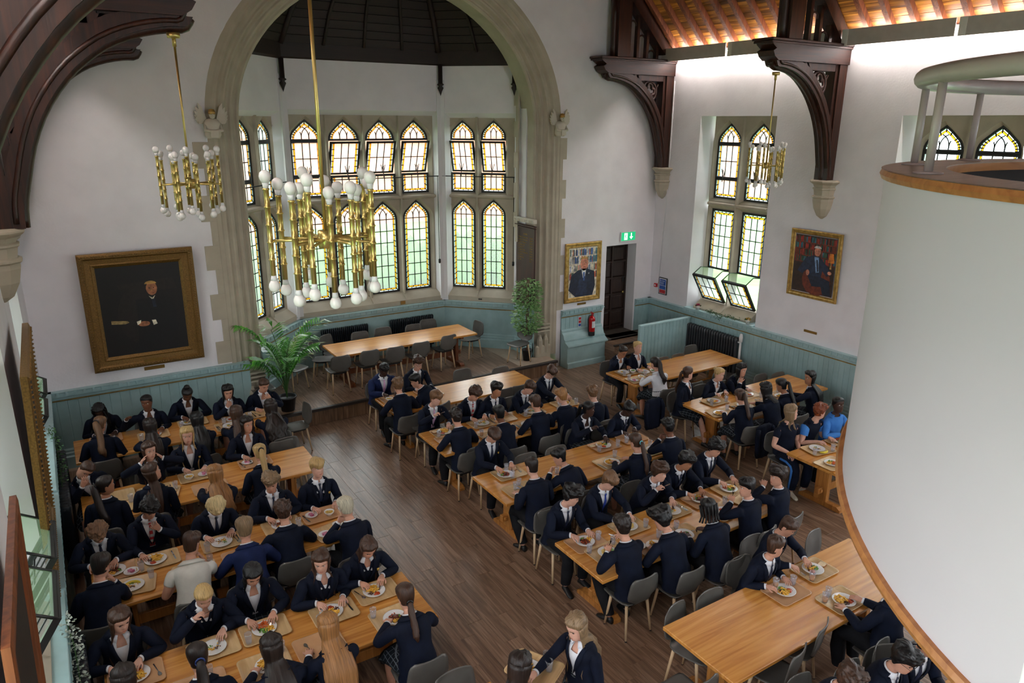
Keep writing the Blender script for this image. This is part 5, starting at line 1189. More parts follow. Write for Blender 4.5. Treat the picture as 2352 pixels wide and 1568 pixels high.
# ------------------------------------------------------------------ stone angels at the springing
def angel(x, label):
    s = 1 if x < 6 else -1; T = empty('stone_angel', (x, YE-.02, 5.45), 0, label, 'carving')
    def Mx(o): return o
    m = MB(); m.lathe([(0, -.16), (.1, -.16), (.13, -.1), (.12, .0), (.14, .08), (.1, .14), (.05, .16)], c=(0, -.05, 0), n=12, sy=.8); m.build('torso', 'stone_pale', T)
    m = MB(); m.lathe([(0, -.07), (.035, -.055), (.05, -.01), (.052, .03), (.035, .07), (0, .08)], c=(0, -.12, .22), n=12); m.lathe([(0, -.02), (.014, 0), (0, .03)], c=(0, -.17, .215), n=6); m.build('head', 'stone_pale', T)
    m = MB(); m.lathe([(.056, .0), (.06, .03), (.045, .075), (0, .09)], c=(0, -.115, .225), n=12); m.build('gilded_hair', 'gilt_bright', T)
    for q in (-1, 1):
        for i in range(6):
            a = radians(100-i*26); L = .34-.035*i; m = MB(); c = Vector((q*.07, -.02, .08)); d = Vector((q*sin(radians(20+i*12)), 0, cos(radians(20+i*12)))); w = Vector((d.z, 0, -d.x))*.028
            m.loft([[c-w*.5+Vector((0, -.02, 0)), c+w*.5+Vector((0, -.02, 0)), c+w*.5, c-w*.5], [c+d*L*.8-w+Vector((0, -.03, 0)), c+d*L*.8+w+Vector((0, -.03, 0)), c+d*L*.8+w, c+d*L*.8-w], [c+d*L+Vector((0, -.015, 0)), c+d*L+w*.2+Vector((0, -.015, 0)), c+d*L+w*.2, c+d*L]]); m.build('wing_feather', 'stone_pale', T, fix=True)
    m = MB(); m.tube([(-.11, -.06, .08), (-.13, -.13, -.03), (.0, -.17, -.05), (.13, -.13, -.03), (.11, -.06, .08)], .03, n=7); m.bbox(-.06, .06, -.2, -.16, -.14, -.02, .008); m.build('arms_and_shield', 'stone_pale', T)
angel(2.52, 'carved stone angel with gilded hair at the left springing of the arch'); angel(9.62, 'carved stone angel with gilded hair at the right springing of the arch')
# ------------------------------------------------------------------ white drum with railing (gallery stair) on the right
# ------------------------------------------------------------------ people
SK = {'pale': (214, 166, 146), 'light': (204, 152, 128), 'tan': (176, 122, 92), 'brown': (112, 72, 52), 'dark': (66, 42, 34)}
for k, c in SK.items(): noisy('skin_'+k, [int(v*.93) for v in c], c, 14, .5, spec=.35); plain('lip_'+k, (int(c[0]*.86), int(c[1]*.68), int(c[2]*.68)), .4)
HC = {'black': (14, 12, 14), 'dark': (34, 24, 20), 'brown': (66, 44, 32), 'lightbrown': (112, 82, 56), 'blond': (190, 158, 104), 'bleach': (212, 190, 140), 'ginger': (120, 58, 28), 'gold': (158, 112, 66), 'ash': (136, 112, 84), 'platinum': (200, 192, 168)}
for k, c in HC.items():
    m, n, l, b = nm('hair_'+k); setp(b, .42, spec=.4)
    tc = n.new('ShaderNodeTexCoord'); mp = n.new('ShaderNodeMapping'); mp.inputs['Scale'].default_value = (26, 2.2, 1.4); l.new(tc.outputs['Generated'], mp.inputs[0])
    t = n.new('ShaderNodeTexNoise'); t.inputs['Scale'].default_value = 1.6; t.inputs['Detail'].default_value = 4; l.new(mp.outputs[0], t.inputs[0])
    r = n.new('ShaderNodeValToRGB'); r.color_ramp.elements[0].position = .34; r.color_ramp.elements[1].position = .66
    r.color_ramp.elements[0].color = lin([int(v*(.62 if sum(c) < 300 else .76)) for v in c]); r.color_ramp.elements[1].color = lin([min(255, int(v*(1.18 if sum(c) < 300 else 1.08))) for v in c])
    l.new(t.outputs[0], r.inputs[0]); l.new(r.outputs[0], b.inputs['Base Color'])
    bp = n.new('ShaderNodeBump'); bp.inputs['Strength'].default_value = .6; bp.inputs['Distance'].default_value = .006; l.new(t.outputs[0], bp.inputs['Height']); l.new(bp.outputs[0], b.inputs['Normal'])
FABS = {'navy': ((11, 16, 30), (17, 24, 42)), 'navy_blue': ((22, 32, 66), (30, 42, 82)), 'black': ((14, 15, 18), (22, 23, 27)), 'white': ((212, 214, 222), (228, 230, 236)), 'charcoal': ((18, 19, 23), (26, 27, 31)), 'sport_white': ((206, 204, 196), (220, 218, 210)), 'sky': ((52, 110, 186), (70, 130, 204)), 'jumper': ((12, 17, 30), (18, 24, 42))}
for k, (a, b_) in FABS.items(): noisy('cloth_'+k, a, b_, 7, .8, bump=.35, bscale=22, spec=.15)
for k, (a, b_) in {'tie_navy': ((20, 26, 46), (30, 38, 64)), 'tie_blue': ((30, 48, 120), (40, 60, 140)), 'tie_pink': ((196, 150, 190), (214, 172, 206)), 'tie_red': ((170, 40, 46), (190, 52, 56)), 'tie_grey': ((170, 168, 166), (190, 188, 186)), 'shoe': ((14, 14, 16), (24, 24, 27)), 'trainer': ((200, 192, 176), (216, 208, 192)), 'scrunchie_teal': ((90, 170, 180), (110, 190, 200)), 'scrunchie_blue': ((30, 50, 110), (40, 64, 130)), 'scrunchie_black': ((16, 16, 18), (24, 24, 27)), 'badge_gold': ((170, 130, 50), (196, 156, 70)), 'eye_white': ((214, 210, 206), (226, 222, 218)), 'eye_iris': ((36, 26, 20), (50, 36, 28)), 'lens_rim': ((30, 26, 26), (44, 38, 38)), 'tartan_line': ((120, 128, 134), (140, 146, 150)), 'bead': ((60, 170, 160), (210, 110, 60))}.items(): noisy(k, a, b_, 12, .5)
pane_mat('spectacle_glass', (235, 238, 240), .92, .1)
def V(*a): return np.array(a, float)
def unit(v): n = np.linalg.norm(v); return v/n if n > 1e-9 else v
def rot(v, ax, a):
    ax = unit(ax); return v*cos(a)+np.cross(ax, v)*sin(a)+ax*(ax@v)*(1-cos(a))
NS = 24
COLT = [(-.05, .10, .07, .08), (-.02, .155, .10, .12), (.05, .172, .112, .13), (.12, .16, .105, .115), (.20, .142, .10, .10), (.27, .152, .11, .105), (.33, .162, .118, .112), (.38, .166, .112, .112), (.42, .165, .10, .105), (.455, .15, .08, .095), (.485, .112, .062, .078), (.505, .075, .052, .062), (.53, .054, .050, .054), (.57, .051, .048, .052)]
COLA = np.array(COLT)
HEADR = [(-.107, .046, .070, .052), (-.092, .053, .086, .058), (-.072, .060, .087, .064), (-.058, .063, .090, .069), (-.046, .065, .090, .073), (-.030, .067, .086, .079), (-.014, .070, .086, .084), (.004, .072, .083, .089), (.022, .073, .080, .094), (.040, .074, .089, .097), (.064, .075, .088, .099), (.088, .069, .079, .092), (.108, .051, .060, .071), (.120, .028, .034, .042)]
HEADR = [(z, a*1.05, f*1.01, g) for z, a, f, g in HEADR]
HA = np.array(HEADR)
def headpt(th, z, off=0.):
    a = np.interp(z, HA[:, 0], HA[:, 1]); f = np.interp(z, HA[:, 0], HA[:, 2]); g = np.interp(z, HA[:, 0], HA[:, 3])
    if z > .120: k = max(0, (.129-z)/.009)**.5; a *= k; f *= k; g *= k
    c = cos(th); return V((a+off)*sin(th), (f+off)*c if c > 0 else (g+off)*c, z+(off if z > .1 else off*max(0, z/.1)))
class Fig:
    def __init__(s, lean=.25, yaw=0, hpitch=.3, hyaw=0, hroll=0, twist=0, side=0, k=1.0, bulk=1.0, rarm=None, larm=None, stand=False, hip=None, edge=.36, headk=1.0, legs='sit'):
        s.k = k; s.bulk = bulk; s.stand = stand
        s.hipz = (.86*k if stand else .47+.10) if hip is None else hip
        # spine
        n = 64; s.ts = np.linspace(-.06, .62, n); pos = [V(0, 0, s.hipz)]
        i0 = int(np.argmin(abs(s.ts))); P = np.zeros((n, 3)); P[i0] = V(0, 0, s.hipz); s.tan = np.zeros((n, 3))
        for i, t in enumerate(s.ts):
            al = lean*(.55+1.1*max(0, min(t, .5))/.5*.85); be = side*(max(0, t)/.5)
            s.tan[i] = unit(V(sin(be), sin(al), cos(al)))
        dt = (s.ts[1]-s.ts[0])*k
        for i in range(i0+1, n): P[i] = P[i-1]+s.tan[i-1]*dt
        for i in range(i0-1, -1, -1): P[i] = P[i+1]-s.tan[i]*dt
        s.P = P; s.twist = twist
        # head
        C = s.sp(.585)[0]; s.headk = headk
        fw = V(sin(hyaw)*cos(hpitch), cos(hyaw)*cos(hpitch), -sin(hpitch)); rt = unit(np.cross(fw, V(0, 0, 1))); up = np.cross(rt, fw)
        rt2 = rt*cos(hroll)+up*sin(hroll)*-1; up = np.cross(rt2, fw); s.hx, s.hf, s.hu = unit(rt2), fw, unit(up)
        s.hc = C+s.hu*.098*headk+s.hf*.018
        s.edge = edge
        s.arms = {1: s.arm(1, rarm), -1: s.arm(-1, larm)}
        s.legs = legs
    def sp(s, t):
        p = np.array([np.interp(t, s.ts, s.P[:, c]) for c in range(3)]); tg = unit(np.array([np.interp(t, s.ts, s.tan[:, c]) for c in range(3)]))
        tw = s.twist*max(0, min(1, t/.4)); lat = V(cos(tw), -sin(tw), 0); fw = unit(np.cross(tg, lat)) ; lat = unit(np.cross(fw, tg))
        return p, tg, lat, fw
    def col(s, t, off=0, th=None, bx=1):
        p, tg, lat, fw = s.sp(t); a, f, g = (np.interp(t, COLA[:, 0], COLA[:, c])*(s.bulk if t < .5 else 1)*s.k for c in (1, 2, 3))
        ths = [2*pi*j/NS for j in range(NS)] if th is None else [th]
        o = [p+lat*((a+off)*bx*sin(q))+fw*(((f if cos(q) > 0 else g)+off)*cos(q)) for q in ths]
        return o if th is None else o[0]
    def head(s, v): return s.hc+(s.hx*v[0]+s.hf*v[1]+s.hu*v[2])*s.headk
    def arm(s, sd, tgt):
        p, tg, lat, fw = s.sp(.425); S = p+lat*sd*(.165*s.bulk*s.k)
        l1, l2 = .275*s.k, .245*s.k
        if tgt is None: tgt = ('rest',)
        kind = tgt[0]; e = s.edge; hn = V(0, 0, -1); pole = V(sd*.5, -.35, -.8); curl = .5; W = None; hd = None
        if kind == 'rest': W = V(sd*.15, e+.06, .795); hd = V(-sd*.35, 1, -.05)
        elif kind == 'eat': W = V(sd*.13, e+.07, .83); hd = V(-sd*.45, 1, -.35); curl = .95; pole = V(sd*.9, -.2, -.6)
        elif kind == 'lap': W = V(sd*.1, .22, .66); hd = V(-sd*.3, 1, -.3)
        elif kind == 'mouth':
            M = s.head((sd*.01, .115, -.07)); W = M+V(sd*.05, .02, -.13); hd = unit(M-W); hn = -s.hf; curl = 1.1; pole = V(sd*.8, .1, -.8)
        elif kind == 'chin':
            M = s.head((sd*.05, .06, -.09)); W = M+V(sd*.03, .03, -.12); hd = unit(M-W); hn = V(-sd, -.3, .3); curl = .9
        elif kind == 'ear':
            M = s.head((sd*.10, .02, -.0)); W = M+V(sd*.05, .05, -.13); hd = unit(M-W); hn = V(-sd, 0, 0); curl = .35; pole = V(sd*1, -.1, -.6)
        elif kind == 'brow':
            M = s.head((sd*.03, .11, .03)); W = M+V(sd*.06, .04, -.13); hd = unit(M-W); hn = -s.hf; curl = .6
        elif kind == 'fork': W = V(sd*tgt[1], e+tgt[2], tgt[3]); hd = V(-sd*.5, .5, .6); curl = 1.1; pole = V(sd*1, -.1, -.7)
        elif kind == 'hang': W = S+V(sd*.08, .02, -.5); hd = V(0, .05, -1); hn = V(-sd, 0, 0); curl = .35; pole = V(sd*.3, -1, 0)
        elif kind == 'to': W = V(*tgt[1:4]); hd = unit(W-S); curl = tgt[4] if len(tgt) > 4 else .5; pole = V(sd*.7, -.2, -.7)
        if kind == 'tray': W = V(sd*.2, .3, s.hipz+.16); hd = V(-sd*.2, 1, .05); hn = V(0, 0, 1); curl = .8; pole = V(sd*.4, -1, -.4)
        d = W-S; D = np.linalg.norm(d); D2 = min(D, (l1+l2)*.985); dn = d/D; W = S+dn*D2
        a = (l1*l1-l2*l2+D2*D2)/(2*D2); h = sqrt(max(1e-6, l1*l1-a*a)); pp = unit(pole-dn*(pole@dn)); E = S+dn*a+pp*h
        hd = unit(hd*.75+unit(W-E)*.45) if hd is not None else unit(W-E); hn = unit(hn-hd*(hn@hd))
        return dict(S=S, E=E, W=W, hd=hd, hn=hn, curl=curl, sd=sd, kind=kind)
    def armrings(s, A, off=0, n=10, to='wrist', fat=1.0):
        S, E, W = A['S'], A['E'], A['W']; sd = A['sd']; p, tg, lat, fw = s.sp(.425)
        k = s.k; out = lat*sd
        pts = []; u1 = unit(E-S); u2 = unit(W-E)
        pts.append((S+out*.012*k+u1*.015, unit(out*.7+u1*.6), .056)); pts.append((S+out*.012+u1*.06*k, u1, .053)); pts.append((S+u1*.14*k+out*.004, u1, .048)); pts.append((E-u1*.045*k, u1, .042))
        pts.append((E, unit(u1+u2), .041)); pts.append((E+u2*.045*k, u2, .043)); pts.append((E+u2*.12*k, u2, .039)); pts.append((W-u2*.035*k, u2, .029))
        pts.append((W, unit(u2+A['hd']*.3), .0265))
        R = []; ref = None
        for c, t, r in pts:
            if ref is None: ref = unit(np.cross(t, fw if abs(t@fw) < .9 else tg))
            x = unit(ref-t*(ref@t)); y = np.cross(t, x); ref = x; r = (r*fat+off)*k*(.5+.5*s.bulk)
            R.append([c+x*(r*cos(2*pi*j/n))+y*(r*sin(2*pi*j/n)) for j in range(n)])
        return R
    def legpath(s, sd, off=0):
        k = s.k; z = s.hipz; hx = .09*s.bulk*sd
        if s.stand:
            st = .12 if s.legs == 'walk' else 0; f = st*sd
            return [(V(hx, 0, z-.08), V(0, .1, -1), .088), (V(hx, f*.4, z-.25*k), V(0, .05, -1), .078), (V(hx, f*.7+.01, z-.42*k), V(0, 0, -1), .06), (V(hx, f*.9, z-.56*k), V(0, -.1, -1), .056), (V(hx*.95, f*1.2-.02, .12), V(0, 0, -1), .038), (V(hx*.95, f*1.2-.02, .07), V(0, 0, -1), .036)]
        kx = sd*.13; ky = .40*k; kz = .50*k+.02
        if s.legs == 'back': ay = .18
        elif s.legs == 'fwd': ay = ky+.12
        else: ay = ky-.02
        return [(V(hx, .05, z-.015), V(sd*.1, .8, -.5), .092), (V(hx+sd*.015, .16*k, z-.02), V(sd*.1, 1, -.05), .086), (V((hx+kx)/2, .28*k, kz+.03), V(sd*.1, 1, 0), .074), (V(kx, ky-.01, kz), V(0, .75, -.6), .062), (V(kx, ky+.015, kz-.06), V(0, .1, -1), .058), (V(kx, (ky+ay)/2+.02, .32*k), V(0, ay-ky, -.45), .054), (V(kx, ay, .12), V(0, (ay-ky)*.5, -.45), .038), (V(kx, ay, .075), V(0, 0, -1), .036)]
    def legrings(s, sd, off=0, n=14, upto=None, flare=0):
        R = []; ref = None
        P = s.legpath(sd)
        for i, (c, t, r) in enumerate(P[:upto]):
            t = unit(t); x = unit(V(1, 0, 0)-t*t[0]); y = np.cross(t, x); r = (r+off+(flare if i > len(P)-4 else 0))*s.k*(.6+.4*s.bulk)
            R.append([c+x*(r*cos(2*pi*j/n))+y*(r*sin(2*pi*j/n)) for j in range(n)])
        return R
class NM:       # numpy mesh collector
    def __init__(s): s.v = []; s.f = []; s.m = []
    def ring(s, pts): o = len(s.v); s.v += [tuple(p) for p in pts]; return list(range(o, o+len(pts)))
    def quad(s, A, B, closed=True, skip=(), mi=0):
        n = len(A)
        for j in range(n if closed else n-1):
            if j in skip: continue
            k = (j+1) % n; s.f.append((A[j], A[k], B[k], B[j])); s.m.append(mi)
    def bridge(s, loop, pts, mi=0):
        """join an existing closed vertex loop with a new ring of the same size, least twist"""
        n = len(loop); L = np.array([s.v[i] for i in loop]); R = np.array([tuple(p) for p in pts]); best = None
        for rev in (0, 1):
            Q = R[::-1] if rev else R
            for k in range(n):
                q = np.roll(Q, -k, axis=0); d = ((q-L)**2).sum()
                if best is None or d < best[0]: best = (d, q)
        N = s.ring(best[1]); s.quad(loop, N, mi=mi); return N
    def cap(s, loop, mi=0): s.f.append(tuple(loop)); s.m.append(mi)
    def obj(s, name, mats, parent, sub=0, recalc=True, solid=0):
        me = bpy.data.meshes.new(name); me.from_pydata(s.v, [], s.f)
        for m in mats: me.materials.append(MATS[m])
        me.polygons.foreach_set('material_index', s.m); me.polygons.foreach_set('use_smooth', [True]*len(s.f))
        if recalc:
            import bmesh
            bm = bmesh.new(); bm.from_mesh(me); bmesh.ops.recalc_face_normals(bm, faces=bm.faces); bm.to_mesh(me); bm.free()
        o = bpy.data.objects.new(name, me); COL.objects.link(o); o.parent = parent
        if solid: d = o.modifiers.new('thick', 'SOLIDIFY'); d.thickness = solid; d.offset = 1
        if sub: d = o.modifiers.new('smooth', 'SUBSURF'); d.levels = sub; d.render_levels = sub
        return o
ROWS = [-.05, -.02, .05, .12, .20, .27, .33, .38, .42, .455, .485, .505, .53, .57]
HOLE = (6, 9)       # rows .33 .. .455
def side_cells(sd): return (5, 6) if sd > 0 else (17, 18)
def hole_loop(rings, sd):
    c0, c1 = side_cells(sd); js = [c0, c0+1, c1+1]; r0, r1 = HOLE
    top = [rings[r1][j] for j in js]; bot = [rings[r0][j] for j in js]
    rt = [rings[r][js[-1]] for r in range(r1-1, r0, -1)]; lf = [rings[r][js[0]] for r in range(r0+1, r1)]
    return top+rt+bot[::-1]+lf
def column(M, F, rows, off=0, skipf=None, mi=0, adj=None):
    rings = []
    for t in rows:
        o = off(t) if callable(off) else off; pts = F.col(t, o)
        if adj: pts = adj(t, pts)
        rings.append(M.ring(pts))
    for i in range(len(rows)-1):
        sk = set(skipf(i, rows[i], rows[i+1])) if skipf else set()
        M.quad(rings[i], rings[i+1], skip=sk, mi=mi)
    return rings
def hand(M, F, A, loop, off=0):
    sd = A['sd']; W, hd, hn = A['W'], A['hd'], A['hn']; ul = unit(np.cross(hn, hd))*-sd*-1
    # lateral axis from thumb side to little finger
    ul = unit(np.cross(hd, hn)); 
    if sd < 0: ul = -ul
    k = F.k*.96; top = -hn
    def pr(d, w, th, cy=0): return [W+hd*d*k+ul*(w*(q/2))*k+top*(th+cy)*k for q in (-1, -.5, 0, .5, 1)]+[W+hd*d*k+ul*(w*(q/2))*k-top*(th-cy)*k for q in (1, .5, 0, -.5, -1)]
    L1 = M.bridge(loop, pr(.012, .052, .019)); 
    # after the first bridge the order is unknown: rebuild further rings in the same cyclic order
    first = np.array(pr(.012, .052, .019)); got = np.array([M.v[i] for i in L1]); idx = [int(np.argmin(((first-g)**2).sum(1))) for g in got]
    inv = [idx.index(q) for q in range(10)]; L1 = [L1[i] for i in inv]
    L2 = M.ring(pr(.04, .074, .017)); L3 = M.ring(pr(.066, .082, .014)); L4 = M.ring(pr(.088, .080, .0115))
    M.quad(L1, L2); M.quad(L2, L3, skip=(9,)); M.quad(L3, L4)
    # thumb from the open side cell
    q = [L2[9], L2[0], L3[0], L3[9]]; c = sum(np.array(M.v[i]) for i in q)/4; td = unit(-ul*.75+hd*.75+hn*.35)
    prev = q
    for d, r in ((.02, .0105), (.042, .0095), (.06, .007)):
        cc = c+td*d*k; bx = unit(np.cross(td, top)); by = np.cross(td, bx); td = unit(td+hd*.25+ul*.1+hn*.12*A['curl'])
        prev = M.bridge(prev, [cc+(bx*a+by*b)*r*k for a, b in ((-1, -1), (1, -1), (1, 1), (-1, 1))])
    M.cap(prev)
    for i, ln in enumerate((.066, .073, .068, .054)):
        q = [L4[i], L4[i+1], L4[8-i], L4[9-i]]; c = sum(np.array(M.v[j]) for j in q)/4; d = unit(hd+ul*(i-1.5)*.05); prev = q; cur = A['curl']*(.85+.1*i)
        for j, f in enumerate((.1, .36, .42, .68, .74, 1.0)):
            step = (f-((0, .1, .36, .42, .68, .74)[j]))*ln*k
            if j in (1, 3, 5): pass
            c = c+d*step; r = (.0088, .0086, .0088, .008, .0078, .0058)[j]*k
            up = unit(np.cross(ul, d)); bx = ul
            if up@top < 0: up = -up
            prev = M.bridge(prev, [c+bx*(a*r*.92)+up*(b*r*.95) for a, b in ((-1, 1), (1, 1), (1, -1), (-1, -1))])
            if j in (0, 2, 4): d = unit(d*cos(cur*.6)+(-top)*sin(cur*.6)) if j == 0 else unit(rot(d, np.cross(d, -top) if np.linalg.norm(np.cross(d, -top)) > .2 else ul, cur*.75))
        M.cap(prev)
def build_body(F, root, skin, short=False):
    M = NM(); rows = ROWS; c_r, c_l = side_cells(1), side_cells(-1)
    def sk(i, a, b): return (*c_r, *c_l) if HOLE[0] <= i < HOLE[1] else ()
    rings = column(M, F, rows, (lambda t: -.012 if t < .47 else (-.006 if t < .5 else 0)), sk)
    # neck -> head
    prev = rings[-1]; hr = []
    for qi, (z, a, f, g) in enumerate(HEADR):
        pts = []
        for j in range(NS):
            th = 2*pi*j/NS; p = headpt(th, z); jj = j if j <= 12 else j-24; aj = abs(jj)
            if qi == 0: p[1] -= .0
            if aj == 0: p[1] += {5: .004, 6: .021, 7: .013, 8: .005, 4: .003, 3: .002, 9: .002, 1: .004}.get(qi, 0)
            if aj == 1: p[1] += {6: .005, 7: .002, 8: -.001, 3: .001, 4: .001}.get(qi, 0); p[0] *= {6: .8, 7: .72, 8: .8, 5: .8}.get(qi, 1)
            if aj == 2: p[1] += {8: -.009, 7: -.002, 6: .001, 9: .002}.get(qi, 0)
            if aj == 3: p[1] += {8: -.005, 7: .003}.get(qi, 0)
            if aj in (6, 7) and qi in (5, 6, 7, 8): p[0] += (1 if jj > 0 else -1)*(.013 if aj == 7 else .004)*(1 if qi in (7, 8) else .6); p[1] -= .006 if aj == 7 else 0
            pts.append(F.head(p))
        R = M.ring(pts); hr.append(R)
        mi = 0
        n = NS
        for j in range(n):
            k = (j+1) % n; jj = j if j < 12 else j-24
            lip = qi in (4,) and -1 <= jj <= 0
            M.f.append((prev[j], prev[k], R[k], R[j])); M.m.append(1 if lip else 0)
        prev = R
    top = M.ring([F.head((0, -.004, .1255))])[0]
    for j in range(NS): M.f.append((prev[j], prev[(j+1) % NS], top)); M.m.append(0)
    # arms and hands
    for sd in (1, -1):
        loop = hole_loop(rings, sd); A = F.arms[sd]; ar = F.armrings(A, 0 if short else -.012)[:-1]+F.armrings(A, 0)[-1:]
        for r in ar: loop = M.bridge(loop, r)
        hand(M, F, A, loop)
    # legs
    base = rings[0]; mid = M.ring([(np.array(M.v[base[0]])+np.array(M.v[base[12]]))/2+V(0, 0, -.01)])[0]
    for sd in (1, -1):
        loop = (base[0:13] if sd > 0 else base[12:24]+[base[0]])+[mid]
        for r in F.legrings(sd): loop = M.bridge(loop, r)
        M.cap(loop)
    o = M.obj('body', ['skin_'+skin, 'lip_'+skin], root, sub=1)
    return o
from mathutils import noise as _mn
def mnoise(p): return _mn.noise(Vector(p))
def wig(th, z, seed, f1, f2):
    return sin(f1*th+seed)*.5+sin(f1*1.7*th+seed*2.3+z*f2)*.3+sin(z*f2*1.3+f1*.6*th+seed*.7)*.35
def hair_cap(F, root, col, vol=.016, curl=0, fringe=0, nape=-.075, hairline=.07, part=0, seed=0, tight=False, mat2=None, ears=.0, hat=None):
    M = NM(); N = 64 if curl else 44; K = 20 if curl else 14; R = []
    for i in range(K):
        u = i/(K-1); pts = []
        for j in range(N):
            th = 2*pi*j/N; a = abs(th if th <= pi else th-2*pi); d = math.degrees(a)
            hl = float(np.interp(d, (0, 25, 48, 62, 78, 92, 104, 120, 180), (hairline-fringe*.055, hairline-fringe*.045, hairline-.01-fringe*.012, .05, .03, ears-.005, ears-.045, nape+.015, nape)))
            z = hl+(.127-hl)*u**.9; e_ = min(1, u*2.2); e_ = e_*e_*(3-2*e_); v = vol*(.22+.78*e_)*(1 if (tight or curl) else (.6+.4*min(1, max(0, (z-.0)/.07))))
            if not tight: v *= 1+.25*sin(th*3+seed)
            w = wig(th, z*30, seed, 13, 6.5 if curl else 1.5)
            q0 = headpt(th, min(z, .1289), .01)
            if curl: v += curl*(.016*mnoise((q0[0]*30+seed, q0[1]*30, q0[2]*30))+.015*mnoise((q0[0]*62+seed, q0[1]*62, q0[2]*62)))*(.5+.6*min(1, u*3))
            else: v += (.0075*mnoise((th*4.2+seed, z*14+2*sin(th+seed), seed)) if not tight else 0)+.0022*mnoise((th*13+seed, z*12, 3.3))
            if fringe and d < 50: v += .004*fringe*(1-u)
            p = headpt(th, min(z, .1289), max(.002, v))
            if part: p[2] -= .005*max(0, 1-abs(p[0]-part*.02)/.01)*(1 if z > .09 else 0)
            pts.append(F.head(p))
        R.append(M.ring(pts))
    # inner hem
    hem = M.ring([F.head(np.array(_local(F, M.v[i]))*V(.9, .9, 1)) for i in R[0]]); M.quad(hem, R[0])
    for a, b in zip(R, R[1:]): M.quad(a, b)
    M.cap(R[-1]); return M.obj('hair', ['hair_'+col]+([mat2] if mat2 else []), root)
def _local(F, p): d = (np.array(p)-F.hc)/F.headk; return (d@F.hx, d@F.hf, d@F.hu)
def hair_long(F, root, col, length=.30, wave=0, front=0, width=1.0, seed=0, vol=.02, parent=None, over=0):
    """thick curtain from the sides and back of the head down over the back"""
    M = NM(); K = 14; th0 = radians(62 if front else 80); n = 22; R = []
    tN = .50
    for i in range(K):
        u = i/(K-1); O = []; I = []
        zt = .05-.16*min(1, u/.38)          # head part
        for j in range(n):
            th = th0+(2*pi-2*th0)*j/(n-1)
            w = wig(th, u*9, seed, 9, 1.0)
            if u < .38:
                p = headpt(th, max(zt, -.1), vol+.004*w); P = F.head(p)
            else:
                q = (u-.38)/.62; t = .50-q*length
                base = F.head(headpt(th, -.1, vol+.008)); p_, tg, lat, fw = F.sp(t)
                g = float(np.interp(t, COLA[:, 0], COLA[:, 3]))*F.k*F.bulk
                s_ = (th-pi)/(pi-th0)         # -1..1 over the back (sign: th<pi => right)
                xw = -s_*(.135*width*(1-.25*q)+.0)*F.k; yb = -(g*sqrt(max(.05, 1-(xw/.19)**2))+.056+over)
                if front and abs(s_) > .72: yb += (abs(s_)-.72)/.28*(.20+.1*q); xw *= .92
                T = p_+lat*xw+fw*yb; b = min(1, q*2.6); b = b*b*(3-2*b); P = base*(1-b)+T*b
                P = P+fw*(-.006*w-.006*mnoise((j*.9+seed, q*2.5, 1)))+lat*(wave*.008*sin(q*15+j*.5+seed))+fw*(wave*.008*sin(q*19+j*1.3+seed))
            O.append(P); c = F.head((0, -.03, 0)) if u < .38 else F.sp(.5-(u-.38)/.62*length)[0]
            d = c-P; d = d/np.linalg.norm(d); I.append(P+d*(.022 if u < .9 else .012))
        R.append(M.ring(O+I[::-1]))
    for a, b in zip(R, R[1:]): M.quad(a, b)
    M.cap(R[0]); M.cap(R[-1]); return M.obj('long_hair', ['hair_'+col], parent or root)
def tube_nm(name, pts, rad, mat, root, n=8, wob=0, seed=0):
    M = NM(); ref = None; R = []
    for i, p in enumerate(pts):
        t = unit(pts[min(i+1, len(pts)-1)]-pts[max(i-1, 0)])
        if ref is None: ref = unit(np.cross(t, V(.3, .9, .2)))
        x = unit(ref-t*(ref@t)); y = np.cross(t, x); ref = x; r = rad[i] if hasattr(rad, '__len__') else rad
        R.append(M.ring([p+x*(r*cos(2*pi*j/n)*(1+wob*sin(3*j+i+seed)))+y*(r*sin(2*pi*j/n)) for j in range(n)]))
    for a, b in zip(R, R[1:]): M.quad(a, b)
    M.cap(R[0]); M.cap(R[-1]); return M.obj(name, [mat], root)
def ponytail(F, root, col, length=.3, high=.04, r=.032, wave=.3, scr='scrunchie_black', braid=False, seed=0, xoff=0):
    a = F.head((xoff*.3, -.10, high)); b = F.head((xoff*.6, -.145, high-.01)); K = 12; pts = [a, b]
    for i in range(1, K):
        q = i/(K-1); t = .50-q*(length-.06); p, tg, lat, fw = F.sp(max(t, .02)); g = float(np.interp(t, COLA[:, 0], COLA[:, 3]))*F.k
        T = p+lat*(xoff+.012*wave*sin(q*8+seed))-fw*(g+.05+.01*wave*sin(q*11+seed)); bl = min(1, q*2.2); B = b+V(0, 0, -.22*q); pts.append(B*(1-bl)+T*bl)
    rad = [r*.6, r*.75]+[r*(1-.12*abs(sin(i*1.6)) if braid else 1)*(1 if i < K-4 else (1-.75*(i-(K-4))/3.0)) for i in range(1, K)]
    tube_nm('ponytail', pts, rad, 'hair_'+col, root, 9, .12, seed)
    m = NM(); R = []
    ax = unit(b-a); x = unit(np.cross(ax, F.hu)); y = np.cross(ax, x); c = (a+b)/2
    tube_nm('hair_tie', [c+(x*cos(q)+y*sin(q))*r*.8 for q in [2*pi*i/10 for i in range(11)]], .008, scr, root, 6)
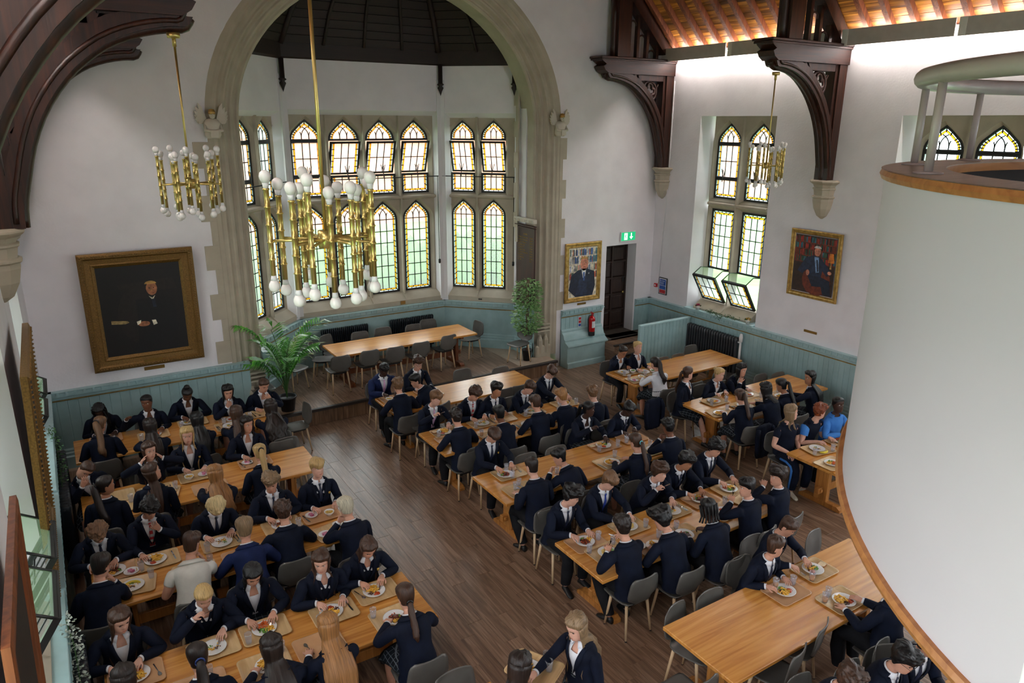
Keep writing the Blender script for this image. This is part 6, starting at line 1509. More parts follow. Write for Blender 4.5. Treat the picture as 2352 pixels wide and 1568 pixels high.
def face(F, root, hair, gaze=0, spec=False, closed=False):
    for sd in (-1, 1):
        M = NM(); c = V(sd*.031, .0745, .021); rr = .0125; n = 8
        R = [M.ring([F.head(c+V(cos(2*pi*j/n)*rr*sin(a), rr*.75*cos(a)-.004, sin(2*pi*j/n)*rr*(.45 if closed else .62)*sin(a))) for j in range(n)]) for a in (.25, .62, 1.1, 1.57)]
        M.quad(R[0], R[1], mi=1); M.quad(R[1], R[2], mi=0); M.quad(R[2], R[3], mi=0); M.cap(R[0], 1)
        M.obj('eye', ['eye_white' if not closed else 'eye_iris', 'eye_iris'], root)
        M = NM(); A = [F.head(V(sd*x, y, z)) for x, y, z in ((.014, .091, .0405), (.027, .0885, .0435), (.040, .080, .038))]; B = [F.head(V(sd*x, y, z)) for x, y, z in ((.014, .0905, .045), (.027, .088, .048), (.040, .080, .041))]
        a_ = M.ring(A); b_ = M.ring(B); M.quad(a_, b_, closed=False); M.obj('eyebrow', ['hair_'+hair], root, solid=.003)
    if spec:
        for sd in (-1, 1):
            c = V(sd*.033, .099, .017); tube_nm('spectacles', [F.head(c+V(cos(q)*.022, 0, sin(q)*.018)) for q in [2*pi*i/14 for i in range(15)]], .0022, 'lens_rim', root, 5)
            tube_nm('spectacles', [F.head(c+V(sd*.022, 0, .006)), F.head(V(sd*.078, .03, .022)), F.head(V(sd*.082, -.02, .018))], .002, 'lens_rim', root, 5)
        tube_nm('spectacles', [F.head(V(-.011, .102, .02)), F.head(V(.011, .102, .02))], .002, 'lens_rim', root, 5)
def vneck(t, t0, w1): return 0 if t <= t0 else w1*min(1, (t-t0)/(.50-t0))
def coat(F, root, fab, open_=True, t0=.16, w1=.078, off=.018, sleeves=True, hem=True, name='blazer', sl_len=None):
    """tailored shell over torso and arms with a V opening in front"""
    M = NM(); rows = [-.02, .05, .12, .20, .27, .33, .38, .42, .455, .485, .503]; sh = 1     # ROWS[1:12]
    def adj(t, pts):
        w = vneck(t, t0, w1)
        if open_ and w > 0:
            p, tg, lat, fw = F.sp(t)
            for j, sgn in ((1, 1), (23, -1)):
                c = pts[0]; cur = (pts[j]-p)@lat; pts[j] = pts[j]+lat*(sgn*w-cur)
            for j, sgn in ((2, 1), (22, -1)):
                cur = abs((pts[j]-p)@lat)
                if cur < w+.02: pts[j] = pts[j]+lat*(sgn*(w+.022)-(pts[j]-p)@lat)
        return pts
    off_f = (lambda t: off+.014*max(0, 1-abs(t)/.25)+(.0 if t < .47 else -.006))
    rings = []; c_r, c_l = side_cells(1), side_cells(-1)
    def sk(i, a, b):
        s_ = []
        ii = i+sh
        if HOLE[0] <= ii < HOLE[1]: s_ += [*c_r, *c_l]
        if open_ and b > t0+.03: s_ += [0, 23]
        return s_
    rings = column(M, F, rows, off_f, sk, adj=adj)
    if hem:      # skirt of the jacket hanging round the seat
        p, tg, lat, fw = F.sp(-.02); base = rings[0]; d = .10 if not F.stand else .16; pts = []
        for j in range(NS):
            th = 2*pi*j/NS; q = np.array(M.v[base[j]]); b = .5-.5*cos(th)
            drop = d*(.25+.75*b) if not F.stand else d
            pts.append(q+lat*sin(th)*.03-fw*(.03*b)+V(0, 0, -drop))
        H = M.ring(pts); M.quad(H, base)
    full = [None]*sh+rings
    for sd in (1, -1):
        loop = hole_loop(full, sd); A = F.arms[sd]
        ar = F.armrings(A, off*.8)[:sl_len or 9]
        if not sl_len: ar[-1] = [p*.8+q*.2 for p, q in zip(ar[-1], ar[-2])]
        for r in ar: loop = M.bridge(loop, r)
        # cuff turns in
        c = sum(np.array(M.v[i]) for i in loop)/len(loop); N = M.ring([c+(np.array(M.v[i])-c)*.82 for i in loop]); M.quad(loop, N)
    o = M.obj(name, ['cloth_'+fab], root, sub=1)
    if open_:    # lapels and collar band
        for sd in (1, -1):
            L = NM(); ts = [t0+.02, .24, .30, .36, .41, .45, .48, .50]; a_ = []; b_ = []
            for t in ts:
                p, tg, lat, fw = F.sp(t); w = vneck(t, t0, w1); wd_ = .004+.042*min(1, (t-t0)/.2)*(1 if t < .44 else .75)
                f = float(np.interp(t, COLA[:, 0], COLA[:, 2]))*F.k*F.bulk+off_f(t); aa = float(np.interp(t, COLA[:, 0], COLA[:, 1]))*F.k*F.bulk+off_f(t)
                def sp_(x): return p+lat*(sd*x)+fw*(f*sqrt(max(.02, 1-(x/aa)**2))+.007)
                a_.append(sp_(w-.002)); b_.append(sp_(w+wd_))
            A_ = L.ring(a_); B_ = L.ring(b_); L.quad(A_, B_, closed=False); L.obj('lapel', ['cloth_'+fab], root, solid=.005)
    # collar roll round the back of the neck
    L = NM(); A_ = []; B_ = []
    for i in range(13):
        th = radians(60)+radians(240)*i/12; A_.append(F.col(.525, .016, th)); B_.append(F.col(.487, .022, th))
    a_ = L.ring(A_); b_ = L.ring(B_); L.quad(a_, b_, closed=False); L.obj('collar', ['cloth_'+fab], root, solid=.006)
    return o
def shirt(F, root, fab='white', open_=False, cuffs=True, low=.1):
    M = NM(); rows = [t for t in ROWS[3:11]]+[.50]
    def adj(t, pts):
        return pts
    column(M, F, rows, .006, (lambda i, a, b: (0, 23) if (open_ and b > .44) else ()))
    o = M.obj('shirt', ['cloth_'+fab], root)
    L = NM()      # collar
    for sd in (1, -1):
        a_ = []; b_ = []
        for i in range(8):
            th = radians(8 if not open_ else 16)+radians(172)*i/7; k = 1-i/7
            a_.append(F.col(.537, .008, sd*th)); b_.append(F.col(.512-.034*k**2.2, .010+.013*k**2, sd*th))
        A_ = L.ring(a_); B_ = L.ring(b_); L.quad(A_, B_, closed=False)
    L.obj('shirt_collar', ['cloth_'+fab], o, solid=.003)
    if cuffs:
        for sd in (1, -1):
            A = F.arms[sd]; R = F.armrings(A, .0045); c0, c1 = np.array(R[-2]), np.array(R[-1]); L = NM(); a_ = L.ring(c0*.3+c1*.7); b_ = L.ring(c1+A['hd']*.013); L.quad(a_, b_); L.obj('shirt_cuff', ['cloth_'+fab], o, solid=.002)
    return o
def tie(F, root, mat='tie_navy', stripe=None, end=.14, open_=0):
    ts = [.497, .48, .465, .44, .40, .35, .30, .25, .20, end]; ws = [.012, .017, .010, .013, .017, .02, .023, .026, .028, .03]
    a_ = []; b_ = []; M = NM()
    for t, w in zip(ts, ws):
        p, tg, lat, fw = F.sp(t); f = float(np.interp(t, COLA[:, 0], COLA[:, 2]))*F.k*F.bulk+.014+(.008 if t > .475 else 0)
        a_.append(p+lat*-w+fw*f); b_.append(p+lat*w+fw*f)
    A_ = M.ring(a_); B_ = M.ring(b_); n = len(A_)
    for j in range(n-1): M.f.append((A_[j], A_[j+1], B_[j+1], B_[j])); M.m.append(1 if (stripe and j % 2) else 0)
    M.obj('tie', [mat, stripe or mat], root, solid=.006)
def trousers(F, root, fab='charcoal', stripe=False):
    M = NM(); rings = column(M, F, ROWS[:4], .010)
    base = rings[0]; mid = M.ring([(np.array(M.v[base[0]])+np.array(M.v[base[12]]))/2+V(0, 0, -.02)])[0]
    for sd in (1, -1):
        loop = (base[0:13] if sd > 0 else base[12:24]+[base[0]])+[mid]; R = F.legrings(sd, .012, flare=.012)
        for r in R[:-1]: loop = M.bridge(loop, r)
    M.obj('trousers', ['cloth_'+fab], root)
    if stripe:
        for sd in (1, -1):
            P = F.legpath(sd); pts = [np.array(c)+V(sd*(r+.014)*.98, 0, 0) for c, t, r in P[1:-1]]; tube_nm('side_stripe', pts, .02, 'cloth_sky', root, 6)
def skirt(F, root):
    M = NM(); R = []
    p0 = F.col(.14, .012); R.append(M.ring(p0)); R.append(M.ring(F.col(.02, .02)))
    y1, z1 = .40*F.k, .60
    def rg(y, zt, zb, a):
        o = []
        for j in range(NS):
            th = 2*pi*j/NS; o.append(V(a*sin(th)*(1+.04*sin(j*2.5)), y, (zt+zb)/2+(zt-zb)/2*cos(th)))
        return o
    if F.stand:
        for z, a in ((F.hipz-.12, .19), (F.hipz-.4, .24)): R.append(M.ring([V(a*(1+.05*(j % 2))*sin(2*pi*j/NS), a*.85*(1+.05*(j % 2))*cos(2*pi*j/NS), z) for j in range(NS)]))
    else:
        for y, zt, zb, a in ((.08, .66, .45, .2), (.2, .64, .45, .215), (.34, .62, .40, .235), (.42, .57, .33, .24)): R.append(M.ring(rg(y, zt, zb, a)))
    for a, b in zip(R, R[1:]): M.quad(a, b)
    M.obj('skirt', ['tartan'], root, solid=.006)
def shoes(F, root, mat='shoe'):
    for sd in (1, -1):
        c = F.legpath(sd)[-1][0]; M = NM(); R = []
        yaw = .15*sd
        for d, w, h in ((-.055, .026, .06), (-.04, .034, .085), (.0, .036, .09), (.05, .038, .066), (.1, .043, .048), (.15, .04, .036), (.175, .022, .026)):
            q = V(c[0]+sin(yaw)*d, c[1]+cos(yaw)*d, 0); R.append(M.ring([q+V(cos(a)*w, 0, h*.5+.002+sin(a)*h*.5) for a in [2*pi*j/10 for j in range(10)]]))
        for a, b in zip(R, R[1:]): M.quad(a, b)
        M.cap(R[0]); M.cap(R[-1]); M.obj('shoe', [mat], root)
def jumper(F, root, fab='jumper', t0=.36, w1=.05):
    M = NM(); rows = [-.02, .05, .12, .20, .27, .33, .38, .42, .455, .485]
    def adj(t, pts):
        w = vneck(t, t0, w1)
        if w > 0:
            p, tg, lat, fw = F.sp(t)
            for j, sgn in ((1, 1), (23, -1)): cur = (pts[j]-p)@lat; pts[j] = pts[j]+lat*(sgn*w-cur)
        return pts
    column(M, F, rows, .011, lambda i, a, b: (0, 23) if b > t0+.02 else (), adj=adj); M.obj('jumper', ['cloth_'+fab], root)
def badge(F, root):
    p, tg, lat, fw = F.sp(.34); c = F.col(.34, .03, radians(-38)); M = NM(); R = M.ring([c+lat*x-V(0, 0, 1)*z for x, z in ((-.014, -.016), (.014, -.016), (.013, .008), (0, .02), (-.013, .008))]); M.cap(R); M.obj('badge', ['badge_gold'], root, solid=.004)
# tartan
m_, n_, l_, b_ = nm('tartan'); setp(b_, .8, spec=.2)
tc = n_.new('ShaderNodeTexCoord'); r_ = n_.new('ShaderNodeMath'); outs = []
sep = n_.new('ShaderNodeSeparateXYZ'); l_.new(tc.outputs['Object'], sep.inputs[0]); acc = None
for ch, sc_, ph in ((0, 16, 0), (1, 16, .3), (2, 16, .1)):
    mu = n_.new('ShaderNodeMath'); mu.operation = 'MULTIPLY_ADD'; mu.inputs[1].default_value = sc_; mu.inputs[2].default_value = ph; l_.new(sep.outputs[ch], mu.inputs[0])
    fr = n_.new('ShaderNodeMath'); fr.operation = 'FRACT'; l_.new(mu.outputs[0], fr.inputs[0]); lt = n_.new('ShaderNodeMath'); lt.operation = 'LESS_THAN'; lt.inputs[1].default_value = .09; l_.new(fr.outputs[0], lt.inputs[0])
    if acc is None: acc = lt
    else: mx = n_.new('ShaderNodeMath'); mx.operation = 'MAXIMUM'; l_.new(acc.outputs[0], mx.inputs[0]); l_.new(lt.outputs[0], mx.inputs[1]); acc = mx
mixn = n_.new('ShaderNodeMix'); mixn.data_type = 'RGBA'; l_.new(acc.outputs[0], mixn.inputs[0]); mixn.inputs[6].default_value = lin((16, 22, 30)); mixn.inputs[7].default_value = lin((92, 100, 108)); l_.new(mixn.outputs[2], b_.inputs['Base Color'])
S_ = 1.3; DC = (2.912*S_, .359*S_); DR = 1.19*S_; DZT = CH-(.134)*S_
def dzb(a): return CH-(1.381+.253*(a-pi))*S_
DT = empty('gallery_drum', (DC[0], DC[1], 0), 0, 'big smooth white drum with oak trim and a grey tube rail, right edge', 'staircase')
N = 96; m = MB(); aa = [radians(-60)+radians(300)*i/N for i in range(N+1)]
def dring(r, zf): return [(r*cos(a), r*sin(a), zf(a)) for a in aa]
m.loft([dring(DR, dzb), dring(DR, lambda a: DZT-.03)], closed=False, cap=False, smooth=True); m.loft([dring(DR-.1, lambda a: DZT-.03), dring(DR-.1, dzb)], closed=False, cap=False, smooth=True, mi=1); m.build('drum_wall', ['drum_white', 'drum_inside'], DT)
def rim(r0, r1, zf0, zf1, nme, mts):
    m = MB(); R = [[(r*cos(a), r*sin(a), z) for r, z in ((r0, zf0(a)), (r1, zf0(a)), (r1+.008, (zf0(a)+zf1(a))/2), (r1, zf1(a)), (r0, zf1(a)))] for a in aa]
    o = []; m.loft(R, cap=True); return m.build(nme, mts, DT)
rim(DR-.22, DR+.014, lambda a: DZT-.04, lambda a: DZT-.004, 'rim_edge', 'trim_oak')
wood('rim_top', (128, 114, 100), (152, 138, 124), (170, 156, 142), axis=0, rough=.35)
rim(DR-.22, DR+.01, lambda a: DZT-.004, lambda a: DZT, 'rim_top', 'rim_top')
rim(DR-.1, DR+.02, lambda a: dzb(a)-.045, lambda a: dzb(a)+.0, 'lower_trim', 'trim_oak')
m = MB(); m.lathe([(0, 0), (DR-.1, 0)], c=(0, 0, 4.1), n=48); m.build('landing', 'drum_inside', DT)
m = MB(); m.lathe([(0, 0), (.14, 0), (.14, 4.1), (0, 4.1)], n=24); m.build('central_column', 'drum_white', DT)
RZ = DZT+.345; RR = DR-.085
m = MB(); m.tube([(RR*cos(a), RR*sin(a), RZ) for a in [2*pi*i/96 for i in range(96)]], .034, n=12, loop=True); m.build('handrail', 'rail_paint', DT)
for i in range(14):
    a = radians(i*25.7+8); x, y = RR*cos(a), RR*sin(a)
    m = MB(); m.tube([(x, y, DZT), (x, y, RZ-.02)], .0155, n=10); p = m.build('rail_post', 'rail_paint', DT)
    m = MB(); m.lathe([(0, 0), (.05, 0), (.05, .006), (.02, .009), (0, .009)], c=(x, y, DZT), n=16); m.build('flange', 'rail_paint', p)
m = MB(); a = radians(172); m.loft([[((DR+e)*cos(a+d), (DR+e)*sin(a+d), z) for e, d in ((.001, -.006), (.003, -.003), (.003, .003), (.001, .006))] for z in (dzb(a)+.05, DZT-.05)]); m.build('seam', 'reveal_paint', DT)
# ------------------------------------------------------------------ who sits where
def world_pt(root, v): return root.matrix_basis @ Vector(v)
def item_in_hand(key, F, root, sd, who, tilt=0):
    A = F.arms[sd]; p = A['W']+A['hd']*.075*F.k+(-A['hn'])*-.018; d = Vector(tuple(unit(A['hd']*.8+A['hn']*.45+V(0, 0, tilt))))
    R = root.matrix_basis.to_3x3(); d = (R @ d).normalized(); up = Vector((0, 0, 1)); x = d.cross(up).normalized(); z = x.cross(d)
    M = Matrix((x, d, z)).transposed().to_4x4(); w = world_pt(root, tuple(p)); M.translation = w+d*.03
    o = inst(key, ME[key]); o.matrix_basis = M; tag(o, 'steel %s in the %s hand of %s' % (key, 'right' if sd > 0 else 'left', who), key)
POSE = {'eat': (('eat',), ('eat',), 'FK'), 'mouth': (('mouth',), ('rest',), ''), 'mouthf': (('mouth',), ('rest',), 'F'), 'mouthl': (('rest',), ('mouth',), ''), 'rest': (('rest',), ('rest',), ''), 'lap': (('lap',), ('lap',), ''), 'reat': (('eat',), ('rest',), 'F'), 'chin': (('chin',), ('rest',), ''), 'chinl': (('rest',), ('chin',), ''), 'hair': (('ear',), ('ear',), ''), 'brow': (('brow',), ('rest',), ''), 'forkup': (('fork', .12, .02, 1.0), ('eat',), 'FK'), 'forkupr': (('fork', .34, .0, 1.02), ('rest',), 'F')}
GR = 'school pupils at lunch'
def person(px, py, who, more, hair='short', hc='brown', skin='light', top='navy', neck='tie', pose='eat', t=None, rz=0, hyaw=0, hpitch=.35, lean=.3, side=0, hroll=0, food=None, legs=False, spec=False, bulk=1.0, k=1.0, z=None, seat=True, twist=0, stand=False, grp=GR, shoe='shoe', stripe=False, ch=True, hair_kw=None, jum=False, bdg=False, tieM='tie_navy', tieS=None, fgirl=False, hl=.5, legpose='sit', mealkw=None, cat='person'):
    pr = POSE[pose] if isinstance(pose, str) else pose
    n = dict(lean=lean, hyaw=hyaw, hpitch=hpitch, hroll=hroll, side=side, k=k, bulk=bulk, twist=twist, stand=stand, legs=legpose)
    rzr = radians(rz); F = Fig(**n); c = F.hc; w = at_z(px, py, c[2]); hx = c[0]*cos(rzr)-c[1]*sin(rzr); hy = c[0]*sin(rzr)+c[1]*cos(rzr); X, Y = w.x-hx, w.y-hy
    e = .36; table_side = 0
    if t:
        x0, x1, y0, y1 = TB[t]
        if abs(rz) < 80: e = max(.2, y0-Y); table_side = 1
        elif abs(rz) > 100: e = max(.2, Y-y1); table_side = -1
    F = Fig(rarm=pr[0], larm=pr[1], edge=e, **n)
    root = empty('person', (X, Y, 0), rzr, who+', '+more if more else who, cat, grp)
    short = top in ('sport_white', 'sport_navy', 'sport_mixed')
    build_body(F, root, skin, short)
    if short:
        fab = {'sport_white': 'sport_white', 'sport_navy': 'navy', 'sport_mixed': 'navy'}[top]
        coat(F, root, fab, open_=False, off=.012, hem=False, name='sports_shirt', sl_len=3)
        if top == 'sport_mixed':
            for sd in (1, -1):
                R_ = F.armrings(F.arms[sd], .022)[:3]; M = NM(); q = [M.ring(r) for r in R_]; [M.quad(a, b) for a, b in zip(q, q[1:])]; M.obj('sleeve_panel', ['cloth_sky'], root)
    elif top == 'shirt': coat(F, root, 'white', open_=False, off=.012, hem=False, name='school_shirt')
    elif top == 'sweatshirt': coat(F, root, 'sky', open_=False, off=.02, hem=False, name='sweatshirt')
    elif top == 'jumperonly': coat(F, root, 'jumper', open_=False, off=.016, hem=False, name='jumper'); shirt(F, root, 'white', neck == 'open', cuffs=False)
    else:
        coat(F, root, top); shirt(F, root, 'white', neck == 'open')
        if jum: jumper(F, root)
    if neck == 'tie': tie(F, root, tieM, tieS, end=.3 if jum else .14)
    if legs or stand:
        if legs == 'skirt': skirt(F, root)
        else: trousers(F, root, 'charcoal' if not stripe else 'navy', stripe)
        shoes(F, root, shoe)
    else: trousers(F, root) if not fgirl else skirt(F, root)
    sd_ = int(px*7+py) % 97; kw = dict(hair_kw or {})
    if hair == 'short': hair_cap(F, root, hc, seed=sd_, **{**dict(vol=.017, fringe=.3), **kw})
    elif hair == 'crop': hair_cap(F, root, hc, seed=sd_, **{**dict(vol=.010), **kw})
    elif hair == 'fringe': hair_cap(F, root, hc, seed=sd_, **{**dict(vol=.022, fringe=1.0), **kw})
    elif hair == 'curly': hair_cap(F, root, hc, seed=sd_, **{**dict(vol=.03, curl=1.0, fringe=.3), **kw})
    elif hair == 'messy': hair_cap(F, root, hc, seed=sd_, **{**dict(vol=.032, curl=.6, fringe=.4), **kw})
    elif hair == 'long': hair_cap(F, root, hc, seed=sd_, vol=.016, hairline=.085, nape=-.06, part=1); hair_long(F, root, hc, length=hl, seed=sd_, **{**dict(front=1, wave=.4, width=1.0), **kw})
    elif hair == 'longback': hair_cap(F, root, hc, seed=sd_, vol=.016, hairline=.085, nape=-.06); hair_long(F, root, hc, length=hl, seed=sd_, **{**dict(front=0, wave=.3, width=1.0), **kw})
    elif hair == 'bob': hair_cap(F, root, hc, seed=sd_, vol=.02, hairline=.08, nape=-.08); hair_long(F, root, hc, length=.06, seed=sd_, front=1, width=.5, **kw)
    elif hair == 'pony': hair_cap(F, root, hc, seed=sd_, vol=.010, tight=True, hairline=.085); ponytail(F, root, hc, seed=sd_, **{**dict(length=hl), **kw})
    elif hair == 'braid': hair_cap(F, root, hc, seed=sd_, vol=.012, tight=True, hairline=.085); ponytail(F, root, hc, seed=sd_, braid=True, **{**dict(length=hl, high=-.03), **kw})
    elif hair == 'bun':
        hair_cap(F, root, hc, seed=sd_, vol=.010, tight=True, hairline=.085); M = NM(); c0 = kw.get('pos', (0, -.10, .07)); r = kw.get('r', .042); R = []
        for i in range(1, 7): a = pi*i/7; R.append(M.ring([F.head(V(*c0)+V(cos(2*pi*j/12)*r*sin(a)*(1+.1*sin(3*j)), r*.9*cos(a), sin(2*pi*j/12)*r*sin(a))) for j in range(12)]))
        [M.quad(a, b) for a, b in zip(R, R[1:])]; M.cap(R[0]); M.cap(R[-1]); M.obj('hair_bun', ['hair_'+hc], root)
    elif hair == 'braids':
        hair_cap(F, root, hc, seed=sd_, vol=.012, hairline=.088, nape=-.06)
        for i in range(11):
            th = radians(60+240*i/10); pts = [F.head(headpt(th, .06, .014)), F.head(headpt(th, .0, .02)), F.head(headpt(th, -.07, .026))]; b0 = pts[-1]
            for q in (.35, .7, 1): pts.append(b0+V(0, 0, -.22*q*hl*2)+(b0-F.hc)*.25*q)
            tube_nm('braid', pts, .012, 'hair_'+hc, root, 6, .15)
    if abs(rz+math.degrees(-hyaw)) > 55 or stand: face(F, root, hc, spec=spec, closed=hpitch > .3)
    elif spec: face(F, root, hc, spec=True, closed=True)
    if bdg: badge(F, root)
    if seat and not stand: 
        if ch: chair(X+.0*cos(rzr), Y, rzr, 'grey chair under '+who)
    for i, ltr in enumerate(pr[2]): item_in_hand({'F': 'fork', 'K': 'knife', 'S': 'spoon'}[ltr], F, root, (1, -1)[i], who, .25)
    if food and table_side:
        x0, x1, y0, y1 = TB[t]; d = e+.215; mx = X-sin(rzr)*d; my = Y+cos(rzr)*d
        mk = dict(mealkw or {}); dx = mk.pop('dx', 0); meal(min(max(mx+dx, x0+.25), x1-.25), my, rzr, who, **{**FOODS[food], **mk})
    return F, root
PL_ = lambda f, a=0, b=0: ('plate', f, a, b)
FOODS = {
 'chips': dict(dishes=(PL_('chips', .02, -.02),), glasses=((.18, .11),), extra=(('knife', -.17, -.03, .1),)),
 'chips2': dict(tray='tray_tan', dishes=(PL_('chips', -.02, -.02),), glasses=((.18, .08),)),
 'stew': dict(dishes=(PL_('stew', 0, -.02),), glasses=((-.18, .11),)),
 'stewp': dict(tray='tray_tan', dishes=(PL_('stew', .02, -.03), ('side_plate', 'pudding', -.14, .08)), glasses=((.19, .1),)),
 'mixed': dict(dishes=(PL_('mixed', 0, -.02),), glasses=((.18, .1), (-.18, .11))),
 'mixedo': dict(dishes=(PL_('mixed', 0, -.02),), glasses=((.18, .1, 'o'),), extra=(('bread', -.17, -.02, .2),)),
 'salad': dict(dishes=(PL_('salad', 0, -.02),), glasses=((.18, .1),)),
 'pasta': dict(dishes=(PL_('pasta', 0, -.01),), glasses=((.18, .11), (-.18, .11))),
 'crumbs': dict(dishes=(PL_('crumbs', 0, 0),), glasses=((.18, .1),), extra=(('fork', -.16, 0, .2), ('knife', -.19, 0, .1))),
 'empty': dict(dishes=(), glasses=((.17, .1),), extra=(('spoon', .02, 0, .3), ('knife', .08, 0, .1))),
 'emptyt': dict(tray='tray_tan', dishes=(), glasses=(), extra=(('knife', .08, 0, .4),)),
 'pud': dict(dishes=(('side_plate', 'pudding', -.1, 0), ('bowl', 'bowl', .1, .05)), glasses=()),
 'bowl': dict(tray='tray_tan', dishes=(('bowl', 'bowl', -.1, .05), ('side_plate', 'pudding', .1, -.05)), glasses=(), extra=(('knife', .18, 0, .2),)),
 'green': dict(dishes=(('bowl', 'greenbowl', -.08, .06), PL_('crumbs', .08, -.04)), glasses=((.19, .12),)),
 'bread': dict(dishes=(PL_('stew', .06, .0),), glasses=((-.02, -.1), (.02, .13)), extra=(('bread', -.12, -.07, .3), ('spoon', -.18, -.04, 0))),
}
p_ = person
# ---- table L1, along the panelling
L = dict(hair='long', neck='open', fgirl=True)
p_(228, 943, 'girl with long black braids', 'head bent, leftmost against the teal panelling', t='L1', rz=180, skin='dark', hc='black', hair='braids', neck='open', hpitch=.75, hyaw=.3, pose='rest', food='emptyt', fgirl=True)
p_(337, 925, 'girl with braided ponytail holding up a fork', 'second from left along the panelling', t='L1', rz=180, skin='brown', hc='black', hair='pony', neck='open', hpitch=.15, hyaw=.35, pose='forkupr', food='salad', lean=.2, fgirl=True)
p_(430, 905, 'girl with a high dark bun', 'looking down, third along the panelling', t='L1', rz=180, skin='brown', hc='black', hair='bun', neck='open', hpitch=.7, pose='eat', food='green', hair_kw=dict(pos=(0, -.05, .14), r=.05), fgirl=True)
p_(523, 900, 'girl with sleek black hair biting a fork', 'fourth along the panelling', t='L1', rz=180, skin='light', hc='black', hair='long', neck='open', hpitch=.35, pose='mouthf', food='chips2', mealkw=dict(glasses=((.16, .1), (-.16, .1, 'o'))), fgirl=True)
p_(606, 885, 'girl with brown hair pulled back by the palm', 'beside the arch pier', t='L1', rz=180, skin='light', hc='brown', hair='pony', neck='open', hpitch=.5, hyaw=-.2, pose='mouthl', food='empty', fgirl=True)
p_(230, 975, 'girl with a wavy brown ponytail', 'back turned, leftmost at the first table', t='L1', rz=0, skin='light', hc='lightbrown', hair='pony', neck='open', hyaw=.5, pose='rest', food='crumbs', hl=.36, hair_kw=dict(r=.05, wave=1.5), fgirl=True)
p_(345, 980, 'girl with straight very dark waist-length hair', 'back turned at the first table', t='L1', rz=0, hc='dark', hair='longback', neck='open', hl=.42, pose='eat', fgirl=True)
p_(453, 965, 'girl with smooth jet black hair', 'back turned, middle of the first table', t='L1', rz=0, hc='black', hair='longback', neck='open', hl=.36, pose='eat', fgirl=True)
p_(543, 950, 'girl with straight mid brown hair', 'back turned near the right end of the first table', t='L1', rz=0, hc='brown', hair='longback', neck='open', hl=.42, pose='rest', food='crumbs', fgirl=True)
p_(622, 935, 'girl with thick dark curls down her back', 'at the first table end', t='L1', rz=0, hc='dark', hair='longback', neck='open', hl=.36, pose='eat', hair_kw=dict(wave=2, width=1.35, over=.02, vol=.03), fgirl=True)
# ---- table L2
p_(195, 1080, 'girl hiding her face in one hand', 'slumped sideways by the left radiator', t='L2', rz=180, hc='brown', hair='bun', neck='open', hpitch=.6, hroll=-.7, side=.35, pose=(('brow',), ('rest',), ''), food='empty', mealkw=dict(dx=.25), hair_kw=dict(pos=(0, -.09, .03), r=.04), fgirl=True)
p_(343, 1035, 'girl with both hands in her brown hair', 'mouth open, far side of the second table', t='L2', rz=180, skin='pale', hc='brown', neck='open', hair='long', hpitch=.1, hyaw=-.25, pose='hair', lean=.15, food='crumbs', fgirl=True)
p_(430, 1000, 'blonde girl with loose hair talking', 'far side of the second table', t='L2', rz=180, skin='pale', hc='blond', neck='open', hair='long', hpitch=.15, hyaw=.1, lean=.15, pose='reat', food='pud', hair_kw=dict(wave=.8), bdg=True, fgirl=True)
p_(567, 975, 'smiling girl with dark wavy hair over one shoulder', 'far side of the second table', t='L2', rz=180, hc='dark', neck='open', hair='long', hpitch=.15, hyaw=-.3, lean=.2, pose='reat', food='bowl', hair_kw=dict(wave=1.2), fgirl=True)
p_(243, 1115, 'girl with a long dark ponytail in profile', 'looking right, near side of the second table', t='L2', rz=-15, skin='tan', hc='dark', neck='open', hair='pony', hyaw=1.1, hpitch=.05, lean=.1, pose='lap', food='empty', hl=.4, hair_kw=dict(wave=1.5, r=.045), fgirl=True)
p_(350, 1085, 'brown-haired girl turning her chin up to the right', 'second table', t='L2', rz=-15, skin='light', hc='brown', neck='open', hair='longback', hyaw=1.1, hpitch=-.15, lean=.1, pose='lap', food='empty', hl=.4, fgirl=True)
p_(495, 1090, 'girl with very long golden-ginger waves', 'back turned at the second table', t='L2', rz=0, hc='gold', neck='open', hair='longback', hl=.42, pose='eat', food='emptyt', hair_kw=dict(wave=1.8, width=1.25, over=.02), fgirl=True)
p_(597, 1040, 'girl with a straight blonde ponytail', 'back turned beside the bare table end', t='L2', rz=0, hc='blond', neck='open', hair='pony', hl=.42, pose=(('chin',), ('rest',), ''), hair_kw=dict(r=.04, high=.05), fgirl=True)
# ---- table L3
p_(225, 1225, 'boy with light brown curls and head down', 'leftmost at the third table', t='L3', rz=180, hc='lightbrown', hair='curly', hpitch=.8, lean=.4, pose='eat', food='stewp', mealkw=dict(glasses=()))
p_(343, 1170, 'boy with black curls and a striped tie', 'hand at his mouth', t='L3', rz=180, hc='black', hair='curly', hpitch=.6, hyaw=-.25, pose='mouthl', food='chips', tieM='tie_red', tieS='tie_grey', lean=.25)
p_(495, 1165, 'boy with bleached blond hair looking straight down', 'far side of the third table', t='L3', rz=180, skin='pale', hc='bleach', hair='messy', hpitch=.9, lean=.35, pose='rest', food='crumbs')
p_(622, 1110, 'boy with sandy curls and a dark tie', 'far side of the third table', t='L3', rz=180, hc='ash', hair='curly', hpitch=.35, hyaw=.3, pose='eat', food='stew', lean=.25)
p_(729, 1075, 'boy with a blond fringe looking up', 'at the aisle end of the third table', t='L3', rz=180, skin='pale', hc='blond', hair='fringe', hpitch=-.02, hyaw=-.15, lean=.1, pose='rest', jum=True, food='bowl', bdg=True)
p_(232, 1300, 'boy with dark hair shielding his face', 'back turned, leftmost near side of the third table', t='L3', rz=-10, hc='dark', hair='short', hyaw=.4, pose='chin', food='crumbs', mealkw=dict(dx=.24, extra=(('banana', 0, .02), ('fork', -.1, -.1))))
